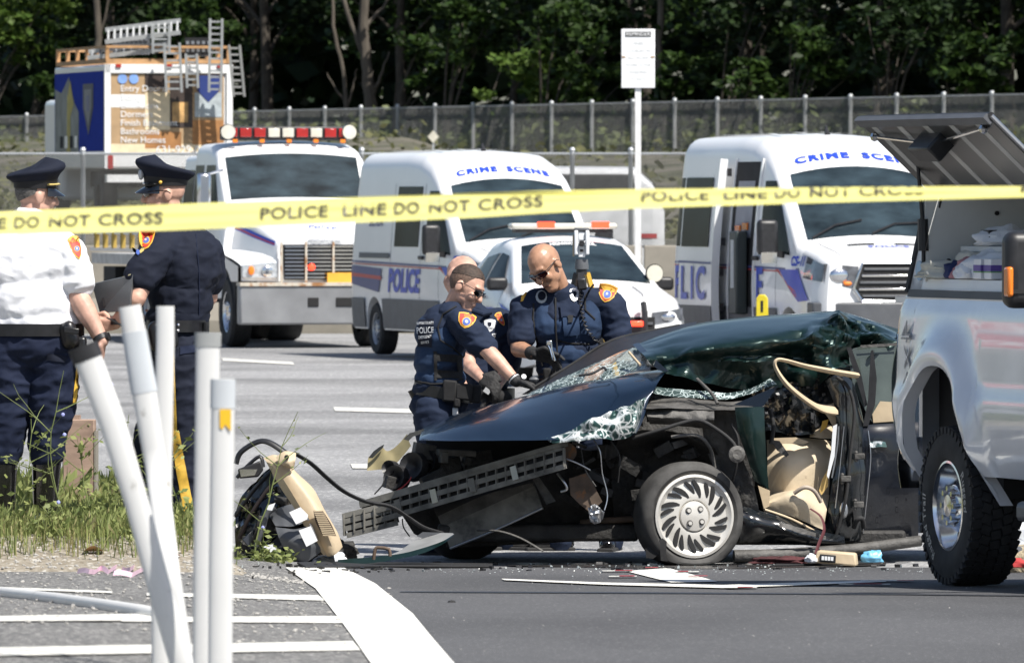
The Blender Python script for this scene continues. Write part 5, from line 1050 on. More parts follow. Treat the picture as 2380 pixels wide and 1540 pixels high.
# white delineator tubes
M_post = mat('delineator_white', (.78, .78, .77), .45, var=.03, vs=5, col2=(.34, .33, .30), c2s=7, c2t=.63, c2w=.06)
N_, L_, b_ = nodes_of(M_post); tr = N_.new('ShaderNodeBsdfTranslucent'); tr.inputs[0].default_value = (.85, .85, .84, 1); ms = N_.new('ShaderNodeMixShader'); ms.inputs[0].default_value = .25
out = [k for k in N_ if k.type == 'OUTPUT_MATERIAL'][0]; L_.new(b_.outputs[0], ms.inputs[1]); L_.new(tr.outputs[0], ms.inputs[2]); L_.new(ms.outputs[0], out.inputs[0])
M_reflect = mat('reflective_grey', (.5, .53, .56), .35, var=.05)
def delineator(label, pts, Y, wpx, extra=(), cap=None, flat=.45, tw=None):
    q = [W(u, v, Y + d) for u, v, d in pts]; r = [w_ / 2 * Y / F for w_ in wpx]; root = empty('delineator_post', (q[-1].x, q[-1].y, zg(q[-1].x, q[-1].y)), 0, label, 'post', 'white delineator posts')
    fine, rr = [], []
    for i in range(len(q) - 1):
        for t in np.arange(0, 1, .2): fine.append(q[i].lerp(q[i + 1], t)); rr.append(lerp(r[i], r[i + 1], t))
    fine.append(q[-1]); rr.append(r[-1]); MB().tube(fine, rr, 18, True, flat, (0, 1, 0)).build('tube', M_post, root, world=True, smooth=40)
    ln = [0]
    for i in range(len(fine) - 1): ln.append(ln[-1] + (fine[i + 1] - fine[i]).length)
    def at(d):
        i = max(k for k in range(len(ln)) if ln[k] <= d + 1e-6); i = min(i, len(fine) - 2); t = (d - ln[i]) / (ln[i + 1] - ln[i]); return fine[i].lerp(fine[i + 1], t), lerp(rr[i], rr[i + 1], t)
    for nm, d0, d1, m in extra:
        a, b = at(d0), at(d1); MB().tube([a[0], a[0].lerp(b[0], .5), b[0]], [a[1] + .0025, (a[1] + b[1]) / 2 + .0025, b[1] + .0025], 18, True, flat, (0, 1, 0)).build(nm, m, root, world=True, smooth=40)
    if cap:
        a, b = at(0.0), at(.03); d = (fine[0] - fine[1]).normalized(); MB().tube([fine[0] - d * .03, fine[0] + d * .012], [rr[0] + .004] * 2, 18, True, flat, (0, 1, 0)).build('cap', cap, root, world=True)
    return root, at
delineator('straight delineator post leaning far left with a black top', [(196, 812, 0), (262, 985, 0), (318, 1170, 0), (375, 1385, 0), (438, 1600, 0), (480, 1750, 0)], 24.2, (66, 62, 56, 54, 54, 54), cap=M_blackplastic)
delineator('delineator post with a grey reflective sleeve leaning slightly left', [(301, 711, .4), (330, 880, .4), (362, 1080, .4), (392, 1320, .2), (432, 1600, 0.2), (460, 1750, .2)], 24.6, (52, 60, 52, 50, 52, 52), extra=(('reflective_sleeve', .075, .255, M_reflect),))
delineator('upright delineator post behind the two leaning ones', [(384, 711, .9), (384, 800, .9), (378, 1050, .9), (374, 1290, .9), (376, 1600, .9)], 24.6, (43, 44, 46, 50, 50))
delineator('upright delineator post with a dark cap, second from the right', [(483, 782, .6), (481, 1000, .6), (477, 1300, .6), (474, 1700, .6)], 24.6, (57, 58, 58, 58), cap=mat('grey_cap', (.3, .31, .31), .5))
r_, at_ = delineator('rightmost delineator post with a grey band and a yellow mark', [(518, 880, 0), (517, 1000, 0), (513, 1300, 0), (510, 1700, 0)], 24.0, (54, 55, 56, 56), extra=(('reflective_band', .002, .082, M_reflect),))
c0, cr = at_(.115); MB().prism([c0 + Vector((dx, -cr * .455 - .003, dz)) for dx, dz in ((-.007, .03), (.024, .03), (.024, -.03), (.016, -.022), (.008, -.012), (0, -.026), (-.007, -.02))], (0, .003, 0)).build('yellow_mark', mat('yellow_tape_mark', (.75, .45, .02), .5), r_, world=True)
lp = [(-60, 1358), (0, 1371), (120, 1385), (250, 1404), (330, 1417), (372, 1424)]
q = [hit(u, v + 18) + Vector((0, 0, .022)) for u, v in lp]; root = empty('delineator_post', q[-1], 0, 'dirty delineator post lying flat on the hatched pavement', 'post', 'white delineator posts')
MB().tube(q, [.022, .023, .024, .025, .026, .022], 14).build('tube', M_post, root, world=True)
# the tape
M_tape = mat('yellow_tape', (.86, .81, .27), .38, var=.04, vs=3, coat=.2); N_, L_, b_ = nodes_of(M_tape)
tr = N_.new('ShaderNodeBsdfTranslucent'); tr.inputs[0].default_value = (.85, .80, .27, 1); ms = N_.new('ShaderNodeMixShader'); ms.inputs[0].default_value = .3
out = [k for k in N_ if k.type == 'OUTPUT_MATERIAL'][0]; L_.new(b_.outputs[0], ms.inputs[1]); L_.new(tr.outputs[0], ms.inputs[2]); L_.new(ms.outputs[0], out.inputs[0])
TW = .076; YT = 21.0; sT = F / YT
us = [-4000, -400, 0, 400, 600, 1100, 1260, 1500, 2000, 2380, 2800]
cv = [640, 540, 519, 505, 497, 479, 471, 463, 453, 447, 442]; wv = [50, 50, 53, 60, 59, 53, 48, 40, 30, 22, 18]; fo = [0, 0, 0, 0, 0, .07, .13, .25, .36, .42, .45]
def tape_pt(X, t, e=0.):
    u = 1190 + X * sT; c, wdt, f = interp(u, us, cv), interp(u, us, wv) / sT, interp(u, us, fo)
    flat_len = (1 - f) * TW; cs = min(1, wdt / flat_len); sn = math.sqrt(max(0, 1 - cs * cs)); wob = .004 * math.sin(X * 5.1) + .002 * math.sin(X * 13 + t * 3)
    zc = H - (c - VH) / sT; d = t * TW; zb = zc - wdt / 2
    if d <= flat_len: y = YT - .5 * sn * flat_len + sn * d; z = zb + cs * d; n = Vector((0, -cs, sn))
    else:
        k = d - flat_len; rad = .0035; arc = math.pi * rad; a = min(k, arc) / rad; rest = max(0, k - arc)
        y = YT + .5 * sn * flat_len - rad + rad * math.cos(a) - 0 * rest; z = zb + wdt + rad * math.sin(a) - rest * .92 * cs; y -= rest * (sn * .2 + .25)
        n = Vector((0, -1, .3)).normalized()
    crease = .0045 * math.exp(-((t - .62 + .05 * math.sin(X * 2)) / .1) ** 2) + .003 * math.exp(-((t - .25) / .08) ** 2)
    return Vector((X, y + wob - crease, z)) + n * e
tp = empty('police_tape', (0, YT, 0), 0, 'yellow police line tape stretched across the whole view', 'tape')
mb = MB(); mb.grid(lambda a, b: tape_pt(lerp(-4.5, 4.5, a), b), 400, 22); mb.build('band', M_tape, tp, world=True, smooth=80)
M_tp = mat('tape_print', (.03, .028, .018), .5)
for u0 in (-2044, -1161, -278, 605, 1490, 2373, 3256):                # each word is printed at its own place along the tape
    for wrd, a0, a1 in (('POLICE', 0, 158), ('LINE', 192, 294), ('DO', 311, 370), ('NOT', 392, 488), ('CROSS', 506, 657)):
        o = text_mb(wrd, .05, Matrix(), align='LEFT', bold=.0016, spacing=1.08); x0 = min(p[0] for p in o.v); xm = max(p[0] for p in o.v)
        o.v = [tuple(tape_pt((u0 + lerp(a0, a1, (p[0] - x0) / (xm - x0)) - 1190) / sT, .46 + p[1] / TW, .0012)) for p in o.v]; o.build('lettering', M_tp, tp, world=True, smooth=0)
# ------------------------------------------------------------------ the wrecked car
def metallic(name, col, rough, metal, coat, bump=0, bs=20, var=.1):
    return mat(name, col, rough, metal, var=var, vs=5, coat=coat, bump=bump, bs=bs)
M_car = metallic('dark_blue_green_paint', (.006, .015, .032), .24, .3, .55)
M_carg = mat('dark_green_paint', (.007, .024, .021), .3, .5, var=.15, vs=5, coat=.4, col2=(.035, .05, .046), c2s=38, c2t=.60, c2w=.12)
M_bare = mat('crumpled_bare_metal', (.10, .17, .165), .3, .5, var=.5, vs=9, coat=.4, col2=(.74, .78, .78), c2s=11, c2t=.47, c2w=.06, bump=.6, bs=25)
M_carblack = mat('black_body_paint', (.008, .010, .012), .18, var=.4, vs=4, coat=.8)
M_grime = mat('engine_grime', (.022, .021, .020), .7, var=.6, vs=9, bump=.6, bs=30, col2=(.06, .055, .05), c2s=8, c2t=.6)
M_grimelt = mat('grey_grime', (.075, .072, .068), .65, var=.5, vs=9, bump=.5, bs=30)
M_tan = mat('tan_trim', (.50, .40, .27), .55, var=.08, vs=4, bump=.1, bs=30)
M_tanst = mat('tan_trim_stained', (.50, .40, .27), .55, var=.08, vs=4, bump=.1, bs=30, col2=(.22, .06, .04), c2s=7, c2t=.66, c2w=.05)
M_seat = mat('tan_leather', (.56, .47, .34), .45, var=.08, vs=3, bump=.15, bs=18, col2=(.30, .13, .09), c2s=5, c2t=.68, c2w=.06)
M_rust = mat('rusty_metal', (.10, .07, .05), .8, var=.5, vs=8, col2=(.22, .09, .03), c2s=10, c2t=.55)
M_bumper = mat('grey_bumper_plastic', (.15, .145, .13), .6, var=.4, vs=9, col2=(.03, .03, .03), c2s=5, c2t=.5, c2w=.2)
def cracked(name, scales=((9, .035), (24, .06)), dark=(.10, .15, .145), light=(.78, .88, .87), amin=.3, rough=.12, metal=0.):
    m = mat(name, (.1, .13, .13), rough, metal, var=.0); N, L, b = nodes_of(m); tc = [k for k in N if k.type == 'TEX_COORD'][0]; src = None
    wn = N.new('ShaderNodeTexNoise'); wn.inputs['Scale'].default_value = 9; L.new(tc.outputs['Object'], wn.inputs['Vector'])
    ad = N.new('ShaderNodeMix'); ad.data_type = 'RGBA'; ad.blend_type = 'LINEAR_LIGHT'; ad.inputs[0].default_value = .05; L.new(tc.outputs['Object'], ad.inputs[6]); L.new(wn.outputs['Color'], ad.inputs[7])
    acc = None
    for sc, wdt in scales:
        v = N.new('ShaderNodeTexVoronoi'); v.feature = 'DISTANCE_TO_EDGE'; v.inputs['Scale'].default_value = sc; L.new(ad.outputs[2], v.inputs['Vector'])
        r = N.new('ShaderNodeValToRGB'); r.color_ramp.elements[0].position = 0; r.color_ramp.elements[0].color = (1, 1, 1, 1); r.color_ramp.elements[1].position = wdt; r.color_ramp.elements[1].color = (0, 0, 0, 1); L.new(v.outputs[0], r.inputs[0])
        if acc is None: acc = r.outputs[0]
        else:
            mx = N.new('ShaderNodeMath'); mx.operation = 'MAXIMUM'; L.new(acc, mx.inputs[0]); L.new(r.outputs[0], mx.inputs[1]); acc = mx.outputs[0]
    n2 = N.new('ShaderNodeTexNoise'); n2.inputs['Scale'].default_value = 6; L.new(tc.outputs['Object'], n2.inputs['Vector'])
    r2 = N.new('ShaderNodeValToRGB'); r2.color_ramp.elements[0].position = .3; r2.color_ramp.elements[0].color = (.35,) * 3 + (1,); r2.color_ramp.elements[1].position = .62; L.new(n2.outputs[0], r2.inputs[0])
    mu = N.new('ShaderNodeMath'); mu.operation = 'MULTIPLY'; L.new(acc, mu.inputs[0]); L.new(r2.outputs[0], mu.inputs[1])
    cm = N.new('ShaderNodeMix'); cm.data_type = 'RGBA'; L.new(mu.outputs[0], cm.inputs[0]); cm.inputs[6].default_value = (*dark, 1); cm.inputs[7].default_value = (*light, 1); L.new(cm.outputs[2], b.inputs['Base Color'])
    al = N.new('ShaderNodeMapRange'); al.inputs[3].default_value = amin; al.inputs[4].default_value = 1.; L.new(mu.outputs[0], al.inputs[0]); L.new(al.outputs[0], b.inputs['Alpha'])
    return m
M_crack = cracked('shattered_glass'); M_bare2 = cracked('flaked_paint_metal', ((8, .10), (17, .12)), (.03, .075, .072), (.85, .88, .88), 1., .3, .3)
def crease(p, f):                           # sharp-edged folds
    q = p * f; a = abs(noise.noise(q)); b = abs(noise.noise(q * 2.1 + Vector((5, 1, 3)))); return (a - .25) + .5 * (b - .25)
def rowgrid(rows, nu=10, nv=6, amp=None, fr=4., push=(0, -1, .3), curve=True, extra=None):
    """smooth sheet through rows of (u, v, depth) points; amp(a, b) is the crumpling in metres"""
    R_ = [[P(*p) for p in r] for r in rows]; m, n = len(R_), len(R_[0]); push = Vector(push)
    def cr(p0, p1, p2, p3, t):
        if not curve: return p1.lerp(p2, t)
        return .5 * ((2 * p1) + (p2 - p0) * t + (2 * p0 - 5 * p1 + 4 * p2 - p3) * t * t + (3 * p1 - p0 - 3 * p2 + p3) * t ** 3)
    def along(pts, t):
        k = len(pts) - 1; i = min(int(t * k), k - 1); f = t * k - i; return cr(pts[max(i - 1, 0)], pts[i], pts[i + 1], pts[min(i + 2, k)], f)
    def fn(a, b):
        p = along([along(r, a) for r in R_], b)
        if amp:
            k = amp(a, b) if callable(amp) else amp
            p = p + push * (k * crease(p, fr))
        if extra: p = p + push * extra(a, b)
        return p
    mb = MB(); return mb, fn, nu * (n - 1), nv * (m - 1)
WR = None
def panel(name, m, rows, parent=None, th=.006, smooth=40, **k):
    mb, fn, a, b = rowgrid(rows, **k); mb.grid(fn, a, b, th, (0, .7 * th, -.7 * th)); return mb.build(name, m, parent or WR, smooth=smooth, world=True)
def ptube(name, m, pts, rpx, parent=None, n=8, flat=1., sub=4):
    q = [P(*p) for p in pts]; rs = rpx if hasattr(rpx, '__len__') else [rpx] * len(q); fine, rr = [], []
    for i in range(len(q) - 1):
        p0, p1, p2, p3 = q[max(i - 1, 0)], q[i], q[i + 1], q[min(i + 2, len(q) - 1)]
        for j in range(sub):
            t = j / sub; fine.append(.5 * ((2 * p1) + (p2 - p0) * t + (2 * p0 - 5 * p1 + 4 * p2 - p3) * t * t + (3 * p1 - p0 - 3 * p2 + p3) * t ** 3)); rr.append(lerp(rs[i], rs[i + 1], t) / 400)
    fine.append(q[-1]); rr.append(rs[-1] / 400); return MB().tube(fine, rr, n, True, flat).build(name, m, parent or WR, world=True, smooth=50)
def pbox_(name, m, u, v, d, w_, h_, dp, rot=0, parent=None, bevel=.004, tilt=0):
    return MB().box(P(u, v, d), (w_ / 400, dp, h_ / 400), Matrix.Rotation(R(rot), 3, 'Y') @ Matrix.Rotation(R(tilt), 3, 'Z')).build(name, m, parent or WR, bevel=bevel, world=True)
def pplate(name, m, pts, d, th=.01, parent=None, smooth=0):
    q = [P(p[0], p[1], p[2] if len(p) > 2 else d) for p in pts]; return MB().prism(q, (0, th, 0)).build(name, m, parent or WR, smooth=smooth, world=True)
WR = empty('wrecked_car', (1.0, 50.6, 0), 0, 'crushed dark green saloon car with its front end torn open', 'car')
# dark inner structure: engine bay, floor, firewall, far flank
for nm, (u, v, d, w_, h_, dp) in (('engine_block', (1330, 1130, .95, 560, 170, .9)), ('firewall', (1650, 1080, 1.0, 200, 260, 1.1)), ('floor_pan', (1890, 1240, 1.1, 420, 34, 1.2)), ('front_subframe', (1250, 1232, .7, 470, 40, .8))):
    pbox_(nm, M_grime, u, v, d, w_, h_, dp, bevel=.02, rot=-6 if nm == 'engine_block' else 0)
panel('far_side_panel', M_carblack, [[(1640, 900, 1.75), (1800, 860, 1.8), (1960, 830, 1.85), (2100, 830, 1.9)], [(1640, 1230, 1.75), (1800, 1240, 1.8), (1960, 1245, 1.85), (2100, 1245, 1.9)]], amp=.02)
panel('rear_body', M_car, [[(2085, 775, 1.9), (2200, 850, 1.9), (2330, 930, 1.9), (2560, 945, 1.9)], [(2085, 772, 1.2), (2200, 840, 1.2), (2330, 925, 1.2), (2560, 940, 1.2)], [(2085, 802, .7), (2200, 870, .72), (2330, 935, .75), (2560, 955, .8)], [(2085, 985, .58), (2200, 985, .62), (2330, 990, .68), (2560, 1000, .75)], [(2085, 1240, .62), (2200, 1235, .64), (2330, 1225, .7), (2560, 1200, .8)]])
panel('cabin_dark_sheet', M_dark, [[(1440, 905, 1.0), (1560, 860, .95), (1700, 850, .9), (1800, 850, .9)], [(1440, 1100, .9), (1560, 1100, .85), (1700, 1100, .85), (1800, 1100, .9)]])  # dark sheet added behind the gap to stand for the cabin's shade
panel('inner_wing', M_grime, [[(1400, 960, .5), (1500, 900, .5), (1620, 930, .45)], [(1400, 1040, .35), (1500, 1040, .35), (1640, 1040, .35)]], amp=.05, fr=7)
# hood folded up, its crumpled corner, the torn tan lip at its front
HOOD = [[(985, 990, 1.2), (1040, 968, 1.2), (1120, 945, 1.25), (1220, 922, 1.25), (1330, 897, 1.2), (1440, 880, 1.1), (1540, 864, 1.0)], [(980, 1002, .4), (1060, 968, .5), (1140, 945, .55), (1230, 920, .6), (1340, 893, .55), (1450, 873, .5), (1553, 857, .45)],
        [(976, 1014, -.1), (1060, 992, -.05), (1160, 972, 0), (1260, 957, .05), (1370, 938, .05), (1460, 915, .05), (1530, 888, .1)], [(974, 1023, -.3), (1080, 1024, -.32), (1180, 1023, -.33), (1280, 1022, -.33), (1385, 1020, -.3), (1475, 1008, -.2), (1507, 930, 0)]]
panel('hood', M_car, HOOD, nu=8, nv=8, amp=lambda a, b: .012 + .03 * ss(.5, 1, a) * b, fr=2.4)
panel('crumpled_fender', M_bare2, [[(1270, 1012, -.36), (1320, 997, -.35), (1370, 975, -.33), (1420, 955, -.3), (1465, 938, -.25), (1504, 922, -.1)], [(1275, 1018, -.37), (1330, 1010, -.36), (1380, 1000, -.34), (1425, 988, -.31), (1465, 972, -.26), (1494, 950, -.14)], [(1285, 1023, -.38), (1335, 1023, -.37), (1390, 1022, -.35), (1430, 1019, -.32), (1462, 1013, -.27), (1480, 1005, -.16)]], nu=10, nv=12, amp=.17, fr=4.2, smooth=20)
panel('torn_lip', mat('olive_tan_primer', (.33, .28, .15), .6, var=.2), [[(856, 1062, .7), (884, 1038, .68), (900, 1048, .66), (922, 1036, .64), (946, 1008, .6)], [(854, 1078, .68), (884, 1064, .66), (902, 1064, .64), (924, 1056, .62), (950, 1022, .58)], [(853, 1093, .66), (880, 1090, .64), (900, 1088, .62), (925, 1072, .6), (955, 1035, .56)]], amp=.02, nu=5, nv=5)
pplate('torn_edge', M_carblack, [(856, 1064), (868, 1048), (882, 1038), (893, 1032), (890, 1040), (880, 1050), (866, 1064)], .64, .01); pplate('torn_edge', M_carblack, [(938, 1020), (952, 1006), (985, 996), (985, 1006), (960, 1014), (950, 1024)], .45, .02)
ptube('scratch', mat('pale_scratch', (.3, .33, .36), .5), [(1278, 962, .03), (1258, 996, -.12)], (1.2, .5)); 
# roof pressed down over the cabin
ROOF = [[(1490, 792, 1.3), (1600, 756, 1.35), (1720, 738, 1.4), (1850, 728, 1.5), (1945, 723, 1.6), (2020, 742, 1.7), (2088, 765, 1.75)], [(1482, 803, .9), (1600, 767, .9), (1720, 748, .9), (1850, 737, .95), (1945, 731, 1.0), (2020, 749, 1.1), (2088, 774, 1.2)],
        [(1497, 828, .42), (1610, 806, .36), (1720, 792, .30), (1840, 780, .32), (1945, 776, .42), (2010, 782, .65), (2085, 790, .8)], [(1516, 848, .34), (1620, 844, .36), (1720, 842, .36), (1830, 830, .42), (1930, 842, .52), (1990, 812, .62), (2082, 799, .74)], [(1556, 868, .26), (1640, 888, .34), (1730, 908, .40), (1800, 902, .42), (1900, 900, .50), (1968, 850, .5), (2080, 806, .69)]]
def fold(a, b, L=((.67, .16, .67, .72, .05, .09), (.67, .30, .53, .60, .05, .07), (.67, .45, .47, .52, .045, -.06), (.67, .34, .80, .62, .05, .07), (.12, .42, .02, .78, .06, -.05), (.42, .70, .60, .95, .05, .06), (.25, .74, .48, .82, .05, .05), (.56, .38, .60, .80, .04, .06), (.75, .3, .74, .8, .04, -.06))):
    k = 0                                   # sharp folds of the sheet metal
    for a0, b0, a1, b1, wd, am in L:
        t = max(0, min(1, ((a - a0) * (a1 - a0) + (b - b0) * (b1 - b0)) / ((a1 - a0) ** 2 + (b1 - b0) ** 2))); d = math.hypot((a - a0 - t * (a1 - a0)) * 1.0, (b - b0 - t * (b1 - b0)) * .6); k += am * max(0, 1 - d / wd) * min(1, 4 * t * (1 - t) + .3)
    return k
panel('roof', M_carg, ROOF, nu=16, nv=16, extra=fold, amp=lambda a, b: .006 + .34 * ss(.48, .70, a) * ss(1.0, .84, a) * ss(.15, .45, b) + .10 * ss(.25, .0, a) * b + .08 * ss(.42, .7, b), fr=3.2, smooth=18)
panel('roof_rail', M_blackplastic, [[(1212, 917, 1.3), (1330, 842, 1.35), (1420, 788, 1.4), (1500, 768, 1.4), (1620, 747, 1.4)], [(1240, 915, 1.1), (1345, 866, 1.0), (1440, 818, .95), (1482, 806, .92), (1612, 766, .95)]], nu=6, nv=3)
ptube('window_seal', M_rubber, [(1232, 905, 1.25), (1330, 846, 1.3), (1425, 790, 1.35), (1580, 756, 1.37)], 3.5)
# shattered windscreen in two pieces
panel('windscreen', M_crack, [[(1222, 918, .75), (1300, 880, .8), (1380, 846, .85), (1440, 820, .9), (1484, 803, .9)], [(1226, 922, .62), (1330, 897, .58), (1405, 884, .5), (1462, 868, .45), (1514, 852, .36)]], nu=6, nv=8, amp=.03, fr=5, th=.004)
panel('windscreen_strip', M_crack, [[(1512, 898, .22), (1570, 903, .2), (1640, 908, .18), (1700, 912, .15), (1752, 900, .1), (1790, 880, .1)], [(1520, 914, .16), (1580, 922, .14), (1640, 926, .12), (1700, 926, .1), (1752, 912, .08), (1806, 892, .06)]], nu=6, nv=4, amp=.03, fr=8, th=.004)
ptube('wiper_arm', M_blackplastic, [(1345, 872, .5), (1375, 868, .5), (1402, 854, .52), (1408, 860, .5)], 3); ptube('pillar_trim', M_tan, [(1462, 818, .55), (1488, 848, .38)], 3)
panel('a_pillar', M_carblack, [[(1470, 800, .8), (1500, 830, .45), (1530, 860, .28)], [(1484, 796, .82), (1516, 828, .43), (1556, 864, .24)]], nu=5, nv=2)
# dash top, cowl and the pressed in door
panel('cowl', M_grimelt, [[(1490, 936, .3), (1570, 924, .3), (1650, 930, .28), (1730, 930, .2), (1800, 898, .12)], [(1490, 950, -.05), (1570, 948, .0), (1650, 952, .04), (1730, 952, .03), (1776, 945, .0)]], amp=.03, fr=8)
pplate('cowl_flap', M_car, [(1705, 940), (1812, 894), (1800, 908), (1772, 946)], .0, .01); ptube('wiper_arm', M_grimelt, [(1620, 880, .2), (1655, 915, .1), (1668, 938, .05)], 4)
panel('crushed_door', M_carblack, [[(1745, 905, .36), (1800, 895, .38), (1880, 885, .42), (1955, 860, .5)], [(1755, 950, .38), (1820, 940, .42), (1890, 930, .5), (1955, 915, .55)], [(1770, 1005, .45), (1830, 1008, .5), (1890, 1012, .55), (1945, 990, .6)]], nu=10, nv=8, amp=.16, fr=6, smooth=25)
# tan pillar trim torn loose into a loop
ptube('pillar_trim', M_tanst, [(1988, 872, .36), (1930, 862, .2), (1870, 850, .08), (1828, 838, .0), (1806, 836, -.02), (1802, 852, -.02), (1826, 890, .0), (1868, 926, .1), (1905, 948, .25), (1935, 952, .38)], (15, 13, 11, 9, 8, 9, 12, 13, 15, 19), flat=.5)
pplate('trim_panel', M_tan, [(1908, 948), (1940, 935), (1950, 985), (1948, 1015), (1925, 970)], .46, .02)
# seats and tan interior
panel('seat_back', M_seat, [[(1782, 1022, .62), (1830, 1016, .6), (1885, 1018, .62), (1932, 1024, .7)], [(1784, 1080, .50), (1830, 1072, .44), (1885, 1070, .48), (1930, 1080, .6)], [(1780, 1160, .52), (1830, 1156, .46), (1880, 1152, .5), (1926, 1160, .62)]], nu=8, nv=8, amp=.03, fr=3)
panel('seat_cushion', M_seat, [[(1776, 1152, .48), (1830, 1140, .46), (1880, 1138, .48), (1928, 1150, .56)], [(1772, 1172, .30), (1830, 1150, .24), (1862, 1156, .26), (1920, 1196, .4)], [(1776, 1190, .30), (1830, 1196, .26), (1860, 1206, .28), (1914, 1232, .4)]], nu=8, nv=6, amp=.04, fr=4)
panel('headrest', M_tan, [[(1885, 985, .62), (1912, 975, .6), (1938, 985, .62)], [(1882, 1016, .56), (1912, 1018, .54), (1938, 1020, .58)]], amp=.03, fr=6); pplate('buckle', M_yelpaint, [(1912, 978), (1926, 974), (1922, 992), (1906, 1006)], .5, .01)
pplate('seat_side', mat('yellow_foam', (.6, .42, .16), .9), [(1912, 1112), (1926, 1088), (1924, 1130), (1910, 1150), (1904, 1140)], .44, .02); pplate('trim_panel', M_tanst, [(1796, 1018), (1850, 1016), (1880, 1026), (1868, 1032), (1806, 1030)], .44, .015)
pplate('torn_trim', M_grimelt, [(1790, 1022), (1812, 1024), (1834, 1056), (1828, 1062), (1806, 1046)], .34, .012); ptube('seat_trim', mat('grey_tan_trim', (.38, .32, .26), .6), [(1846, 1146, .22), (1870, 1132, .2), (1892, 1140, .22), (1908, 1166, .26)], 5)
pplate('footwell_trim', M_tan, [(1762, 1128), (1790, 1140), (1788, 1176), (1776, 1182)], .26, .02); ptube('seat_belt', mat('dark_red_belt', (.08, .015, .02), .8), [(1884, 1182, .2), (1908, 1200, .16), (1916, 1230, .12), (1904, 1262, .08), (1896, 1288, .04)], 5, flat=.3)
# middle pillar with hinges, rear door with its window
panel('b_pillar', M_carblack, [[(1918, 885, .42), (1952, 868, .40), (1980, 884, .44), (1996, 930, .5)], [(1940, 950, .42), (1962, 940, .40), (1984, 950, .42), (2008, 985, .5)], [(1944, 1060, .42), (1962, 1060, .40), (1986, 1062, .42), (2012, 1062, .48)], [(1930, 1150, .42), (1958, 1150, .40), (1986, 1152, .42), (2010, 1150, .48)], [(1918, 1258, .44), (1950, 1258, .42), (1980, 1256, .44), (2002, 1252, .5)]], nu=6, nv=6, amp=.035, fr=5)
ptube('door_seal', M_rubber, [(1945, 876, .38), (1972, 900, .37), (1986, 960, .37), (1976, 1060, .37), (1966, 1160, .37), (1940, 1256, .4)], 4); ptube('bare_edge', M_alu, [(1950, 990, .4), (1946, 1040, .4), (1934, 1110, .4)], 2.2); ptube('bare_edge', M_alu, [(1962, 990, .38), (1952, 1090, .38), (1942, 1180, .38)], 1.2)
pplate('belt_strip', M_capwhite, [(1936, 990), (1946, 985), (1940, 1060), (1926, 1112), (1922, 1105), (1932, 1050)], .40, .008)
for u, v in ((1998, 1060), (1996, 1172), (1966, 1112)):
    h_ = pbox_('hinge', M_grimelt, u, v, .38, 24, 14, .05); 
    for dv in (-9, 9): MB().ball(P(u - 8, v + dv, .37), .012, 7).build('bolt', M_grimelt, h_, world=True)
MB().ball(P(1962, 1185, .385), (.025, .012, .05), 10).build('dent', M_alu, WR, world=True); ptube('wiring_boot', M_rubber, [(1985, 1225, .4), (1992, 1208, .36), (2004, 1205, .36), (2008, 1225, .4)], 6)
panel('rear_door', mat('dull_navy_black_paint', (.006, .008, .013), .22, var=.4, vs=4, coat=.5), [[(2006, 988, .50), (2060, 984, .52), (2135, 980, .56)], [(2004, 1030, .47), (2060, 1028, .49), (2135, 1028, .53)], [(2006, 1130, .48), (2060, 1130, .50), (2135, 1130, .54)], [(1996, 1252, .54), (2060, 1250, .56), (2135, 1245, .6)]], nu=8, nv=6, amp=.012, fr=4)
ptube('bare_edge', M_alu, [(2018, 1000, .45), (2024, 1060, .44), (2018, 1130, .45), (2006, 1240, .5)], 1.3); panel('scraped_patch', M_bare, [[(2022, 1024, .462), (2058, 1026, .472)], [(2022, 1040, .46), (2062, 1038, .47)]], amp=.03, fr=12, nu=8)
panel('rear_window', mat('tinted_side_glass', (.06, .075, .07), .06, var=.5, vs=3, spec=.5), [[(1972, 812, .62), (2030, 800, .66), (2088, 800, .7)], [(1985, 900, .58), (2030, 890, .62), (2088, 890, .66)], [(2030, 985, .56), (2050, 984, .58), (2088, 982, .6)]])
pplate('rear_seat', M_tan, [(2028, 962), (2046, 932), (2088, 935), (2088, 978), (2030, 982)], .555, .01); panel('window_top_trim', M_grimelt, [[(2000, 802, .6), (2088, 796, .66)], [(2000, 808, .6), (2088, 803, .66)]])  # grey strip along the top edge of the rear window
pplate('window_frame', M_blackplastic, [(1968, 808), (1978, 806), (2002, 870), (2016, 940), (2010, 945), (1990, 880)], .50, .02); pplate('window_frame', M_blackplastic, [(2024, 816), (2030, 812), (2038, 880), (2034, 940), (2018, 990), (2006, 990), (2018, 930)], .48, .02)
# sill, exhaust and underside
panel('sill', M_carblack, [[(1716, 1172, .15), (1800, 1196, .2), (1880, 1226, .28), (1962, 1246, .4)], [(1718, 1200, .08), (1800, 1224, .12), (1880, 1248, .2), (1965, 1262, .34)], [(1720, 1260, .14), (1800, 1262, .2), (1880, 1268, .26), (1970, 1272, .4)]], amp=.03, fr=6); ptube('sill_trim', M_tan, [(1778, 1184, .2), (1840, 1206, .22), (1905, 1240, .3)], 3)
panel('scraped_sill', M_grimelt, [[(1812, 1212, .09), (1860, 1226, .12), (1920, 1246, .2)], [(1812, 1224, .08), (1860, 1238, .11), (1920, 1254, .2)]], amp=.02, fr=12)
ptube('rocker_tube', M_grimelt, [(1706, 1292, .1), (1800, 1290, .15), (1920, 1282, .28), (2020, 1272, .4), (2140, 1256, .5)], (15, 15, 14, 13, 13)); ptube('exhaust_pipe', M_rust, [(1120, 1248, .9), (1300, 1228, .8), (1400, 1222, .7), (1700, 1240, .7)], 7)
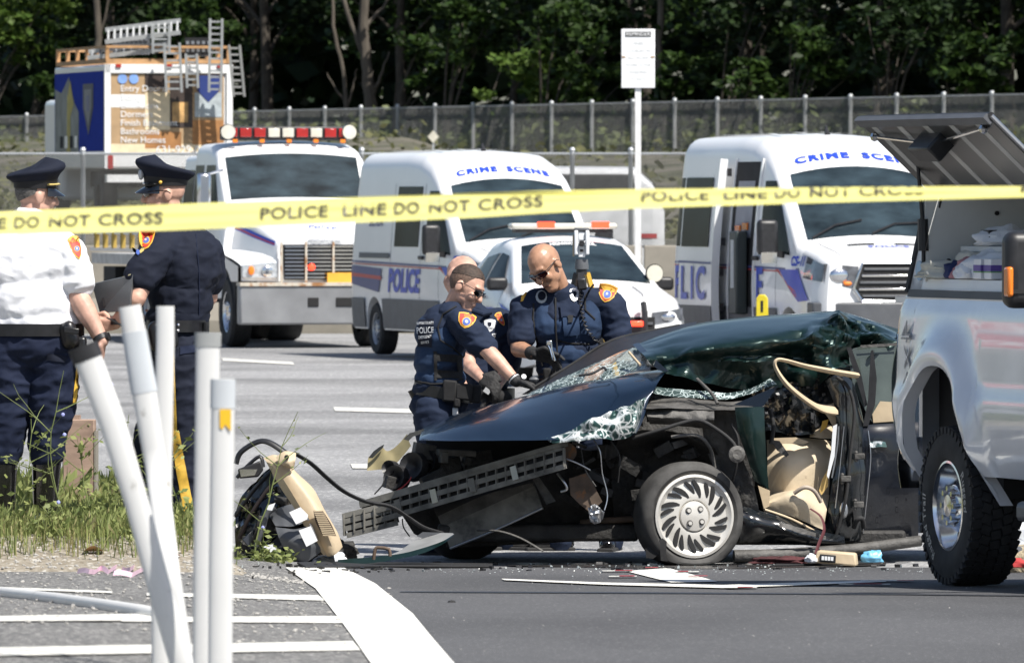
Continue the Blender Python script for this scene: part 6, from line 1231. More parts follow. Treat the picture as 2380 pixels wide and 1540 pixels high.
# fender remnant, inner fender, hoses
panel('fender_remnant', M_carg, [[(1708, 946, .02), (1740, 946, -.02), (1776, 944, .0)], [(1716, 1000, .0), (1746, 1000, -.04), (1778, 1000, -.02)], [(1738, 1068, .0), (1758, 1068, -.03), (1782, 1070, -.02)], [(1754, 1118, .02), (1770, 1126, .0), (1787, 1136, 0)]], amp=.015, fr=4, th=.012)
panel('inner_fender', M_grimelt, [[(1630, 952, .18), (1670, 950, .16), (1714, 950, .12)], [(1640, 1040, .26), (1680, 1040, .22), (1722, 1050, .12)], [(1680, 1130, .26), (1705, 1130, .2), (1750, 1120, .14)], [(1706, 1200, .24), (1720, 1200, .2), (1765, 1190, .16)]], amp=.05, fr=6)
panel('fender_rail', M_grimelt, [[(1500, 948, .05), (1580, 945, .06), (1660, 952, .05)], [(1505, 968, -.02), (1580, 972, .0), (1660, 976, .0)], [(1510, 985, .1), (1580, 990, .1), (1660, 996, .1)]], amp=.04, fr=8)
panel('wheel_arch_liner', M_grime, [[(1440, 1010, .1), (1560, 1000, .14), (1660, 1040, .2)], [(1420, 1090, .3), (1560, 1060, .34), (1690, 1110, .34)], [(1430, 1230, .36), (1560, 1250, .4), (1700, 1240, .4)]], amp=.08, fr=6)
for pts, r, m in (([(1470, 1018, -.05), (1530, 1000, -.08), (1580, 984, -.06), (1625, 976, -.04), (1670, 1000, -.04), (1705, 1030, -.06), (1716, 1062, -.08)], 4.5, M_rubber), ([(1560, 1015, 0), (1620, 1012, 0), (1650, 1040, .02), (1662, 1090, .06)], 4, M_grimelt), ([(1380, 1022, -.2), (1395, 1050, -.22), (1400, 1100, -.2), (1412, 1150, -.2), (1405, 1185, -.22)], 1.6, M_alu), ([(1350, 1040, -.15), (1360, 1090, -.2), (1385, 1130, -.18)], 1.6, M_grimelt), ([(1300, 1060, -.2), (1340, 1075, -.22), (1372, 1092, -.2)], 2, M_alu),
                  ([(1420, 1025, -.1), (1440, 1060, -.1), (1436, 1120, -.05)], 2.2, M_rubber), ([(1700, 985, .05), (1716, 1020, 0), (1712, 1080, .02), (1702, 1120, .08)], 3, M_rubber), ([(1790, 950, .2), (1798, 990, .18), (1792, 1030, .2)], 5, M_rubber)): ptube('hose', m, pts, r)
MB().lathe([(.02, -.02), (.045, -.02), (.05, .01), (.03, .02), (.001, .015)], P(1712, 1055, -.09), (.3, -.95, 0), 16).build('pulley', M_grimelt, WR, world=True)
panel('bay_dark_sheet', M_dark, [[(990, 1022, .85), (1150, 1022, .8), (1340, 1018, .75)], [(1000, 1140, .8), (1150, 1180, .75), (1340, 1180, .7)]])  # near-black sheet added as the shade under the hood
for k in range(34):                         # clutter of brackets, tanks and castings in the open engine bay
    u, v = random.uniform(1330, 1660), random.uniform(1030, 1200); pbox_('bracket', random.choice((M_grime, M_grime, M_grime, M_blackplastic, M_grimelt)), u, v, random.uniform(.12, .45), random.uniform(12, 60), random.uniform(6, 34), random.uniform(.03, .2), random.uniform(-40, 40), tilt=random.uniform(-40, 40))
# front end: lamp housings, bumper beam of ribs, radiator
for u, v, d, r, fl in ((925, 1112, .35, 32, .8), (965, 1085, .35, 36, .8), (1000, 1075, .4, 30, .7), (912, 1090, .4, 20, 1), (1310, 1050, .0, 24, 1)):
    MB().lathe([(.001, -.05), (r * .7 / 400, -.05), (r / 400, .0), (r * .9 / 400, .05), (r * .55 / 400, .03), (.001, -.01)], P(u, v, d), (-.5, -.8, .2), 16).build('lamp_housing', M_blackplastic, WR, world=True)
for u, v, d, w_, h_, rt in ((985, 1048, .4, 50, 36, 10), (1060, 1052, .35, 90, 14, 3), (1030, 1062, .32, 18, 26, 0), (1085, 1070, .36, 16, 20, 20), (1005, 1108, .3, 60, 22, -25), (905, 1120, .34, 22, 30, 15), (1040, 1090, .42, 60, 50, -10), (1110, 1075, .5, 70, 50, -14)):
    pbox_('lamp_bracket', random.choice((M_grime, M_grimelt)), u, v, d, w_, h_, .08, rt, tilt=15)
ptube('red_wire', mat('red_wire', (.4, .03, .03), .5), [(918, 1142, .25), (935, 1132, .24), (950, 1118, .25), (956, 1108, .26)], 1.4); ptube('wire', M_rubber, [(870, 1148, .3), (888, 1128, .3), (893, 1115, .3)], 1.8); ptube('wire', M_rubber, [(935, 1205, .3), (938, 1225, .3), (952, 1246, .3)], 1.6)
MB().disc(P(1318, 1050, -.14), (-.2, -1, 0), .055, 16, .03).build('filler_cap', M_rust, WR, world=True); pbox_('green_tag', mat('green_tag', (.05, .35, .08), .5), 1307, 1050, -.2, 14, 9, .01, 15)
bm = MB().box(P(1060, 1125, .12), (.01, .01, .01)).build('bumper_beam', M_bumper, WR, world=True)
a0, a1 = P(845, 1196, .36), P(1312, 1062, -.28); dirb = (a1 - a0).normalized(); upb = Vector((0, 0, 1)) - dirb * dirb.z; upb.normalize(); outb = dirb.cross(upb)
if outb.y > 0: outb = -outb
Lb = (a1 - a0).length; hb_ = 46 / 400
for k in (-.5, 0, .5): MB().bar(a0 + upb * hb_ * k + outb * .02, a1 + upb * hb_ * k * (1.0 if k > 0 else .9) + outb * .004, .007, .03, upb).build('rail', M_bumper, bm, world=True)
MB().bar(a0 + upb * hb_ * .60 - outb * .03, a1 + upb * hb_ * .66 - outb * .03, .025, .10, upb.cross(dirb)).build('top_shell', M_bumper, bm, world=True); MB().bar(a0 - outb * .016, a1 - outb * .016, hb_ * 1.05, .006, upb.cross(dirb)).build('dark_back_web', M_dark, bm, world=True)  # back web coloured near-black for the shade in the beam's cells
nr = 21
for k in range(nr + 1):
    c = a0.lerp(a1, k / nr) + outb * .003; MB().box(c, (.006, .026, hb_ * .96), Matrix((dirb, -outb, upb)).transposed() @ Matrix.Rotation(.22, 3, 'Y')).build('rib', M_bumper, bm, world=True)
a2, a3 = P(806, 1220, .36), P(925, 1190, .3)
for k in (-.9, -.3, .3, .8): MB().bar(a2 + upb * hb_ * k * .6 + outb * .03, a3 + upb * hb_ * k * .6 + outb * .03, .006, .03, upb).build('rail', M_bumper, bm, world=True)
MB().bar(a2 + outb * .01, a3 + outb * .01, hb_ * 1.02, .004, upb.cross(dirb)).build('dark_back_web', M_dark, bm, world=True)  # near-black again, shade for the cells of the dropped end
for k in range(6):
    c = a2.lerp(a3, k / 5) + outb * .03; MB().box(c, (.006, .03, hb_ * 1.05), Matrix((dirb, -outb, upb)).transposed() @ Matrix.Rotation(.22, 3, 'Y')).build('rib', M_bumper, bm, world=True)
for k in (.18, .36, .55, .76): c = a0.lerp(a1, k) + outb * .022; MB().box(c - upb * .01, (.04, .006, hb_ * .7), Matrix((dirb, -outb, upb)).transposed()).build('bumper_tab', M_alu if k in (.36, .76) else M_bumper, bm, world=True)
rd = pplate('radiator', mat('radiator_core', (.016, .016, .016), .6, var=.4, vs=12), [(1012, 1186, .35), (1228, 1086, .15), (1262, 1178, .1), (1044, 1272, .3)], .2, .05)
for k in range(24):
    t = k / 23; a = P(lerp(1014, 1045, t), lerp(1190, 1270, t), lerp(.345, .295, t)); b = P(lerp(1230, 1260, t), lerp(1092, 1176, t), lerp(.145, .095, t)); MB().bar(a, b, .005, .02).build('fin', M_bumper if k > 10 else M_grimelt, rd, world=True)  # fin colours lightened to look sunlit against the darkened core
ptube('radiator_rim', M_alu, [(1046, 1274, .28), (1150, 1232, .2), (1262, 1180, .08)], 3, rd); pplate('radiator_rim', M_grimelt, [(1222, 1084, .1), (1234, 1082, .1), (1292, 1164, .0), (1270, 1172, .02)], .1, .03, rd)
panel('radiator_shroud', M_blackplastic, [[(1000, 1160, .36), (1120, 1112, .25), (1235, 1070, .1)], [(1015, 1200, .33), (1130, 1150, .22), (1250, 1118, .07)]], amp=.03); pplate('lower_shield', M_grime, [(930, 1190), (1010, 1180), (1048, 1262), (1000, 1258), (962, 1240)], .5, .05)
pplate('rusty_bracket', M_rust, [(1322, 1112), (1366, 1098), (1392, 1150), (1400, 1165), (1372, 1190), (1348, 1172), (1326, 1150)], -.12, .04); panel('torn_casting', M_alu, [[(1366, 1178, -.2), (1385, 1172, -.2), (1405, 1190, -.2)], [(1372, 1212, -.2), (1388, 1216, -.2), (1402, 1205, -.2)]], amp=.1, fr=14, nu=6); ptube('ac_pipe', M_alu, [(1296, 1100, -.1), (1310, 1118, -.14), (1318, 1136, -.14), (1304, 1142, -.12)], 3)
ptube('axle_shaft', M_rust, [(1350, 1215, .4), (1480, 1205, .3), (1560, 1205, .2)], 8); pbox_('crossmember', M_grime, 1200, 1250, .6, 330, 26, .3, -3)
# wheels
def wreck_wheel():
    c = P(1601, 1199, .02); ax = Vector((.33, -.94, .03)).normalized(); f = frame(ax); rt, wd, rr = .318, .20, .246
    mb = MB(); mb.lathe([(rr - .012, .06), (rr, .085), (rr + .02, .10), (.285, .098), (.305, .085), (rt, .055), (rt, -.07), (.30, -.1), (rr, -.1)], c, ax, 64)
    lim = c.z - .292
    for i, p in enumerate(mb.v):
        q = Vector(p)
        if q.z < lim + .05:
            k = lim + .05 - q.z; q = q + ax * .5 * k * (1 if (q - c).dot(ax) > 0 else -1); q.z = lim + .05 - .05 * (1 - math.exp(-k / .05)); mb.v[i] = tuple(q)
    ty = mb.build('tyre', mat('dusty_tyre', (.035, .034, .033), .85, var=.4, vs=9, col2=(.085, .083, .08), c2s=3, c2t=.45, c2w=.2), WR, world=True)
    M_rim = mat('silver_wheel', (.60, .58, .54), .4, .3, var=.1, vs=8, col2=(.24, .22, .19), c2s=8, c2t=.62, c2w=.1)
    rim = MB().lathe([(rr - .004, .075), (rr - .003, .098), (rr - .018, .102), (rr - .03, .09), (.20, .082), (.16, .088), (.12, .094), (.098, .092), (.09, .080), (.085, .098), (.05, .106), (.001, .108)], c, ax, 56).build('rim', M_rim, WR, world=True)
    n = 20
    for k in range(n):                      # swirling slots, alternately long and short
        a = 2 * math.pi * k / n; lng = k % 2 == 0
        r0, r1, sw, w0, w1 = (.112, .208, .34, .008, .021) if lng else (.132, .205, .26, .007, .017)
        pl = []
        for s_, seq in ((1, np.linspace(0, 1, 6)), (-1, np.linspace(1, 0, 6))):
            for t in seq:
                r_ = lerp(r0, r1, t); an = a + sw * t; hw = .0015 + w1 * .62 * math.sin(math.pi * (.06 + .80 * t)) ** .8
                pl.append(c + f @ Vector((r_ * math.cos(an) - s_ * hw * math.sin(an + .3), r_ * math.sin(an) + s_ * hw * math.cos(an + .3), .0955 - .0 * t)))
        MB().prism(pl, -ax * .02).build('slot', M_dark, rim, smooth=0, world=True)
    for k in range(4):
        a = math.pi / 4 + math.pi / 2 * k + .1; q = c + f @ Vector((.052 * math.cos(a), .052 * math.sin(a), .104)); MB().disc(q, ax, .019, 14, .006).build('nut_recess', M_grimelt, rim, world=True); MB().tube([q, q + ax * .012], .012, 6).build('wheel_nut', M_rim, rim, world=True)
    pplate('tyre_gash', M_dark, [(1500, 1274), (1512, 1268), (1524, 1272), (1530, 1288), (1518, 1298), (1502, 1296)], -.13, .01, ty); pplate('torn_flap', M_rubber, [(1533, 1254), (1540, 1250), (1550, 1258), (1548, 1290), (1552, 1304), (1536, 1302)], -.15, .012, ty)
    c2 = P(1080, 1218, 1.15); c2.z = .30
    MB().lathe([(.2, -.09), (.24, -.10), (.29, -.09), (.305, -.06), (.305, .06), (.29, .09), (.24, .1), (.2, .09)], c2, (.6, -.8, 0), 36).build('tyre', M_rubber, WR, world=True); MB().disc(c2, (.6, -.8, 0), .2, 24, .1).build('rim', M_grime, WR, world=True)
    c3 = P(2450, 1199, .95); c3.z = .31; MB().lathe([(.2, -.09), (.24, -.10), (.29, -.09), (.31, -.06), (.31, .06), (.29, .09), (.24, .1), (.2, .09)], c3, ax, 36).build('tyre', M_rubber, WR, world=True); MB().disc(c3, ax, .22, 24, .12).build('rim', M_rim, WR, world=True)
wreck_wheel()
# ------------------------------------------------------------------ debris round the wreck
def dthing(name, label, cat, u, v, d):
    p = P(u, v, d); p.z = max(0, zg(p.x, p.y)); return empty(name, p, 0, label, cat)
DB = dthing('torn_dashboard', 'torn off car door and dashboard corner heaped beside the white line', 'debris', 690, 1310, -1.2)
D0 = -1.2
panel('tan_trim', M_tanst, [[(612, 1064, D0 - .1), (640, 1056, D0 - .1), (668, 1075, D0 - .1), (690, 1100, D0 - .1)], [(650, 1110, D0 - .15), (672, 1108, D0 - .17), (698, 1120, D0 - .17), (728, 1135, D0 - .1)], [(682, 1170, D0 - .2), (708, 1172, D0 - .22), (736, 1176, D0 - .22), (754, 1184, D0 - .14)], [(712, 1230, D0 - .22), (738, 1232, D0 - .25), (764, 1232, D0 - .25), (784, 1236, D0 - .16)], [(744, 1276, D0 - .2), (760, 1292, D0 - .22), (780, 1288, D0 - .22), (796, 1270, D0 - .15)]], DB, nu=5, nv=5, amp=.01, th=.012)
panel('corner_trim', M_tanst, [[(640, 1062, D0 - .14), (662, 1048, D0 - .14), (688, 1052, D0 - .14)], [(652, 1078, D0 - .18), (668, 1072, D0 - .2), (686, 1070, D0 - .18)], [(672, 1088, D0 - .18), (680, 1090, D0 - .18), (684, 1084, D0 - .16)]], DB, th=.01); MB().disc(P(666, 1062, D0 - .2), (0, -1, 0), .014, 10, .012).build('screw_hole', M_dark, DB, world=True)
panel('tan_lip', M_tan, [[(618, 1072, D0 - .18), (634, 1078, D0 - .2)], [(650, 1130, D0 - .2), (664, 1122, D0 - .24)], [(690, 1190, D0 - .24), (702, 1186, D0 - .28)], [(722, 1250, D0 - .26), (734, 1246, D0 - .3)], [(752, 1290, D0 - .24), (760, 1288, D0 - .26)]], DB, nu=4, nv=4, amp=.01, th=.014)
gr = panel('speaker_grille', mat('grille_dark_tan', (.10, .07, .05), .8), [[(728, 1186, D0 - .262), (750, 1186, D0 - .265)], [(734, 1214, D0 - .275), (770, 1218, D0 - .28)], [(750, 1244, D0 - .275), (782, 1246, D0 - .27)]], DB, nu=4, nv=4, th=.004)
for k in range(14):
    t = k / 13; a, b = P(lerp(729, 750, t), lerp(1188, 1243, t), D0 - .285), P(lerp(750, 782, t), lerp(1187, 1245, t), D0 - .285); MB().bar(a, b, .006, .006).build('bar', M_tan, gr, world=True)
for k, (rows, m) in enumerate((([[(556, 1190, D0 + .1), (600, 1110, D0 + .08), (640, 1080, D0 + .05)], [(560, 1290, D0), (620, 1200, D0 - .05), (690, 1160, D0 - .06)], [(600, 1308, D0 - .1), (670, 1280, D0 - .12), (740, 1270, D0 - .12)]], M_carblack), ([[(590, 1305, D0 - .12), (650, 1240, D0 - .16), (690, 1220, D0 - .2)], [(640, 1312, D0 - .2), (690, 1290, D0 - .24), (745, 1280, D0 - .2)]], M_blackplastic), ([[(622, 1190, D0 - .14), (660, 1176, D0 - .18), (696, 1166, D0 - .2)], [(640, 1222, D0 - .2), (680, 1222, D0 - .24), (720, 1208, D0 - .24)]], M_greyplastic), ([[(640, 1225, D0 - .2), (690, 1228, D0 - .26), (722, 1214, D0 - .26)], [(652, 1260, D0 - .24), (690, 1262, D0 - .3), (742, 1262, D0 - .28)], [(680, 1308, D0 - .22), (710, 1306, D0 - .27), (745, 1282, D0 - .25)]], M_greyplastic))):
    panel('black_shell', m, rows, DB, nu=6, nv=6, amp=.05 if k < 2 else .025, fr=6, th=.01)
panel('black_shell', M_carblack, [[(566, 1262, D0 - .02), (640, 1236, D0 - .1), (716, 1250, D0 - .16), (770, 1268, D0 - .12)], [(570, 1290, D0 - .1), (640, 1284, D0 - .2), (716, 1286, D0 - .24), (776, 1290, D0 - .2)], [(590, 1312, D0 - .16), (650, 1318, D0 - .24), (716, 1318, D0 - .28), (780, 1312, D0 - .22)]], DB, nu=8, nv=6, amp=.07, fr=6, th=.01)
for q in (((672, 1190), (698, 1178), (716, 1196), (714, 1206), (688, 1218)), ((694, 1232), (722, 1222), (738, 1256), (712, 1270))): lb_ = pplate('white_label', M_sign, q, D0 - .32, .004, DB); 
for q in (((622, 1174), (640, 1168), (632, 1186), (620, 1184)), ((612, 1270), (632, 1262), (646, 1276), (640, 1288), (620, 1284))): pplate('white_scrap', M_capwhite, q, D0 - .26, .006, DB)
for pts, r, m in (([(548, 1078, D0 + .1), (560, 1050, D0 + .1), (600, 1026, D0 + .08), (630, 1030, D0 + .05), (668, 1056, D0 + .02)], 9, M_blackplastic), ([(550, 1110, D0 + .06), (572, 1085, D0 + .06), (604, 1060, D0 + .05), (612, 1085, D0 + .04)], 6, M_blackplastic), ([(545, 1200, D0), (580, 1150, D0 - .02), (616, 1110, D0 - .05), (640, 1085, D0 - .06)], 7, M_blackplastic), ([(556, 1250, D0 - .04), (580, 1200, D0 - .08), (620, 1140, D0 - .1), (650, 1110, D0 - .1)], 6, mat('dark_brown_seal', (.03, .022, .022), .6)), ([(575, 1290, D0 - .1), (600, 1230, D0 - .16), (632, 1170, D0 - .16)], 6, M_grime), ([(560, 1305, D0 - .16), (640, 1318, D0 - .22), (720, 1316, D0 - .2)], 7, M_blackplastic), ([(594, 1270, D0 - .18), (610, 1230, D0 - .2), (620, 1195, D0 - .2), (640, 1180, D0 - .2)], 8, M_greyplastic)): ptube('door_strip', m, pts, r, DB, flat=.7)
mm = MB(); mm.prism([P(552, 1090, D0 - .02), P(606, 1070, D0 - .02), P(612, 1092, D0 - .02), P(600, 1108, D0 - .02), P(556, 1112, D0 - .02)], (0, .04, 0)); wm = mm.build('door_mirror', M_blackplastic, DB, bevel=.008, world=True); pplate('mirror_glass', M_chrome, [(556, 1090), (598, 1090), (592, 1104), (560, 1108)], D0 - .035, .006, wm)
for k in range(34):
    u, v = random.uniform(548, 740), random.uniform(1170, 1305); v = max(v, 1300 - (u - 545) * 1.1) if u < 640 else v; pbox_('torn_piece', random.choice((M_blackplastic, M_carblack, M_grime, M_greyplastic, M_carblack)), u, v, D0 + random.uniform(-.12, .1), random.uniform(12, 60), random.uniform(8, 34), random.uniform(.02, .08), random.uniform(-70, 20), DB, tilt=random.uniform(-40, 40))
panel('inner_liner', M_carblack, [[(548, 1180, D0 + .1), (590, 1120, D0 + .06), (640, 1100, D0 + .02), (690, 1130, D0 + .02)], [(546, 1250, D0 + .04), (600, 1210, D0 - .04), (650, 1190, D0 - .08), (710, 1190, D0 - .06)], [(552, 1308, D0 - .04), (600, 1306, D0 - .1), (660, 1300, D0 - .14), (740, 1290, D0 - .12)]], DB, nu=9, nv=9, amp=.16, fr=6, smooth=22)
MB().ball(P(680, 1290, D0 - .22), (.05, .05, .05), 12).build('black_ball_joint', M_carblack, DB, world=True); MB().tube([P(640, 1160, D0 - .16), P(666, 1165, D0 - .18)], .022, 10).build('motor', M_grime, DB, world=True)
cloth('rag', 'dirty white rag at the tip of the white line', 'rag', hit(778, 1312), (.06, .04, .045), M_cloth, 41, .5); cloth('plastic_scrap', 'black torn plastic lump beside the dirty white rag', 'scrap', hit(785, 1304) + Vector((0, .1, 0)), (.09, .06, .075), M_grime, 42, .6)
q = [(686, 1054, D0), (722, 1076, -1.1), (760, 1110, -1.0), (800, 1142, -.9), (850, 1165, -.7), (905, 1176, -.55), (945, 1200, -.4), (985, 1226, -.4), (1030, 1240, -.4)]
hz = dthing('rubber_seal', 'long black rubber door seal arching from the debris to the radiator', 'seal', 860, 1300, -.7); ptube('strip', M_rubber, q, 6.5, hz, flat=.7)
hz = dthing('rubber_seal', 'grey curved trim strip under the radiator', 'seal', 1180, 1300, -.1); ptube('strip', M_grimelt, [(1110, 1232, .0), (1160, 1234, -.1), (1210, 1250, -.15), (1262, 1280, -.2)], 4, hz, flat=.6)
gs = dthing('bumper_skin', 'torn dark green bumper skin lying curved on the road', 'bumper', 900, 1310, -.7)
panel('outer_skin', M_carg, [[(1056, 1240, -.55), (1030, 1256, -.6), (985, 1272, -.68), (930, 1286, -.74), (860, 1294, -.8), (785, 1300, -.84)], [(1052, 1246, -.58), (1028, 1264, -.64), (985, 1284, -.72), (930, 1298, -.78), (860, 1308, -.84), (785, 1312, -.87)]], gs, amp=.01, th=.006)
panel('inner_face', mat('primer_grey', (.22, .225, .225), .7, var=.2), [[(1052, 1238, -.5), (1010, 1240, -.4), (962, 1258, -.42), (918, 1284, -.5), (860, 1296, -.62), (790, 1302, -.7)], [(1056, 1241, -.55), (1030, 1257, -.6), (985, 1273, -.68), (930, 1287, -.74), (860, 1295, -.8), (790, 1301, -.84)]], gs, amp=.01); pplate('bent_tab', M_greyplastic, [(968, 1246), (982, 1236), (1050, 1238), (1000, 1244), (990, 1252)], -.42, .01, gs)
sq = [(868, 1300, -.9), (872, 1276, -.9), (880, 1272, -.9), (904, 1276, -.9), (906, 1292, -.9)]; bk = dthing('metal_bracket', 'small olive metal loop standing on the green bumper skin', 'bracket', 888, 1308, -.9); ptube('loop', M_rust, sq, 4, bk, sub=2)
for k, (pts, l) in enumerate(((((690, 1316), (800, 1313), (1145, 1318), (1145, 1324), (900, 1323), (710, 1326)), 'long flat black plastic panel lying beside the white line'), (((1810, 1312), (2020, 1310), (2030, 1315), (1800, 1321)), 'thin black plastic strip on the road below the door sill'))):
    q = [hit(a, b) + Vector((0, 0, .012)) for a, b in pts]; tag(MB().prism(q, (0, 0, .012)).build('flat_debris', M_dark, smooth=0, bevel=.004), l, 'debris')
sw = dthing('switch_panel', 'tan door switch panel with four pale buttons on the road', 'panel', 1952, 1310, -.25); f_ = Matrix.Rotation(R(-10), 3, 'Z') @ Matrix.Rotation(R(4), 3, 'Y'); c = P(1945, 1296, -.25); c.z = max(c.z, .045)
MB().box(c, (.25, .10, .075), f_, (.9, .8)).build('body', M_tan, sw, bevel=.012, world=True); b_ = MB().box(c + f_ @ Vector((-.045, -.052, -.005)), (.095, .012, .045), f_).build('bezel', M_blackplastic, sw, bevel=.004, world=True)
for k in range(4): MB().box(c + f_ @ Vector((-.072 + .018 * k, -.060, -.004)), (.014, .006, .022), f_).build('button', M_sign, b_, world=True)
cloth('rag', 'crumpled dark red cloth on the road below the open doorway', 'rag', P(1815, 1309, -.2), (.14, .07, .025), mat('dark_red_cloth', (.06, .016, .018), .9, var=.5, vs=12, bump=.5), 51, .6); cloth('paper', 'small crumpled white paper beside the switch panel', 'paper', P(1886, 1306, -.28), (.03, .03, .03), M_cloth, 52, .4)
cloth('glove', 'crumpled light blue rubber glove on the road', 'glove', P(2028, 1306, -.2), (.055, .04, .04), mat('blue_rubber', (.15, .42, .62), .4), 53, .5); cloth('rag', 'small grey wad beside the wreck wheel', 'rag', hit(1735, 1316), (.05, .03, .015), M_grimelt, 54, .5)

def shards(name, label, n, reg, ms, s0, s1):
    mb = MB()
    for k in range(n):
        u, v = reg(); p = hit(u, v); a = random.uniform(0, 6.28); L = random.uniform(s0, s1); mb.box(p + Vector((0, 0, .012)), (L, L * random.uniform(.2, .6), .006 + .02 * random.random()), Matrix.Rotation(a, 3, 'Z') @ Matrix.Rotation(random.uniform(-.6, .6), 3, 'X'))
    return tag(mb.build(name, ms, smooth=0), label, 'debris', kind='stuff')
shards('plastic_shards', 'small black plastic shards strewn along the wreck', 120, lambda: (random.gauss(1350, 420), 1314 + abs(random.gauss(0, 9))), M_blackplastic, .01, .05)
shards('paint_flakes', 'small pale flakes and glass strewn along the wreck', 70, lambda: (random.gauss(1500, 400), 1315 + abs(random.gauss(0, 10))), MATS['glass_crumb'], .005, .014)
shards('dark_flakes', 'dark flakes scattered round the torn dashboard', 60, lambda: (random.gauss(760, 90), 1318 + abs(random.gauss(0, 12))), M_grime, .008, .04)
# ------------------------------------------------------------------ people
from mathutils.bvhtree import BVHTree
def blob(name, m, prims, parent, voxel=.007, it=4, smooth=180, folds=0.):
    """one continuous skin grown over tapered capsules and ellipsoids"""
    mb = MB()
    for p in prims:
        if p[0] == 'c': mb.cone(*p[1:5], n=14)
        else: mb.ball(p[1], p[2], 18, p[3] if len(p) > 3 else None)
    me = bpy.data.meshes.new('tmp'); me.from_pydata(mb.v, [], mb.f); me.update(); t = bpy.data.objects.new('tmp', me); COL.objects.link(t)
    r = t.modifiers.new('r', 'REMESH'); r.mode = 'VOXEL'; r.voxel_size = voxel; sm = t.modifiers.new('s', 'SMOOTH'); sm.iterations = it; sm.factor = .5
    bpy.context.view_layer.update(); ev = t.evaluated_get(bpy.context.evaluated_depsgraph_get()); m2 = bpy.data.meshes.new_from_object(ev)
    bpy.data.objects.remove(t); bpy.data.meshes.remove(me)
    off = OFF[parent]
    if folds:                                # cloth folds: slanting ridges pushed along the normals
        nn = [v.normal.copy() for v in m2.vertices]
        for v, n in zip(m2.vertices, nn):
            p = v.co; q = Vector((p.x * 5 + p.z * 4, p.y * 5, p.z * 9 - p.x * 3)); k = .5 - abs(noise.noise(q)); k2 = .4 - abs(noise.noise(q * 2.3 + Vector((7, 3, 1))))
            v.co = p + n * folds * (k + .5 * k2)
        m2.update()
    m2.transform(Matrix.Translation(-off)); m2.name = name; m2.materials.clear(); m2.materials.append(m); m2.shade_smooth()
    o = bpy.data.objects.new(name, m2); COL.objects.link(o); o.parent = parent; OFF[o] = off
    return o
class Surf:                                  # finds the surface of a garment so that patches can be sewn onto it
    def __init__(s, *objs):
        vs, fs = [], []
        for o in objs:
            k = len(vs); off = OFF[o]; vs += [v.co + off for v in o.data.vertices]; fs += [tuple(i + k for i in p.vertices) for p in o.data.polygons]
        s.t = BVHTree.FromPolygons(vs, fs); s.last = None
    def __call__(s, u, v, e=.004):
        d = (W(u, v, 50) - Vector((0, 0, H))).normalized(); h = s.t.ray_cast(Vector((0, 0, H)) + d * 20, d)
        if h[0] is None:
            if s.last is None: return W(u, v, 50)
            return W(u, v, s.last)
        n = h[1] if h[1].dot(d) < 0 else -h[1]; s.last = h[0].y; return h[0] + n * e
def sew(name, m, sf, q, parent, n=8, e=.004, th=.003):
    q = [Vector((a, b)) for a, b in q]; sf.last = None
    mb = MB(); mb.grid(lambda a, b: (lambda p: sf(p.x, p.y, e))(q[0].lerp(q[1], a).lerp(q[3].lerp(q[2], a), b)), n, n); return mb.build(name, m, parent, world=True, smooth=60)
def sewpoly(name, m, sf, pts, parent, e=.004):
    c = (sum(p[0] for p in pts) / len(pts), sum(p[1] for p in pts) / len(pts)); mid = [((p[0] + c[0]) / 2, (p[1] + c[1]) / 2) for p in pts]; n = len(pts); sf.last = None
    vs = [sf(*c, e)] + [sf(*p, e) for p in mid] + [sf(*p, e) for p in pts]
    fs = [(0, 1 + i, 1 + (i + 1) % n) for i in range(n)] + [(1 + i, 1 + n + i, 1 + n + (i + 1) % n, 1 + (i + 1) % n) for i in range(n)]
    return MB().add(vs, fs).build(name, m, parent, world=True, smooth=60)
def sewtext(m, sf, s, u, v, size, parent, e=.007, ang=0, sx=1., name='lettering', bold=0.):
    ca, sa = math.cos(ang), math.sin(ang); return text_mb(s, size, None, lambda a, b: sf(u + (a * sx) * ca - b * sa, v - (a * sx) * sa - b * ca, e), bold=bold).build(name, m, parent, world=True, smooth=0)
def sewtube(name, m, sf, pts, r, parent, e=.003):
    q = []; sf.last = None
    for i in range(len(pts) - 1):
        for t in (0, .25, .5, .75): q.append(sf(lerp(pts[i][0], pts[i + 1][0], t), lerp(pts[i][1], pts[i + 1][1], t), e))
    q.append(sf(*pts[-1], e)); return MB().tube(q, r, 6).build(name, m, parent, world=True)
M_skinA = mat('skin_light', (.54, .32, .24), .5, var=.22, vs=18, spec=.4, bump=.05, bs=120); M_skinB = mat('skin_tan', (.40, .22, .14), .36, var=.22, vs=18, spec=.5, bump=.05, bs=120); M_skinC = mat('skin_pink', (.50, .30, .23), .5, var=.25, vs=18, spec=.4)
def fabric(name, col, b=.5): return mat(name, col, .85, var=.14, vs=7, bump=b, bs=7, spec=.25)
M_navy = fabric('dark_navy_uniform', (.009, .012, .024)); M_navyt = fabric('navy_trousers', (.009, .014, .035)); M_shirtw = fabric('white_shirt', (.78, .79, .83), .4); M_esu = fabric('blue_navy_uniform', (.013, .021, .045)); M_vest = fabric('blue_vest', (.020, .039, .084))
M_gold = mat('gold_trim', (.62, .38, .05), .5, var=.2, vs=30); M_boot = mat('polished_boot', (.008, .008, .009), .12, var=.3, vs=5, coat=.8); M_glove = mat('black_glove', (.018, .018, .019), .75, var=.4, vs=30, bump=.3, bs=60)
M_hairg = mat('grey_hair', (.10, .095, .09), .7, var=.6, vs=60, stretch=(1, 1, 3)); M_hairb = mat('brown_stubble_hair', (.045, .029, .021), .75, var=.5, vs=70); M_shade = mat('sunglass_black', (.006, .006, .007), .06, var=.2, coat=1)
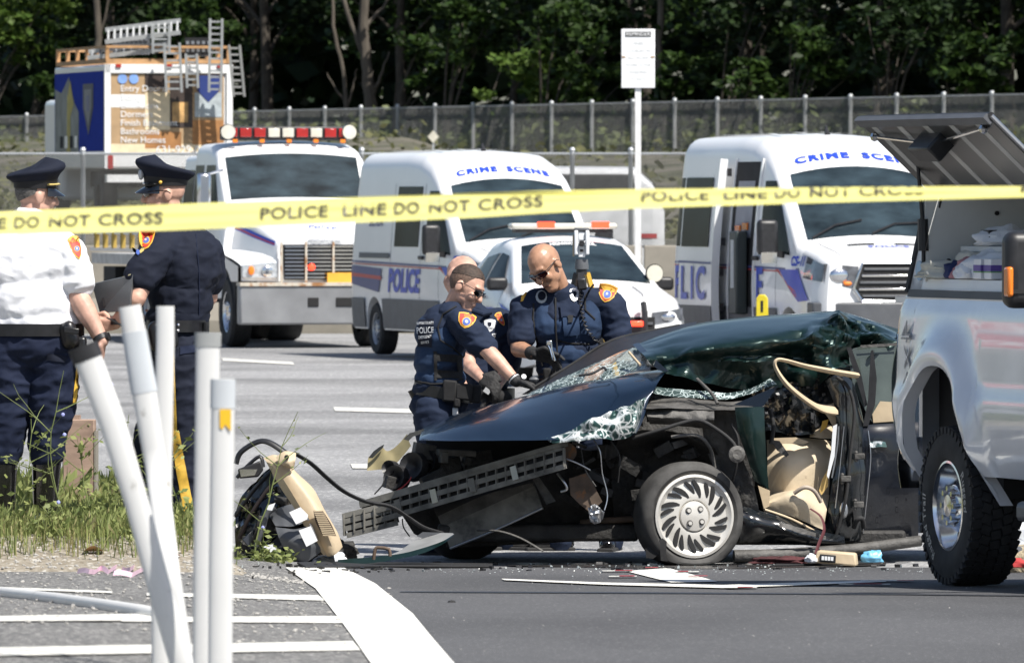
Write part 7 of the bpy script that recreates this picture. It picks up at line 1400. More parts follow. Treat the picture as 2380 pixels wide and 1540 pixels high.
M_orange = mat('patch_orange', (.75, .17, .02), .6, var=.1); M_patchred = mat('patch_red', (.55, .05, .03), .6, var=.1); M_patchgold = mat('patch_gold', (.75, .42, .05), .6); M_patchblue = mat('patch_blue', (.08, .14, .45), .6); M_badge = mat('pale_badge', (.55, .56, .58), .4, .2); M_weblack = mat('black_webbing', (.010, .010, .011), .85, var=.3, vs=40)
M_print = mat('white_print', (.7, .71, .73), .7)
def basis(fw, up, k=1.):
    fw = Vector(fw).normalized(); up = Vector(up); up = (up - fw * up.dot(fw)).normalized(); return fw * k, up * k, fw.cross(up) * k   # rt = wearer's right
def head_prims(c, fw, up, rt, neck):
    rot = Matrix((rt, fw, up)).transposed(); q = lambda a, b, d: c + fw * a + rt * b + up * d; k = fw.length
    return [('e', q(-.008, 0, .022), (.077, .100, .094), rot), ('c', q(.028, 0, -.012), .068 * k, q(.058, 0, -.100), .038 * k), ('e', q(.025, 0, -.06), (.060, .062, .05), rot), ('c', q(.090, 0, .012), .010 * k, q(.110, 0, -.036), .0165 * k), ('e', q(.080, 0, .022), (.056, .020, .015), rot),
            ('e', q(.072, .036, -.035), (.026, .024, .028), rot), ('e', q(.072, -.036, -.035), (.026, .024, .028), rot), ('e', q(.088, 0, -.068), (.027, .014, .008), rot), ('e', q(.088, 0, -.080), (.024, .013, .008), rot), ('e', q(.078, 0, -.108), (.024, .02, .018), rot),
            ('e', q(-.006, .079, -.018), (.010, .022, .034), rot), ('e', q(-.006, -.079, -.018), (.010, .022, .034), rot), ('c', q(-.018, 0, -.06), .058, neck, .066)]
def hand_prims(w, d, n, s, curl=.5, k=1., r=1., spread=1., curls=None):
    """palm with five bent fingers: d along the fingers, n out of the palm, s towards the thumb"""
    d, n, s = Vector(d).normalized(), Vector(n).normalized(), Vector(s).normalized(); out = []
    for i, (o, L) in enumerate(((.030, .95), (.010, 1.05), (-.010, 1.0), (-.029, .8))):
        b = w + (d * .088 + s * o) * k; out.append(('c', w + d * .012 * k + s * o * .6 * k, .0165 * k * r, b, .0125 * k * r)); a = 0; p = b; dd = (d + s * o * 3 * spread).normalized()
        for j, l in enumerate((.043, .028, .021)):
            a += (curls[i] if curls else curl) * (1, 1.25, .9)[j]; q = p + (dd * math.cos(a) + n * math.sin(a)) * l * L * k; out.append(('c', p, (.0105, .0098, .009)[j] * k * r, q, (.0098, .009, .008)[j] * k * r)); p = q
    t0 = w + (d * .022 + s * .024) * k; t1 = t0 + (d * .55 + s * .75 + n * .25).normalized() * .048 * k; t2 = t1 + (d * .85 + s * .15 + n * (.2 + .4 * curl)).normalized() * .034 * k; t3 = t2 + (d * .8 - s * .1 + n * (.3 + .4 * curl)).normalized() * .024 * k
    out += [('c', t0, .0165 * k * r, t1, .0125 * k * r), ('c', t1, .012 * k * r, t2, .0108 * k * r), ('c', t2, .0108 * k * r, t3, .009 * k * r)]; return out
def shell(name, m, c, fw, up, rt, rad, line, parent, nu=28, nv=10, jit=0.):
    """hair cap over the skull down to the hairline height line(angle), angle 0 at the face"""
    mb = MB()
    def fn(a, b):
        ph = 2 * math.pi * a; zt = line(ph); th = b * math.acos(max(-1, min(1, zt))); j = 1 + jit * (noise.noise(Vector((ph * 6, th * 14, 1))))
        return c + fw * (-.008) + up * .022 + (fw * (rad[1] * math.sin(th) * math.cos(ph)) + rt * (rad[0] * math.sin(th) * math.sin(ph)) + up * (rad[2] * math.cos(th))) * j
    mb.grid(fn, nu, nv); return mb.build(name, m, parent, world=True, smooth=80)
def sunglasses(c, fw, up, rt, parent, lens=None):
    q = lambda a, b, d: c + fw * a + rt * b + up * d; fr = MB(); fr.tube([q(.094, -.066, .006), q(.106, -.035, .012), q(.112, 0, .008), q(.106, .035, .012), q(.094, .066, .006)], .0045, 6); fr = fr.build('sunglasses', M_shade, parent, world=True)
    for sg in (-1, 1):
        mb = MB(); mb.grid(lambda a, b: q(.108 - .020 * (a ** 2) - .012 * (b - .4) ** 2, sg * lerp(.006, .068, a), lerp(.012, -.026 + .014 * a * a, b)), 6, 5, .003); mb.build('lens', lens or M_shade, fr, world=True)
        MB().tube([q(.092, sg * .069, .006), q(.04, sg * .083, .008), q(.0, sg * .086, .006), q(-.02, sg * .084, -.008)], .0042, 6, flat=.6).build('temple_arm', M_shade, fr, world=True)
def peaked_cap(c, fw, up, rt, parent, tip=.03, lift=0.03):
    def ring(r0, r1, h, t): return [c + fw * (-.008 + r1 * math.cos(a)) + rt * (r0 * math.sin(a)) + up * (h + t * math.cos(a)) for a in np.linspace(0, 2 * math.pi, 33)[:-1]]
    mb = MB(); rs = [ring(.086, .108, .030, .004), ring(.088, .111, .050, .008), ring(.090, .113, .072, .016)]; n = 32
    def skin(mb, rs, top=False):
        vs = [p for r in rs for p in r]; fs = [(i * n + k, i * n + (k + 1) % n, (i + 1) * n + (k + 1) % n, (i + 1) * n + k) for i in range(len(rs) - 1) for k in range(n)]
        if top: fs.append(tuple(range((len(rs) - 1) * n, len(rs) * n)))
        return mb.add(vs, fs)
    cap = skin(MB(), [ring(.091, .114, .070, .016), ring(.104, .126, .088, .026), ring(.121, .146, .106, .034), ring(.126, .152, .118, .036), ring(.120, .146, .132, .040), ring(.09, .112, .142, .044), ring(.04, .05, .146, .046)], True)
    for i, p in enumerate(cap.v):
        v_ = Vector(p); k = noise.noise(v_ * 9); cap.v[i] = tuple(v_ + up * .006 * k)
    cap = cap.build('peaked_cap', M_navy, parent, world=True, smooth=60)
    skin(MB(), rs).build('cap_band', mat('black_cap_band', (.006, .006, .008), .6), cap, world=True)
    mb = MB(); mb.grid(lambda a, b: c + fw * (-.008 + (.106 + .055 * b * math.sin(math.pi * a) ** .7) * math.cos((a - .5) * 2.3)) + rt * ((.088 + .03 * b * math.sin(math.pi * a) ** .7) * math.sin((a - .5) * 2.3)) + up * (.034 - .030 * b - .012 * b * abs(2 * a - 1)), 20, 5, .004); mb.build('visor', M_boot, cap, world=True, smooth=60)
    return cap
def leg_chain(hip, knee, ank, r): return [('c', hip, r[0], knee, r[1]), ('c', knee, r[1], ank, r[2])]
def boot(name, m, ank, toe_dir, parent, top=None, z=None, rs=.055, L=.19):
    d = Vector(toe_dir).normalized(); base = Vector((ank.x, ank.y, z)); pr = [('c', base + Vector((0, 0, .05)) - d * .05, .045, base + d * L * .7 + Vector((0, 0, .04)), .042), ('c', base + Vector((0, 0, .05)), .05, ank + Vector((0, 0, .06)), rs), ('e', base + d * L * .75 + Vector((0, 0, .042)), (.048, .048, .04))]
    if top is not None: pr.append(('c', ank, rs, top, rs * 1.25))
    o = blob(name, m, pr, parent, .009); MB().box(base + d * .06 + Vector((0, 0, .012)), (.10, .30, .026), frame(Vector((0, 0, 1)), d) @ Matrix.Rotation(0, 3, 'Z')).build('sole', M_rubber, o, bevel=.008, world=True); return o
def ring_belt(name, m, c, rx, ry, h, parent, ax=(1, 0, 0), tilt=0., n=36):
    ax = Vector(ax).normalized(); ay = Vector((0, 0, 1)).cross(ax); mb = MB()
    mb.grid(lambda a, b: c + ax * (rx * math.cos(2 * math.pi * a)) + ay * (ry * math.sin(2 * math.pi * a)) + Vector((0, 0, (b - .5) * h + tilt * math.cos(2 * math.pi * a))), n, 2, .008); return mb.build(name, m, parent, world=True, smooth=60)
def shield(u, v, w_, h_, ang=0.):
    pts = [(-.5, -.40), (-.25, -.47), (0, -.5), (.25, -.47), (.5, -.40), (.47, -.1), (.4, .15), (.22, .38), (0, .5), (-.22, .38), (-.4, .15), (-.47, -.1)]; ca, sa = math.cos(ang), math.sin(ang)
    return lambda k: [(u + (a * w_ * ca - b * h_ * sa) * k, v + (a * w_ * sa + b * h_ * ca) * k) for a, b in pts]
def sleeve_patch(sf, u, v, w_, h_, parent, ang=0.):
    f = shield(u, v, w_, h_, ang); p = sewpoly('shoulder_patch', M_patchgold, sf, f(1), parent, .004); sewpoly('patch_field', M_patchred, sf, f(.86), p, .0055)
    ca, sa = math.cos(ang), math.sin(ang); o = lambda a, b: (u + a * w_ * ca - b * h_ * sa, v + a * w_ * sa + b * h_ * ca)
    c = o(.02, .08); ring = lambda r: [(c[0] + r * w_ * math.cos(t), c[1] + r * w_ * 1.05 * math.sin(t)) for t in np.linspace(0, 6.283, 15)[:-1]]
    sewpoly('seal_ring', M_patchgold, sf, ring(.25), p, .0065); sewpoly('seal', M_patchblue, sf, ring(.20), p, .0075); sewpoly('seal_centre', M_badge, sf, ring(.07), p, .0085)
    for s, b in (('POLICE', -.24), ('SUFFOLK', -.36)): q = o(.0, b); sewtext(M_patchgold, sf, s, q[0], q[1], h_ * .15, p, .0075, -ang, .85)
    return p
def chest_badge(sf, u, v, w_, h_, parent, s='SCPD', ang=0.):
    b = sewpoly('badge', M_badge, sf, shield(u, v, w_, h_, ang)(1), parent, .006); sewpoly('badge_centre', M_navy, sf, shield(u, v - h_ * .08, w_ * .34, h_ * .34, ang)(1), b, .008); sewtext(M_navy, sf, s, u, v + h_ * .24, h_ * .22, b, .008, -ang); return b
def G(x, y): return vz(x, y) if x < -1.1 else zg(x, y)

# ---- officer in the white shirt, back turned
def officer_white():
    Y = 43.5; J = lambda u, v, d=0.: W(u, v, Y + d); gz = G(-2.35, Y)
    root = empty('person', (J(80, 1230).x, Y, gz), 0, 'person in a white short sleeved shirt and tall boots, back turned, wearing a peaked cap', 'person', 'police officers at the crash')
    c = J(84, 452); fw, up, rt = basis((.93, .36, -.06), (0.02, 0, 1)); neck = J(66, 545, -.0)
    sh = J(162, 592, -.02); el = J(178, 684, -.04); wr = J(238, 792, -.12); hd = Vector((-.12, .1, -1))
    sl = J(-32, 592, .04); ell = J(-52, 690, .08); wrl = J(-20, 760, .25)
    hipR, hipL = J(128, 820), J(22, 820); kR, kL = J(116, 1015, -.02), J(14, 1015, .02); aR, aL = J(104, 1185), J(6, 1185)
    skin = head_prims(c, fw, up, rt, neck) + [('c', sh, .055, el, .050), ('c', el, .055, el.lerp(wr, .35), .056), ('c', el.lerp(wr, .35), .055, wr, .033), ('c', sl, .055, ell, .05), ('c', ell, .05, wrl, .034), ('c', neck, .07, J(66, 640), .09), ('c', J(60, 600), .10, J(80, 780), .11)]
    skin += hand_prims(wr, (-.15, .05, -1), (-.8, .5, 0), (-.3, -.9, 0), .35) + hand_prims(wrl, (.4, .3, -1), (.9, .2, 0), (0, 1, 0), .3) + leg_chain(hipR, kR, aR, (.09, .06, .04)) + leg_chain(hipL, kL, aL, (.09, .06, .04))
    blob('body', M_skinC, skin, root, .006)
    T = [('e', J(62, 625), (.235, .135, .20)), ('e', J(70, 700), (.235, .150, .19)), ('e', J(80, 752), (.232, .145, .10)), ('c', J(-8, 578), .10, J(140, 578), .10), ('c', J(66, 548), .085, J(66, 590), .13), ('c', sh, .086, J(179, 652, -.03), .090), ('c', sl, .086, J(-46, 652, .04), .088), ('e', J(120, 620), (.13, .12, .16))]
    shirt = blob('shirt', M_shirtw, T, root, .008, 5, folds=.017); sf = Surf(shirt)
    MB().tube([J(34, 498, .04), J(46, 490, -.09), J(80, 492, -.10), J(104, 500, -.02)], .018, 8).build('collar', M_shirtw, root, world=True)
    ring_belt('belt', M_black, J(82, 766), .248, .165, .062, root)
    tr = [('e', J(82, 800), (.238, .15, .13)), ('c', J(126, 830), .128, J(122, 920), .118), ('c', J(122, 920), .118, J(108, 1048), .088), ('c', J(26, 830), .128, J(20, 920), .118), ('c', J(20, 920), .118, J(6, 1048), .088)]
    tro = blob('trousers', M_navyt, tr, root, .008, 5, folds=.026); sg = Surf(tro); sew('gold_stripe', M_gold, sg, [(176, 850), (186, 850), (176, 935), (168, 935)], root); sew('pocket_flap', M_navy, sg, [(110, 820), (158, 828), (150, 842), (106, 836)], root, 6, .006)
    for k, (a, t) in enumerate(((aR, J(108, 1066)), (aL, J(6, 1066)))): boot('riding_boot', M_boot, a, (.35, .9, 0), root, t, gz, .062)
    po = blob('belt_pouch', M_black, [('c', J(160, 760, -.14), .035, J(168, 790, -.14), .04), ('c', J(150, 765, -.12), .035, J(160, 795, -.12), .04)], root, .008); MB().box(J(166, 768, -.195), (.075, .01, .03), Matrix.Rotation(.15, 3, 'Y')).build('pouch_flap', M_black, po, bevel=.004, world=True)
    MB().box(J(190, 805, -.1), (.05, .06, .10)).build('holster', M_black, root, bevel=.015, world=True)
    w0 = wr.lerp(el, .06); MB().tube([w0 + (wr - el).normalized() * -.012, w0 + (wr - el).normalized() * .014], [.041, .039], 14).build('watch_strap', M_blackplastic, root, world=True); MB().disc(w0 + Vector((.036, -.014, .008)), (.9, -.3, .2), .021, 14, .014).build('watch', M_blackplastic, root, world=True)
    shell('hair', M_hairg, c, fw, up, rt, (.0805, .104, .098), lambda a: lerp(-.62, .42, .5 + .5 * math.cos(a)) if abs(math.sin(a)) < .5 or math.cos(a) < 0 else .35, root, jit=.02)
    cp = peaked_cap(c, fw, up, rt, root); q = lambda a, b, d: c + fw * a + rt * b + up * d
    MB().tube([q(.03, .098, .052), q(.07, .082, .055), q(.10, .045, .058), q(.108, .01, .060)], .011, 6, flat=.5).build('gold_strap', mat('gold_braid', (.75, .58, .2), .4, .3), cp, world=True)
    MB().ball(q(.090, -.034, .000), .013, 8).build('eye', M_capwhite, root, world=True); MB().ball(q(.088, .034, .000), .012, 8).build('eye', M_capwhite, root, world=True); MB().tube([q(.085, .03, -.074), q(.10, 0, -.074), q(.085, -.03, -.074)], .004, 5).build('mouth', mat('lip', (.35, .14, .12), .5), root, world=True)
    MB().tube([q(.086, .026, -.062), q(.104, 0, -.060), q(.086, -.026, -.062)], .007, 6).build('moustache', mat('pale_moustache', (.5, .45, .4), .8), root, world=True)
    sleeve_patch(sf, 176, 575, 26, 58, root, -.3)
officer_white()
# ---- officer in dark navy with the cap, facing left
def officer_capped():
    Y = 43.7; J = lambda u, v, d=0.: W(u, v, Y + d); gz = G(-1.75, Y)
    root = empty('person', (J(410, 1230).x, Y, gz), 0, 'person in a dark navy uniform with peaked cap and gold trouser stripe, facing left', 'person', 'police officers at the crash')
    c = J(383, 446); fw, up, rt = basis((-.985, -.15, -.05), (0, 0, 1)); neck = J(402, 545)
    sL = J(362, 590, -.16); eL = J(318, 692, -.26); wL = J(268, 752, -.20); sR = J(478, 590, .08); eR = J(486, 690, .12); wR = J(380, 740, .25)
    hN, hF = J(420, 815, -.07), J(388, 815, .10); kN, kF = J(428, 1010, -.07), J(352, 1010, .08); aN, aF = J(428, 1190, -.08), J(342, 1190, .10)
    skin = head_prims(c, fw, up, rt, neck) + [('c', sL, .052, eL, .047), ('c', eL, .050, eL.lerp(wL, .35), .048), ('c', eL.lerp(wL, .35), .048, wL, .031), ('c', sR, .052, eR, .046), ('c', eR, .046, wR, .03), ('c', neck, .066, J(415, 660), .09), ('c', J(420, 600), .10, J(410, 780), .10)]
    skin += hand_prims(wL, (-1, -.1, -.1), (.1, .8, -.5), (0, -.3, .9), .55) + hand_prims(wR, (-1, -.2, 0), (0, 0, 1), (.2, 1, 0), .5) + leg_chain(hN, kN, aN, (.09, .06, .04)) + leg_chain(hF, kF, aF, (.09, .06, .04))
    blob('body', M_skinA, skin, root, .006)
    T = [('e', J(428, 620), (.165, .185, .20)), ('e', J(420, 690), (.163, .165, .17)), ('e', J(412, 738), (.166, .155, .09)), ('c', J(378, 578, -.12), .085, J(462, 576, .06), .095), ('c', J(404, 548), .078, J(412, 590), .12), ('c', sL, .088, J(330, 642, -.22), .086), ('c', sR, .088, J(486, 650, .1), .08), ('e', J(460, 625, .02), (.115, .13, .17))]
    shirt = blob('shirt', M_navy, T, root, .008, 5, folds=.022); sf = Surf(shirt)
    ring_belt('belt', M_black, J(412, 757), .163, .165, .06, root)
    tr = [('e', J(412, 795), (.155, .155, .12)), ('c', J(418, 830, -.06), .118, kN, .082), ('c', kN, .082, J(428, 1190, -.08), .064), ('c', J(392, 830, .06), .115, kF, .082), ('c', kF, .082, J(344, 1190, .1), .064), ('e', J(430, 830, -.03), (.13, .13, .12))]
    tro = blob('trousers', M_navy, tr, root, .008, 5, folds=.026); sg = Surf(tro); sew('gold_stripe', M_gold, sg, [(392, 800), (404, 800), (412, 1000), (396, 1000)], root, 14); sew('gold_stripe', M_gold, sg, [(394, 1000), (416, 1000), (456, 1222), (432, 1222)], root, 16); sew('gold_stripe', M_gold, sg, [(346, 850), (352, 850), (358, 925), (350, 925)], root, 6); sew('pocket_flap', M_navyt, sg, [(418, 805), (470, 800), (470, 816), (418, 824)], root, 6, .006)
    for a in (aN, aF): boot('boot', M_boot, a, (-.9, -.2, 0), root, None, gz)
    h_ = blob('holster', M_black, [('c', J(362, 765, -.2), .045, J(366, 800, -.2), .04), ('c', J(395, 760, -.2), .035, J(398, 795, -.2), .04)], root, .008)
    for v in (755, 768): MB().ball(J(414, v, -.185), .010, 8).build('snap', M_chrome, root, world=True)
    MB().tube([J(478, 748, -.1), J(480, 775, -.1), J(476, 790, -.1)], .014, 8).build('key_holder', M_black, root, world=True); MB().tube([J(474, 788, -.1), J(477, 802, -.1)], .005, 5).build('keys', M_chrome, root, world=True)
    shell('hair', mat('shaved_stubble', (.33, .19, .14), .6, var=.3, vs=60), c, fw, up, rt, (.0785, .1015, .0955), lambda a: .0 if math.cos(a) < .3 else .55, root)
    cp = peaked_cap(c, fw, up, rt, root); q = lambda a, b, d: c + fw * a + rt * b + up * d
    MB().tube([q(.02, -.094, .046), q(.06, -.086, .046), q(.095, -.05, .046), q(.105, 0, .048), q(.095, .05, .046)], .008, 6, flat=.6).build('chin_strap', M_boot, cp, world=True); MB().ball(q(.03, -.096, .050), .010, 8).build('gold_button', M_gold, cp, world=True); MB().ball(q(.118, -.01, .095), (.016, .022, .030), 9).build('cap_badge', M_badge, cp, world=True)
    sunglasses(c, fw, up, rt, root); MB().tube([q(.088, -.026, -.074), q(.100, 0, -.074), q(.088, .026, -.074)], .004, 5).build('mouth', MATS['lip'], root, world=True)
    sleeve_patch(sf, 340, 555, 38, 50, root, .12)
    for k, (a, b) in enumerate(((-1, 0), (1, 0))): sewpoly('wing_emblem', MATS['gold_braid'] if k else M_badge, sf, [(322 + a * 3, 584), (322 + a * 8, 578), (322 + a * 15, 574 + 2 * k), (322 + a * 13, 584), (322 + a * 5, 590)], root, .005)
    sewpoly('wing_emblem_centre', M_patchblue, sf, [(319, 582), (325, 582), (326, 590), (322, 594), (318, 590)], root, .006)
    sewtube('back_seam', M_navyt, sf, [(455, 545), (462, 640), (462, 730)], .003, root)
    ring_belt('watch', M_blackplastic, wL.lerp(eL, .08), .037, .037, .03, root, n=16)
    ct = empty('laptop', J(262, 690, -.10), 0, 'dark grey closed laptop held by the capped officer', 'laptop'); cq = [J(213, 660, -.12), J(309, 638, -.30), J(300, 722, -.34), J(232, 728, -.16)]
    MB().prism(cq, (.01, .035, .004)).build('case', mat('laptop_grey', (.11, .115, .12), .4, .3, var=.1), ct, world=True, bevel=.003, smooth=0); MB().prism([J(236, 692, -.17), J(242, 691, -.175), J(246, 712, -.185), J(240, 713, -.18)], (0, -.004, 0)).build('printed_label', M_blackplastic, ct, world=True, smooth=0)
    MB().prism([J(262, 651, -.18), J(304, 636, -.30), J(303, 639, -.30), J(262, 654, -.18)], (0, .03, 0)).build('paper_edge', mat('cream_paper', (.7, .62, .35), .7), ct, world=True, smooth=0); MB().tube([J(248, 738, -.28), J(268, 748, -.30), J(284, 758, -.30)], .004, 5).build('strap', M_blackplastic, ct, world=True)
officer_capped()
def esu_legs(J, root, hips, knees, anks, gz, toe, m, rr=(.12, .085, .068)):
    tr = [('e', (hips[0] + hips[1]) / 2 + Vector((0, 0, .05)), (.17, .13, .12))]
    for h_, k_, a_ in zip(hips, knees, anks): tr += [('c', h_, rr[0], k_, rr[1]), ('c', k_, rr[1], a_ + Vector((0, 0, .04)), rr[2])]
    t = blob('trousers', m, tr, root, .009, 5, folds=.024)
    for a_, d in zip(anks, toe): boot('boot', M_boot, a_, d, root, None, gz)
    return t
# ---- officer with cropped hair leaning over the windscreen
def officer_cropped():
    Y = 51.7; J = lambda u, v, d=0.: W(u, v, Y + d); root = empty('person', (J(1035, 1310).x, Y, 0), 0, 'person with cropped dark hair and sunglasses reaching a gloved hand onto the wrecked car', 'person', 'police officers at the crash')
    c = J(1084, 664, -.05); fw, up, rt = basis((.80, -.38, -.44), (.42, 0, .9), 1.10); neck = J(1050, 727)
    sR = J(1072, 752, -.20); eR = J(1140, 822, -.30); wR = J(1200, 886, -.38); sL = J(1060, 745, .2); eL = J(1045, 835, .3); wL = J(1080, 905, .2)
    hips = (J(1010, 960, -.08), J(1030, 960, .10)); knees = (J(1020, 1130, -.08), J(1050, 1130, .1)); anks = (J(1010, 1278, -.06), J(1060, 1278, .1))
    skin = head_prims(c, fw, up, rt, neck) + [('c', sR, .055, eR, .048), ('c', eR, .049, eR.lerp(wR, .3), .047), ('c', eR.lerp(wR, .3), .047, wR, .030), ('c', sL, .05, eL, .045), ('c', eL, .045, wL, .03), ('c', neck, .066, J(1032, 790), .09), ('c', J(1030, 780), .10, J(1015, 940), .10)]
    for h_, k_, a_ in zip(hips, knees, anks): skin += leg_chain(h_, k_, a_, (.09, .06, .04))
    blob('body', M_skinA, skin, root, .006)
    T = [('e', J(1035, 770), (.155, .19, .16)), ('e', J(1022, 840), (.14, .165, .17)), ('e', J(1018, 900), (.15, .155, .10)), ('c', J(1050, 735, -.1), .08, J(1052, 735, .12), .08), ('c', neck, .075, J(1040, 760), .12), ('c', sR, .084, J(1124, 802, -.25), .080), ('c', sL, .09, J(1048, 815, .28), .08)]
    shirt = blob('shirt', M_esu, T, root, .008, 4, folds=.022)
    V = [('e', J(1028, 775), (.165, .185, .145)), ('e', J(1020, 835), (.150, .172, .16)), ('e', J(1022, 880), (.155, .165, .09)), ('c', J(1040, 735, -.10), .058, J(1030, 790, -.12), .09)]
    vest = blob('vest', M_vest, V, root, .008, 4, folds=.012); sf = Surf(vest, shirt)
    tro = esu_legs(J, root, hips, knees, anks, 0, ((.9, -.3, 0), (.9, -.3, 0)), M_esu)
    ring_belt('duty_belt', M_black, J(1030, 912), .175, .175, .07, root, tilt=-.03)
    MB().tube([J(1015, 725, -.07), J(1035, 716, -.10), J(1062, 730, -.12)], .02, 8).build('collar', M_esu, root, world=True)
    for u, v, d, w_, h_ in ((1045, 908, -.19, .085, .13), (1078, 910, -.19, .10, .10), (1105, 915, -.15, .07, .11), (1062, 935, -.19, .04, .06)): MB().box(J(u, v, d), (w_, .06, h_), Matrix.Rotation(.08, 3, 'Y')).build('belt_pouch', M_weblack, root, bevel=.012, world=True)
    MB().tube([J(958, 905, 0), J(970, 935, 0)], [.03, .022], 10).build('pistol_grip', M_blackplastic, root, world=True); MB().box(J(1058, 958, -.17), (.035, .03, .06)).build('white_clip', M_badge, root, bevel=.008, world=True)
    gl = hand_prims(wR - Vector((.0, 0, .0)), (.95, -.1, -.28), (.0, -.2, -1), (.2, -.95, .2), .28, 1.05, 1.15); g = blob('glove', M_glove, gl + [('c', wR.lerp(eR, .08), .038, wR, .036)], root, .005, 3); MB().disc(wR + Vector((.045, -.035, .03)), (.2, -.9, .4), .016, 8, .004).build('glove_logo', M_print, g, world=True); MB().ball(wR + Vector((.105, -.02, .012)), (.03, .02, .018), 8).build('grey_knuckle', M_greyplastic, g, world=True); MB().tube([wR.lerp(eR, .10), wR.lerp(eR, .07)], [.040, .039], 12).build('white_cuff', M_badge, g, world=True)
    shell('hair', M_hairb, c, fw, up, rt, (.0800, .1030, .0975), lambda a: interp(math.cos(a), [-1, -.5, -.1, .15, .5, .75, 1], [.05, .15, .30, .36, .42, .52, .56]), root, jit=.02, nu=48)
    shell('stubble', mat('short_side_hair', (.12, .075, .055), .75, var=.5, vs=90), c, fw, up, rt, (.0785, .1012, .0955), lambda a: interp(math.cos(a), [-1, -.5, -.1, .15, .4, .7, 1], [-.80, -.72, -.50, -.30, .20, .55, .60]), root, nu=40)
    sunglasses(c, fw, up, rt, root); q = lambda a, b, d: c + fw * a + rt * b + up * d; MB().tube([q(.085, -.026, -.074), q(.101, 0, -.075), q(.085, .026, -.074)], .0035, 5).build('mouth', mat('dark_lip', (.16, .06, .05), .6), root, world=True)
    sleeve_patch(sf, 1084, 745, 42, 36, root, .25)
    pn = sew('back_panel', M_navy, sf, [(975, 744), (1009, 740), (1004, 806), (972, 806)], root, 8, .005)
    for s, v, z in (('SUFFOLK COUNTY', 752, 7.5), ('POLICE', 768, 19), ('EMERGENCY', 783, 8.5), ('SERVICE', 794, 8.5)): sewtext(M_print, sf, s, 990, v, z, pn, .009, .06, .58 if z < 8 else .62, bold=.25 if z > 10 else .1)
    for q_ in (((1008, 815), (1016, 815), (1016, 884), (1010, 884)), ((1010, 820), (1072, 826), (1070, 842), (1012, 838)), ((1014, 858), (1074, 862), (1072, 880), (1014, 878)), ((1058, 826), (1072, 828), (1074, 870), (1062, 866))): sew('black_webbing', M_weblack, sf, q_, root, 6, .007)
    sewtube('vest_edge', M_weblack, sf, [(1060, 712), (1030, 730), (1018, 760), (1024, 790), (1055, 810), (1075, 830)], .005, root)
    sewtube('vest_edge', M_weblack, sf, [(966, 884), (1000, 892), (1040, 890), (1075, 880)], .006, root)
officer_cropped()
# ---- officer mostly hidden behind him
def officer_hidden():
    Y = 52.5; J = lambda u, v, d=0.: W(u, v, Y + d); root = empty('person', (J(1130, 1310).x, Y, 0), 0, 'person with a shaved head standing mostly hidden behind the cropped haired officer', 'person', 'police officers at the crash')
    c = J(1071, 640); fw, up, rt = basis((.55, -.6, -.5), (.3, .2, .9), 1.06); neck = J(1098, 722)
    sA = J(1172, 755, .02); eA = J(1182, 850, -.05); wA = J(1150, 905, -.28); sB = J(1088, 752, .1); eB = J(1090, 850, -.1); wB = J(1120, 880, -.3)
    hips = (J(1110, 965, .05), J(1160, 965, .0)); knees = (J(1115, 1130), J(1165, 1130)); anks = (J(1125, 1280), J(1180, 1280, -.1))
    skin = head_prims(c, fw, up, rt, neck) + [('c', sA, .05, eA, .045), ('c', eA, .045, wA, .03), ('c', sB, .05, eB, .045), ('c', eB, .045, wB, .03), ('c', neck, .066, J(1120, 790), .09), ('c', J(1125, 790), .10, J(1130, 940), .10)]
    for h_, k_, a_ in zip(hips, knees, anks): skin += leg_chain(h_, k_, a_, (.09, .06, .04))
    blob('body', M_skinC, skin, root, .006)
    T = [('e', J(1128, 785), (.165, .135, .17)), ('e', J(1130, 870), (.155, .14, .17)), ('e', J(1132, 930), (.155, .14, .10)), ('c', J(1095, 750), .08, J(1160, 748), .08), ('c', neck, .072, J(1115, 765), .12), ('c', sA, .085, J(1180, 845, -.03), .075), ('c', sB, .085, J(1090, 830, .0), .08)]
    shirt = blob('shirt', M_esu, T, root, .008, 4, folds=.022); sf = Surf(shirt); esu_legs(J, root, hips, knees, anks, 0, ((.3, -.9, 0), (.8, -.5, 0)), M_esu)
    ring_belt('duty_belt', M_black, J(1132, 915), .17, .155, .07, root)
    chest_badge(sf, 1138, 757, 26, 30, root, 'SCPD'); sewtext(M_print, sf, 'PO  ST', 1138, 780, 11, root, .008, 0, .9, bold=.2); sleeve_patch(sf, 1163, 742, 16, 34, root, -.5)
    MB().tube([J(1100, 722, -.1), J(1122, 730, -.14), J(1140, 726, -.1)], .016, 8).build('collar', M_esu, root, world=True)
    for w_, d in ((wA, (-.5, -.5, -.5)), (wB, (.6, -.6, -.3))): blob('glove', M_glove, hand_prims(w_, d, (0, .3, -1), (.3, .3, .8), .6, 1.1, 1.25), root, .006, 3)
    blob('tool_bag', M_weblack, [('e', J(1130, 915, -.30), (.08, .06, .05)), ('e', J(1165, 925, -.30), (.07, .05, .05))], root, .010); MB().box(J(1132, 908, -.38), (.04, .015, .03), Matrix.Rotation(.6, 3, 'Y')).build('white_tag', M_badge, root, world=True)
officer_hidden()
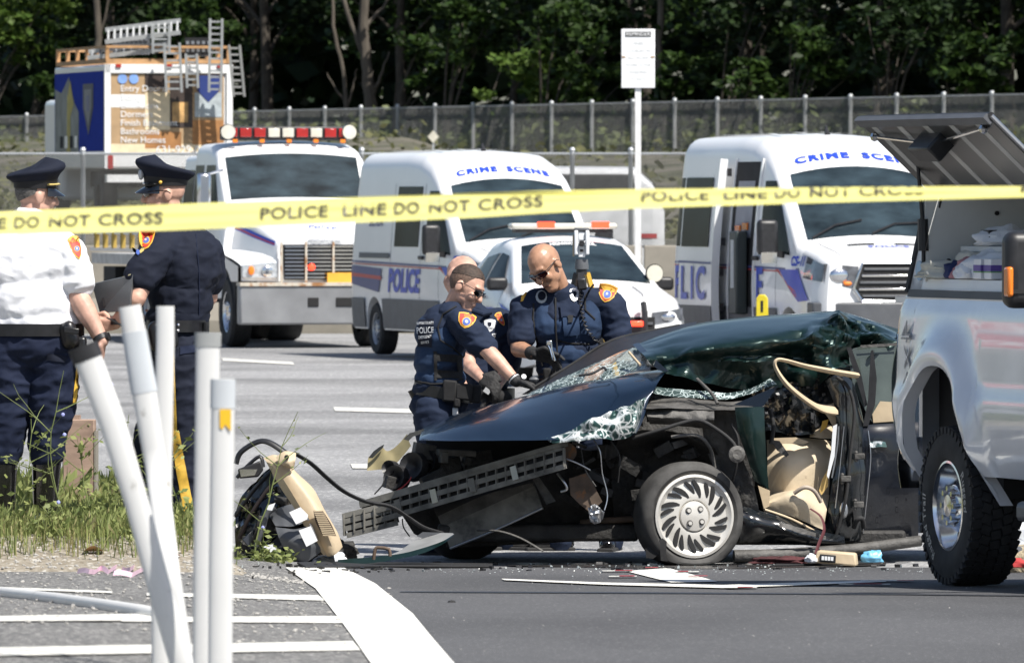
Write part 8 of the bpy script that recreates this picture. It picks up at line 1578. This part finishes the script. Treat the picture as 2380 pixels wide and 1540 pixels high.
# ---- tall bald officer looking down at the windscreen
def officer_bald():
    Y = 52.3; J = lambda u, v, d=0.: W(u, v, Y + d); root = empty('person', (J(1340, 1310).x, Y, 0), 0, 'tall person with a bald head and red tinted sunglasses looking down over the wreck', 'person', 'police officers at the crash')
    c = J(1268, 616, -.10); fw, up, rt = basis((-.46, -.66, -.60), (-.46, -.1, .87), 1.14); neck = J(1308, 690, .02)
    sR = J(1218, 718, -.02); eR = J(1206, 810, -.12); wR = J(1242, 822, -.30); sL = J(1420, 712, -.02); eL = J(1446, 800, -.08); wL = J(1400, 850, -.25)
    hips = (J(1295, 930), J(1375, 930)); knees = (J(1290, 1110), J(1400, 1110)); anks = (J(1300, 1278), J(1422, 1278))
    skin = head_prims(c, fw, up, rt, neck) + [('c', sR, .06, eR, .054), ('c', eR, .054, wR, .036), ('c', sL, .06, eL, .053), ('c', eL, .053, wL, .035), ('c', neck, .080, J(1318, 760), .10), ('c', J(1320, 750), .11, J(1325, 900), .10), ('c', J(1290, 655), .05, neck, .075)]
    for h_, k_, a_ in zip(hips, knees, anks): skin += leg_chain(h_, k_, a_, (.10, .065, .045))
    skin += hand_prims(wL, (-.6, -.5, -.6), (0, .3, -1), (-.6, .2, .5), .4)
    blob('body', M_skinB, skin, root, .006)
    T = [('e', J(1320, 748), (.235, .15, .17)), ('e', J(1322, 820), (.20, .145, .17)), ('e', J(1325, 880), (.19, .15, .12)), ('e', J(1322, 850), (.195, .15, .14)), ('c', J(1245, 705), .085, J(1400, 702), .09), ('c', J(1308, 690), .088, J(1315, 735), .14), ('c', sR, .085, J(1212, 782, -.08), .082), ('c', sL, .088, J(1438, 785, -.05), .084)]
    shirt = blob('shirt', M_esu, T, root, .008, 4, folds=.022)
    V = [('e', J(1318, 760), (.205, .165, .15)), ('e', J(1318, 825), (.190, .162, .13)), ('c', J(1262, 705, -.02), .065, J(1275, 760, -.05), .11), ('c', J(1372, 700, -.02), .07, J(1360, 760, -.05), .11)]
    vest = blob('vest', M_vest, V, root, .008, 4, folds=.012); sf = Surf(vest, shirt)
    esu_legs(J, root, hips, knees, anks, 0, ((-.95, -.2, 0), (-.2, -.95, 0)), M_esu); ring_belt('duty_belt', M_black, J(1322, 868), .19, .15, .08, root)
    for u, v in ((1272, 872), (1292, 878), (1330, 875)): MB().box(J(u, v, -.17), (.05, .05, .09)).build('belt_pouch', M_weblack, root, bevel=.012, world=True)
    blob('glove', M_glove, hand_prims(wR, (.9, -.3, -.15), (.2, -.2, -.9), (.1, -.5, .8), .5, 1.08, 1.2, curls=(.25, .5, .6, .7)) + [('c', wR.lerp(eR, .2), .045, wR, .036)], root, .005, 3)
    sc_ = MB(); sc_.tube([J(1270, 795, -.42), J(1278, 812, -.42), J(1284, 836, -.42)], .007, 6); sc_.tube([J(1280, 790, -.42), J(1282, 812, -.42), J(1290, 838, -.42)], .006, 6); tl = empty('pliers', J(1278, 812, -.42), 0, 'small silver pliers held in the bald officer\'s glove', 'tool'); sc_.build('handles', M_chrome, tl, world=True); MB().box(J(1276, 797, -.42), (.03, .015, .03)).build('jaws', M_chrome, tl, bevel=.004, world=True)
    q = lambda a, b, d: c + fw * a + rt * b + up * d; sunglasses(c, fw, up, rt, root, mat('red_tinted_lens', (.05, .008, .006), .06, var=.3, coat=1)); MB().tube([q(.092, -.020, -.079), q(.103, 0, -.073), q(.092, .020, -.079)], .0045, 5).build('mouth', mat('brown_lip', (.2, .08, .06), .5), root, world=True)
    ring_belt('collar', M_esu, J(1312, 690, .0), .105, .10, .05, root, tilt=.02)
    sleeve_patch(sf, 1411, 681, 44, 44, root, .25); sewpoly('shoulder_patch', M_patchgold, sf, [(1212, 690), (1222, 678), (1226, 680), (1216, 700), (1210, 702)], root)
    chest_badge(sf, 1336, 687, 26, 30, root, 'SCPD', .1); rp = sewpoly('round_patch', MATS['pale_label'], sf, [(1258 + 13 * math.cos(t), 690 + 15 * math.sin(t)) for t in np.linspace(0, 6.28, 13)[:-1]], root); sewpoly('round_patch_field', M_navy, sf, [(1259 + 9 * math.cos(t), 688 + 10 * math.sin(t)) for t in np.linspace(0, 6.28, 13)[:-1]], rp, .006)
    pk_ = sew('chest_pocket', M_vest, sf, [(1304, 712), (1344, 712), (1348, 776), (1312, 780)], root, 8, .016); sew('pocket_flap', M_esu, sf, [(1303, 710), (1346, 710), (1346, 736), (1304, 738)], pk_, 8, .022); sew('pocket_tab', M_weblack, sf, [(1319, 736), (1330, 736), (1330, 752), (1319, 752)], pk_, 4, .026)
    for pts in ([(1291, 692), (1292, 760), (1298, 850)], [(1240, 705), (1238, 740), (1250, 800), (1262, 850)], [(1380, 660), (1360, 690), (1360, 720), (1382, 742)], [(1298, 790), (1320, 798), (1368, 800)]): sewtube('vest_edge', M_weblack, sf, pts, .006, root)
    mic = MB().box(sf(1352, 660, .03), (.06, .035, .075), Matrix.Rotation(-.1, 3, 'Y')).build('radio_microphone', M_blackplastic, root, bevel=.012, world=True)
    sf.last = None; cp = [sf(u, v, .02) for u, v in ((1351, 676), (1346, 700), (1352, 730), (1362, 760), (1380, 785), (1405, 800))]; fine = []
    for i in range(len(cp) - 1): fine += [cp[i].lerp(cp[i + 1], t) for t in np.linspace(0, 1, 24, False)]
    MB().tube([p + Vector((.010 * math.cos(k * .9), .010 * math.sin(k * .9), .004 * math.sin(k * .9))) for k, p in enumerate(fine)], .0042, 5).build('coiled_cord', M_blackplastic, root, world=True)
officer_bald()
# ---- surveying instrument on a tripod beside the patrol car
Yt = 60.0; c = W(1352, 600, Yt); ts = empty('surveying_instrument', (c.x, Yt, 0), 0, 'white surveying instrument on a tripod behind the bald officer', 'instrument'); zz = lambda v: H - (v - VH) * Yt / F; k_ = Yt / F
for sx in (-1, 1): MB().box((sx * 13 * k_, 0, (zz(535) + zz(592)) / 2), (9 * k_, .14, zz(535) - zz(592))).build('side_frame', M_capwhite, ts, bevel=.008)
MB().box((0, 0, (zz(538) + zz(560)) / 2), (17 * k_, .10, 22 * k_)).build('telescope_housing', M_capwhite, ts, bevel=.01); MB().box((0, 0, zz(533)), (34 * k_, .12, 7 * k_)).build('handle', M_greyplastic, ts, bevel=.006)
MB().lathe([(.001, .03), (6 * k_, .03), (7 * k_, -.02), (.001, -.02)], (0, -.06, zz(566)), (0, -1, 0), 14).build('lens', M_blackplastic, ts); MB().box((0, 0, (zz(572) + zz(598)) / 2), (16 * k_, .09, 26 * k_)).build('control_panel', M_capwhite, ts, bevel=.006); MB().box((0, -.05, zz(582)), (8 * k_, .01, 6 * k_)).build('screen', M_dark, ts)
MB().box((-19 * k_, 0, (zz(545) + zz(596)) / 2), (4 * k_, .10, 50 * k_)).build('battery', mat('tan_plastic', (.3, .25, .17), .5), ts); MB().lathe([(.001, .03), (14 * k_, .03), (16 * k_, -.01), (16 * k_, -.04), (.001, -.04)], (0, 0, zz(612)), (0, 0, 1), 16).build('tribrach', M_greyplastic, ts); MB().lathe([(.001, .01), (13 * k_, .01), (13 * k_, -.03), (.001, -.03)], (0, 0, zz(628)), (0, 0, 1), 16).build('tripod_head', M_blackplastic, ts)
for a in (0.4, 2.5, 4.6): MB().bar((.04 * math.cos(a), .04 * math.sin(a), zz(634)), (.55 * math.cos(a), .55 * math.sin(a), .01), .04, .03).build('leg', M_gold if a < 1 else M_blackplastic, ts)
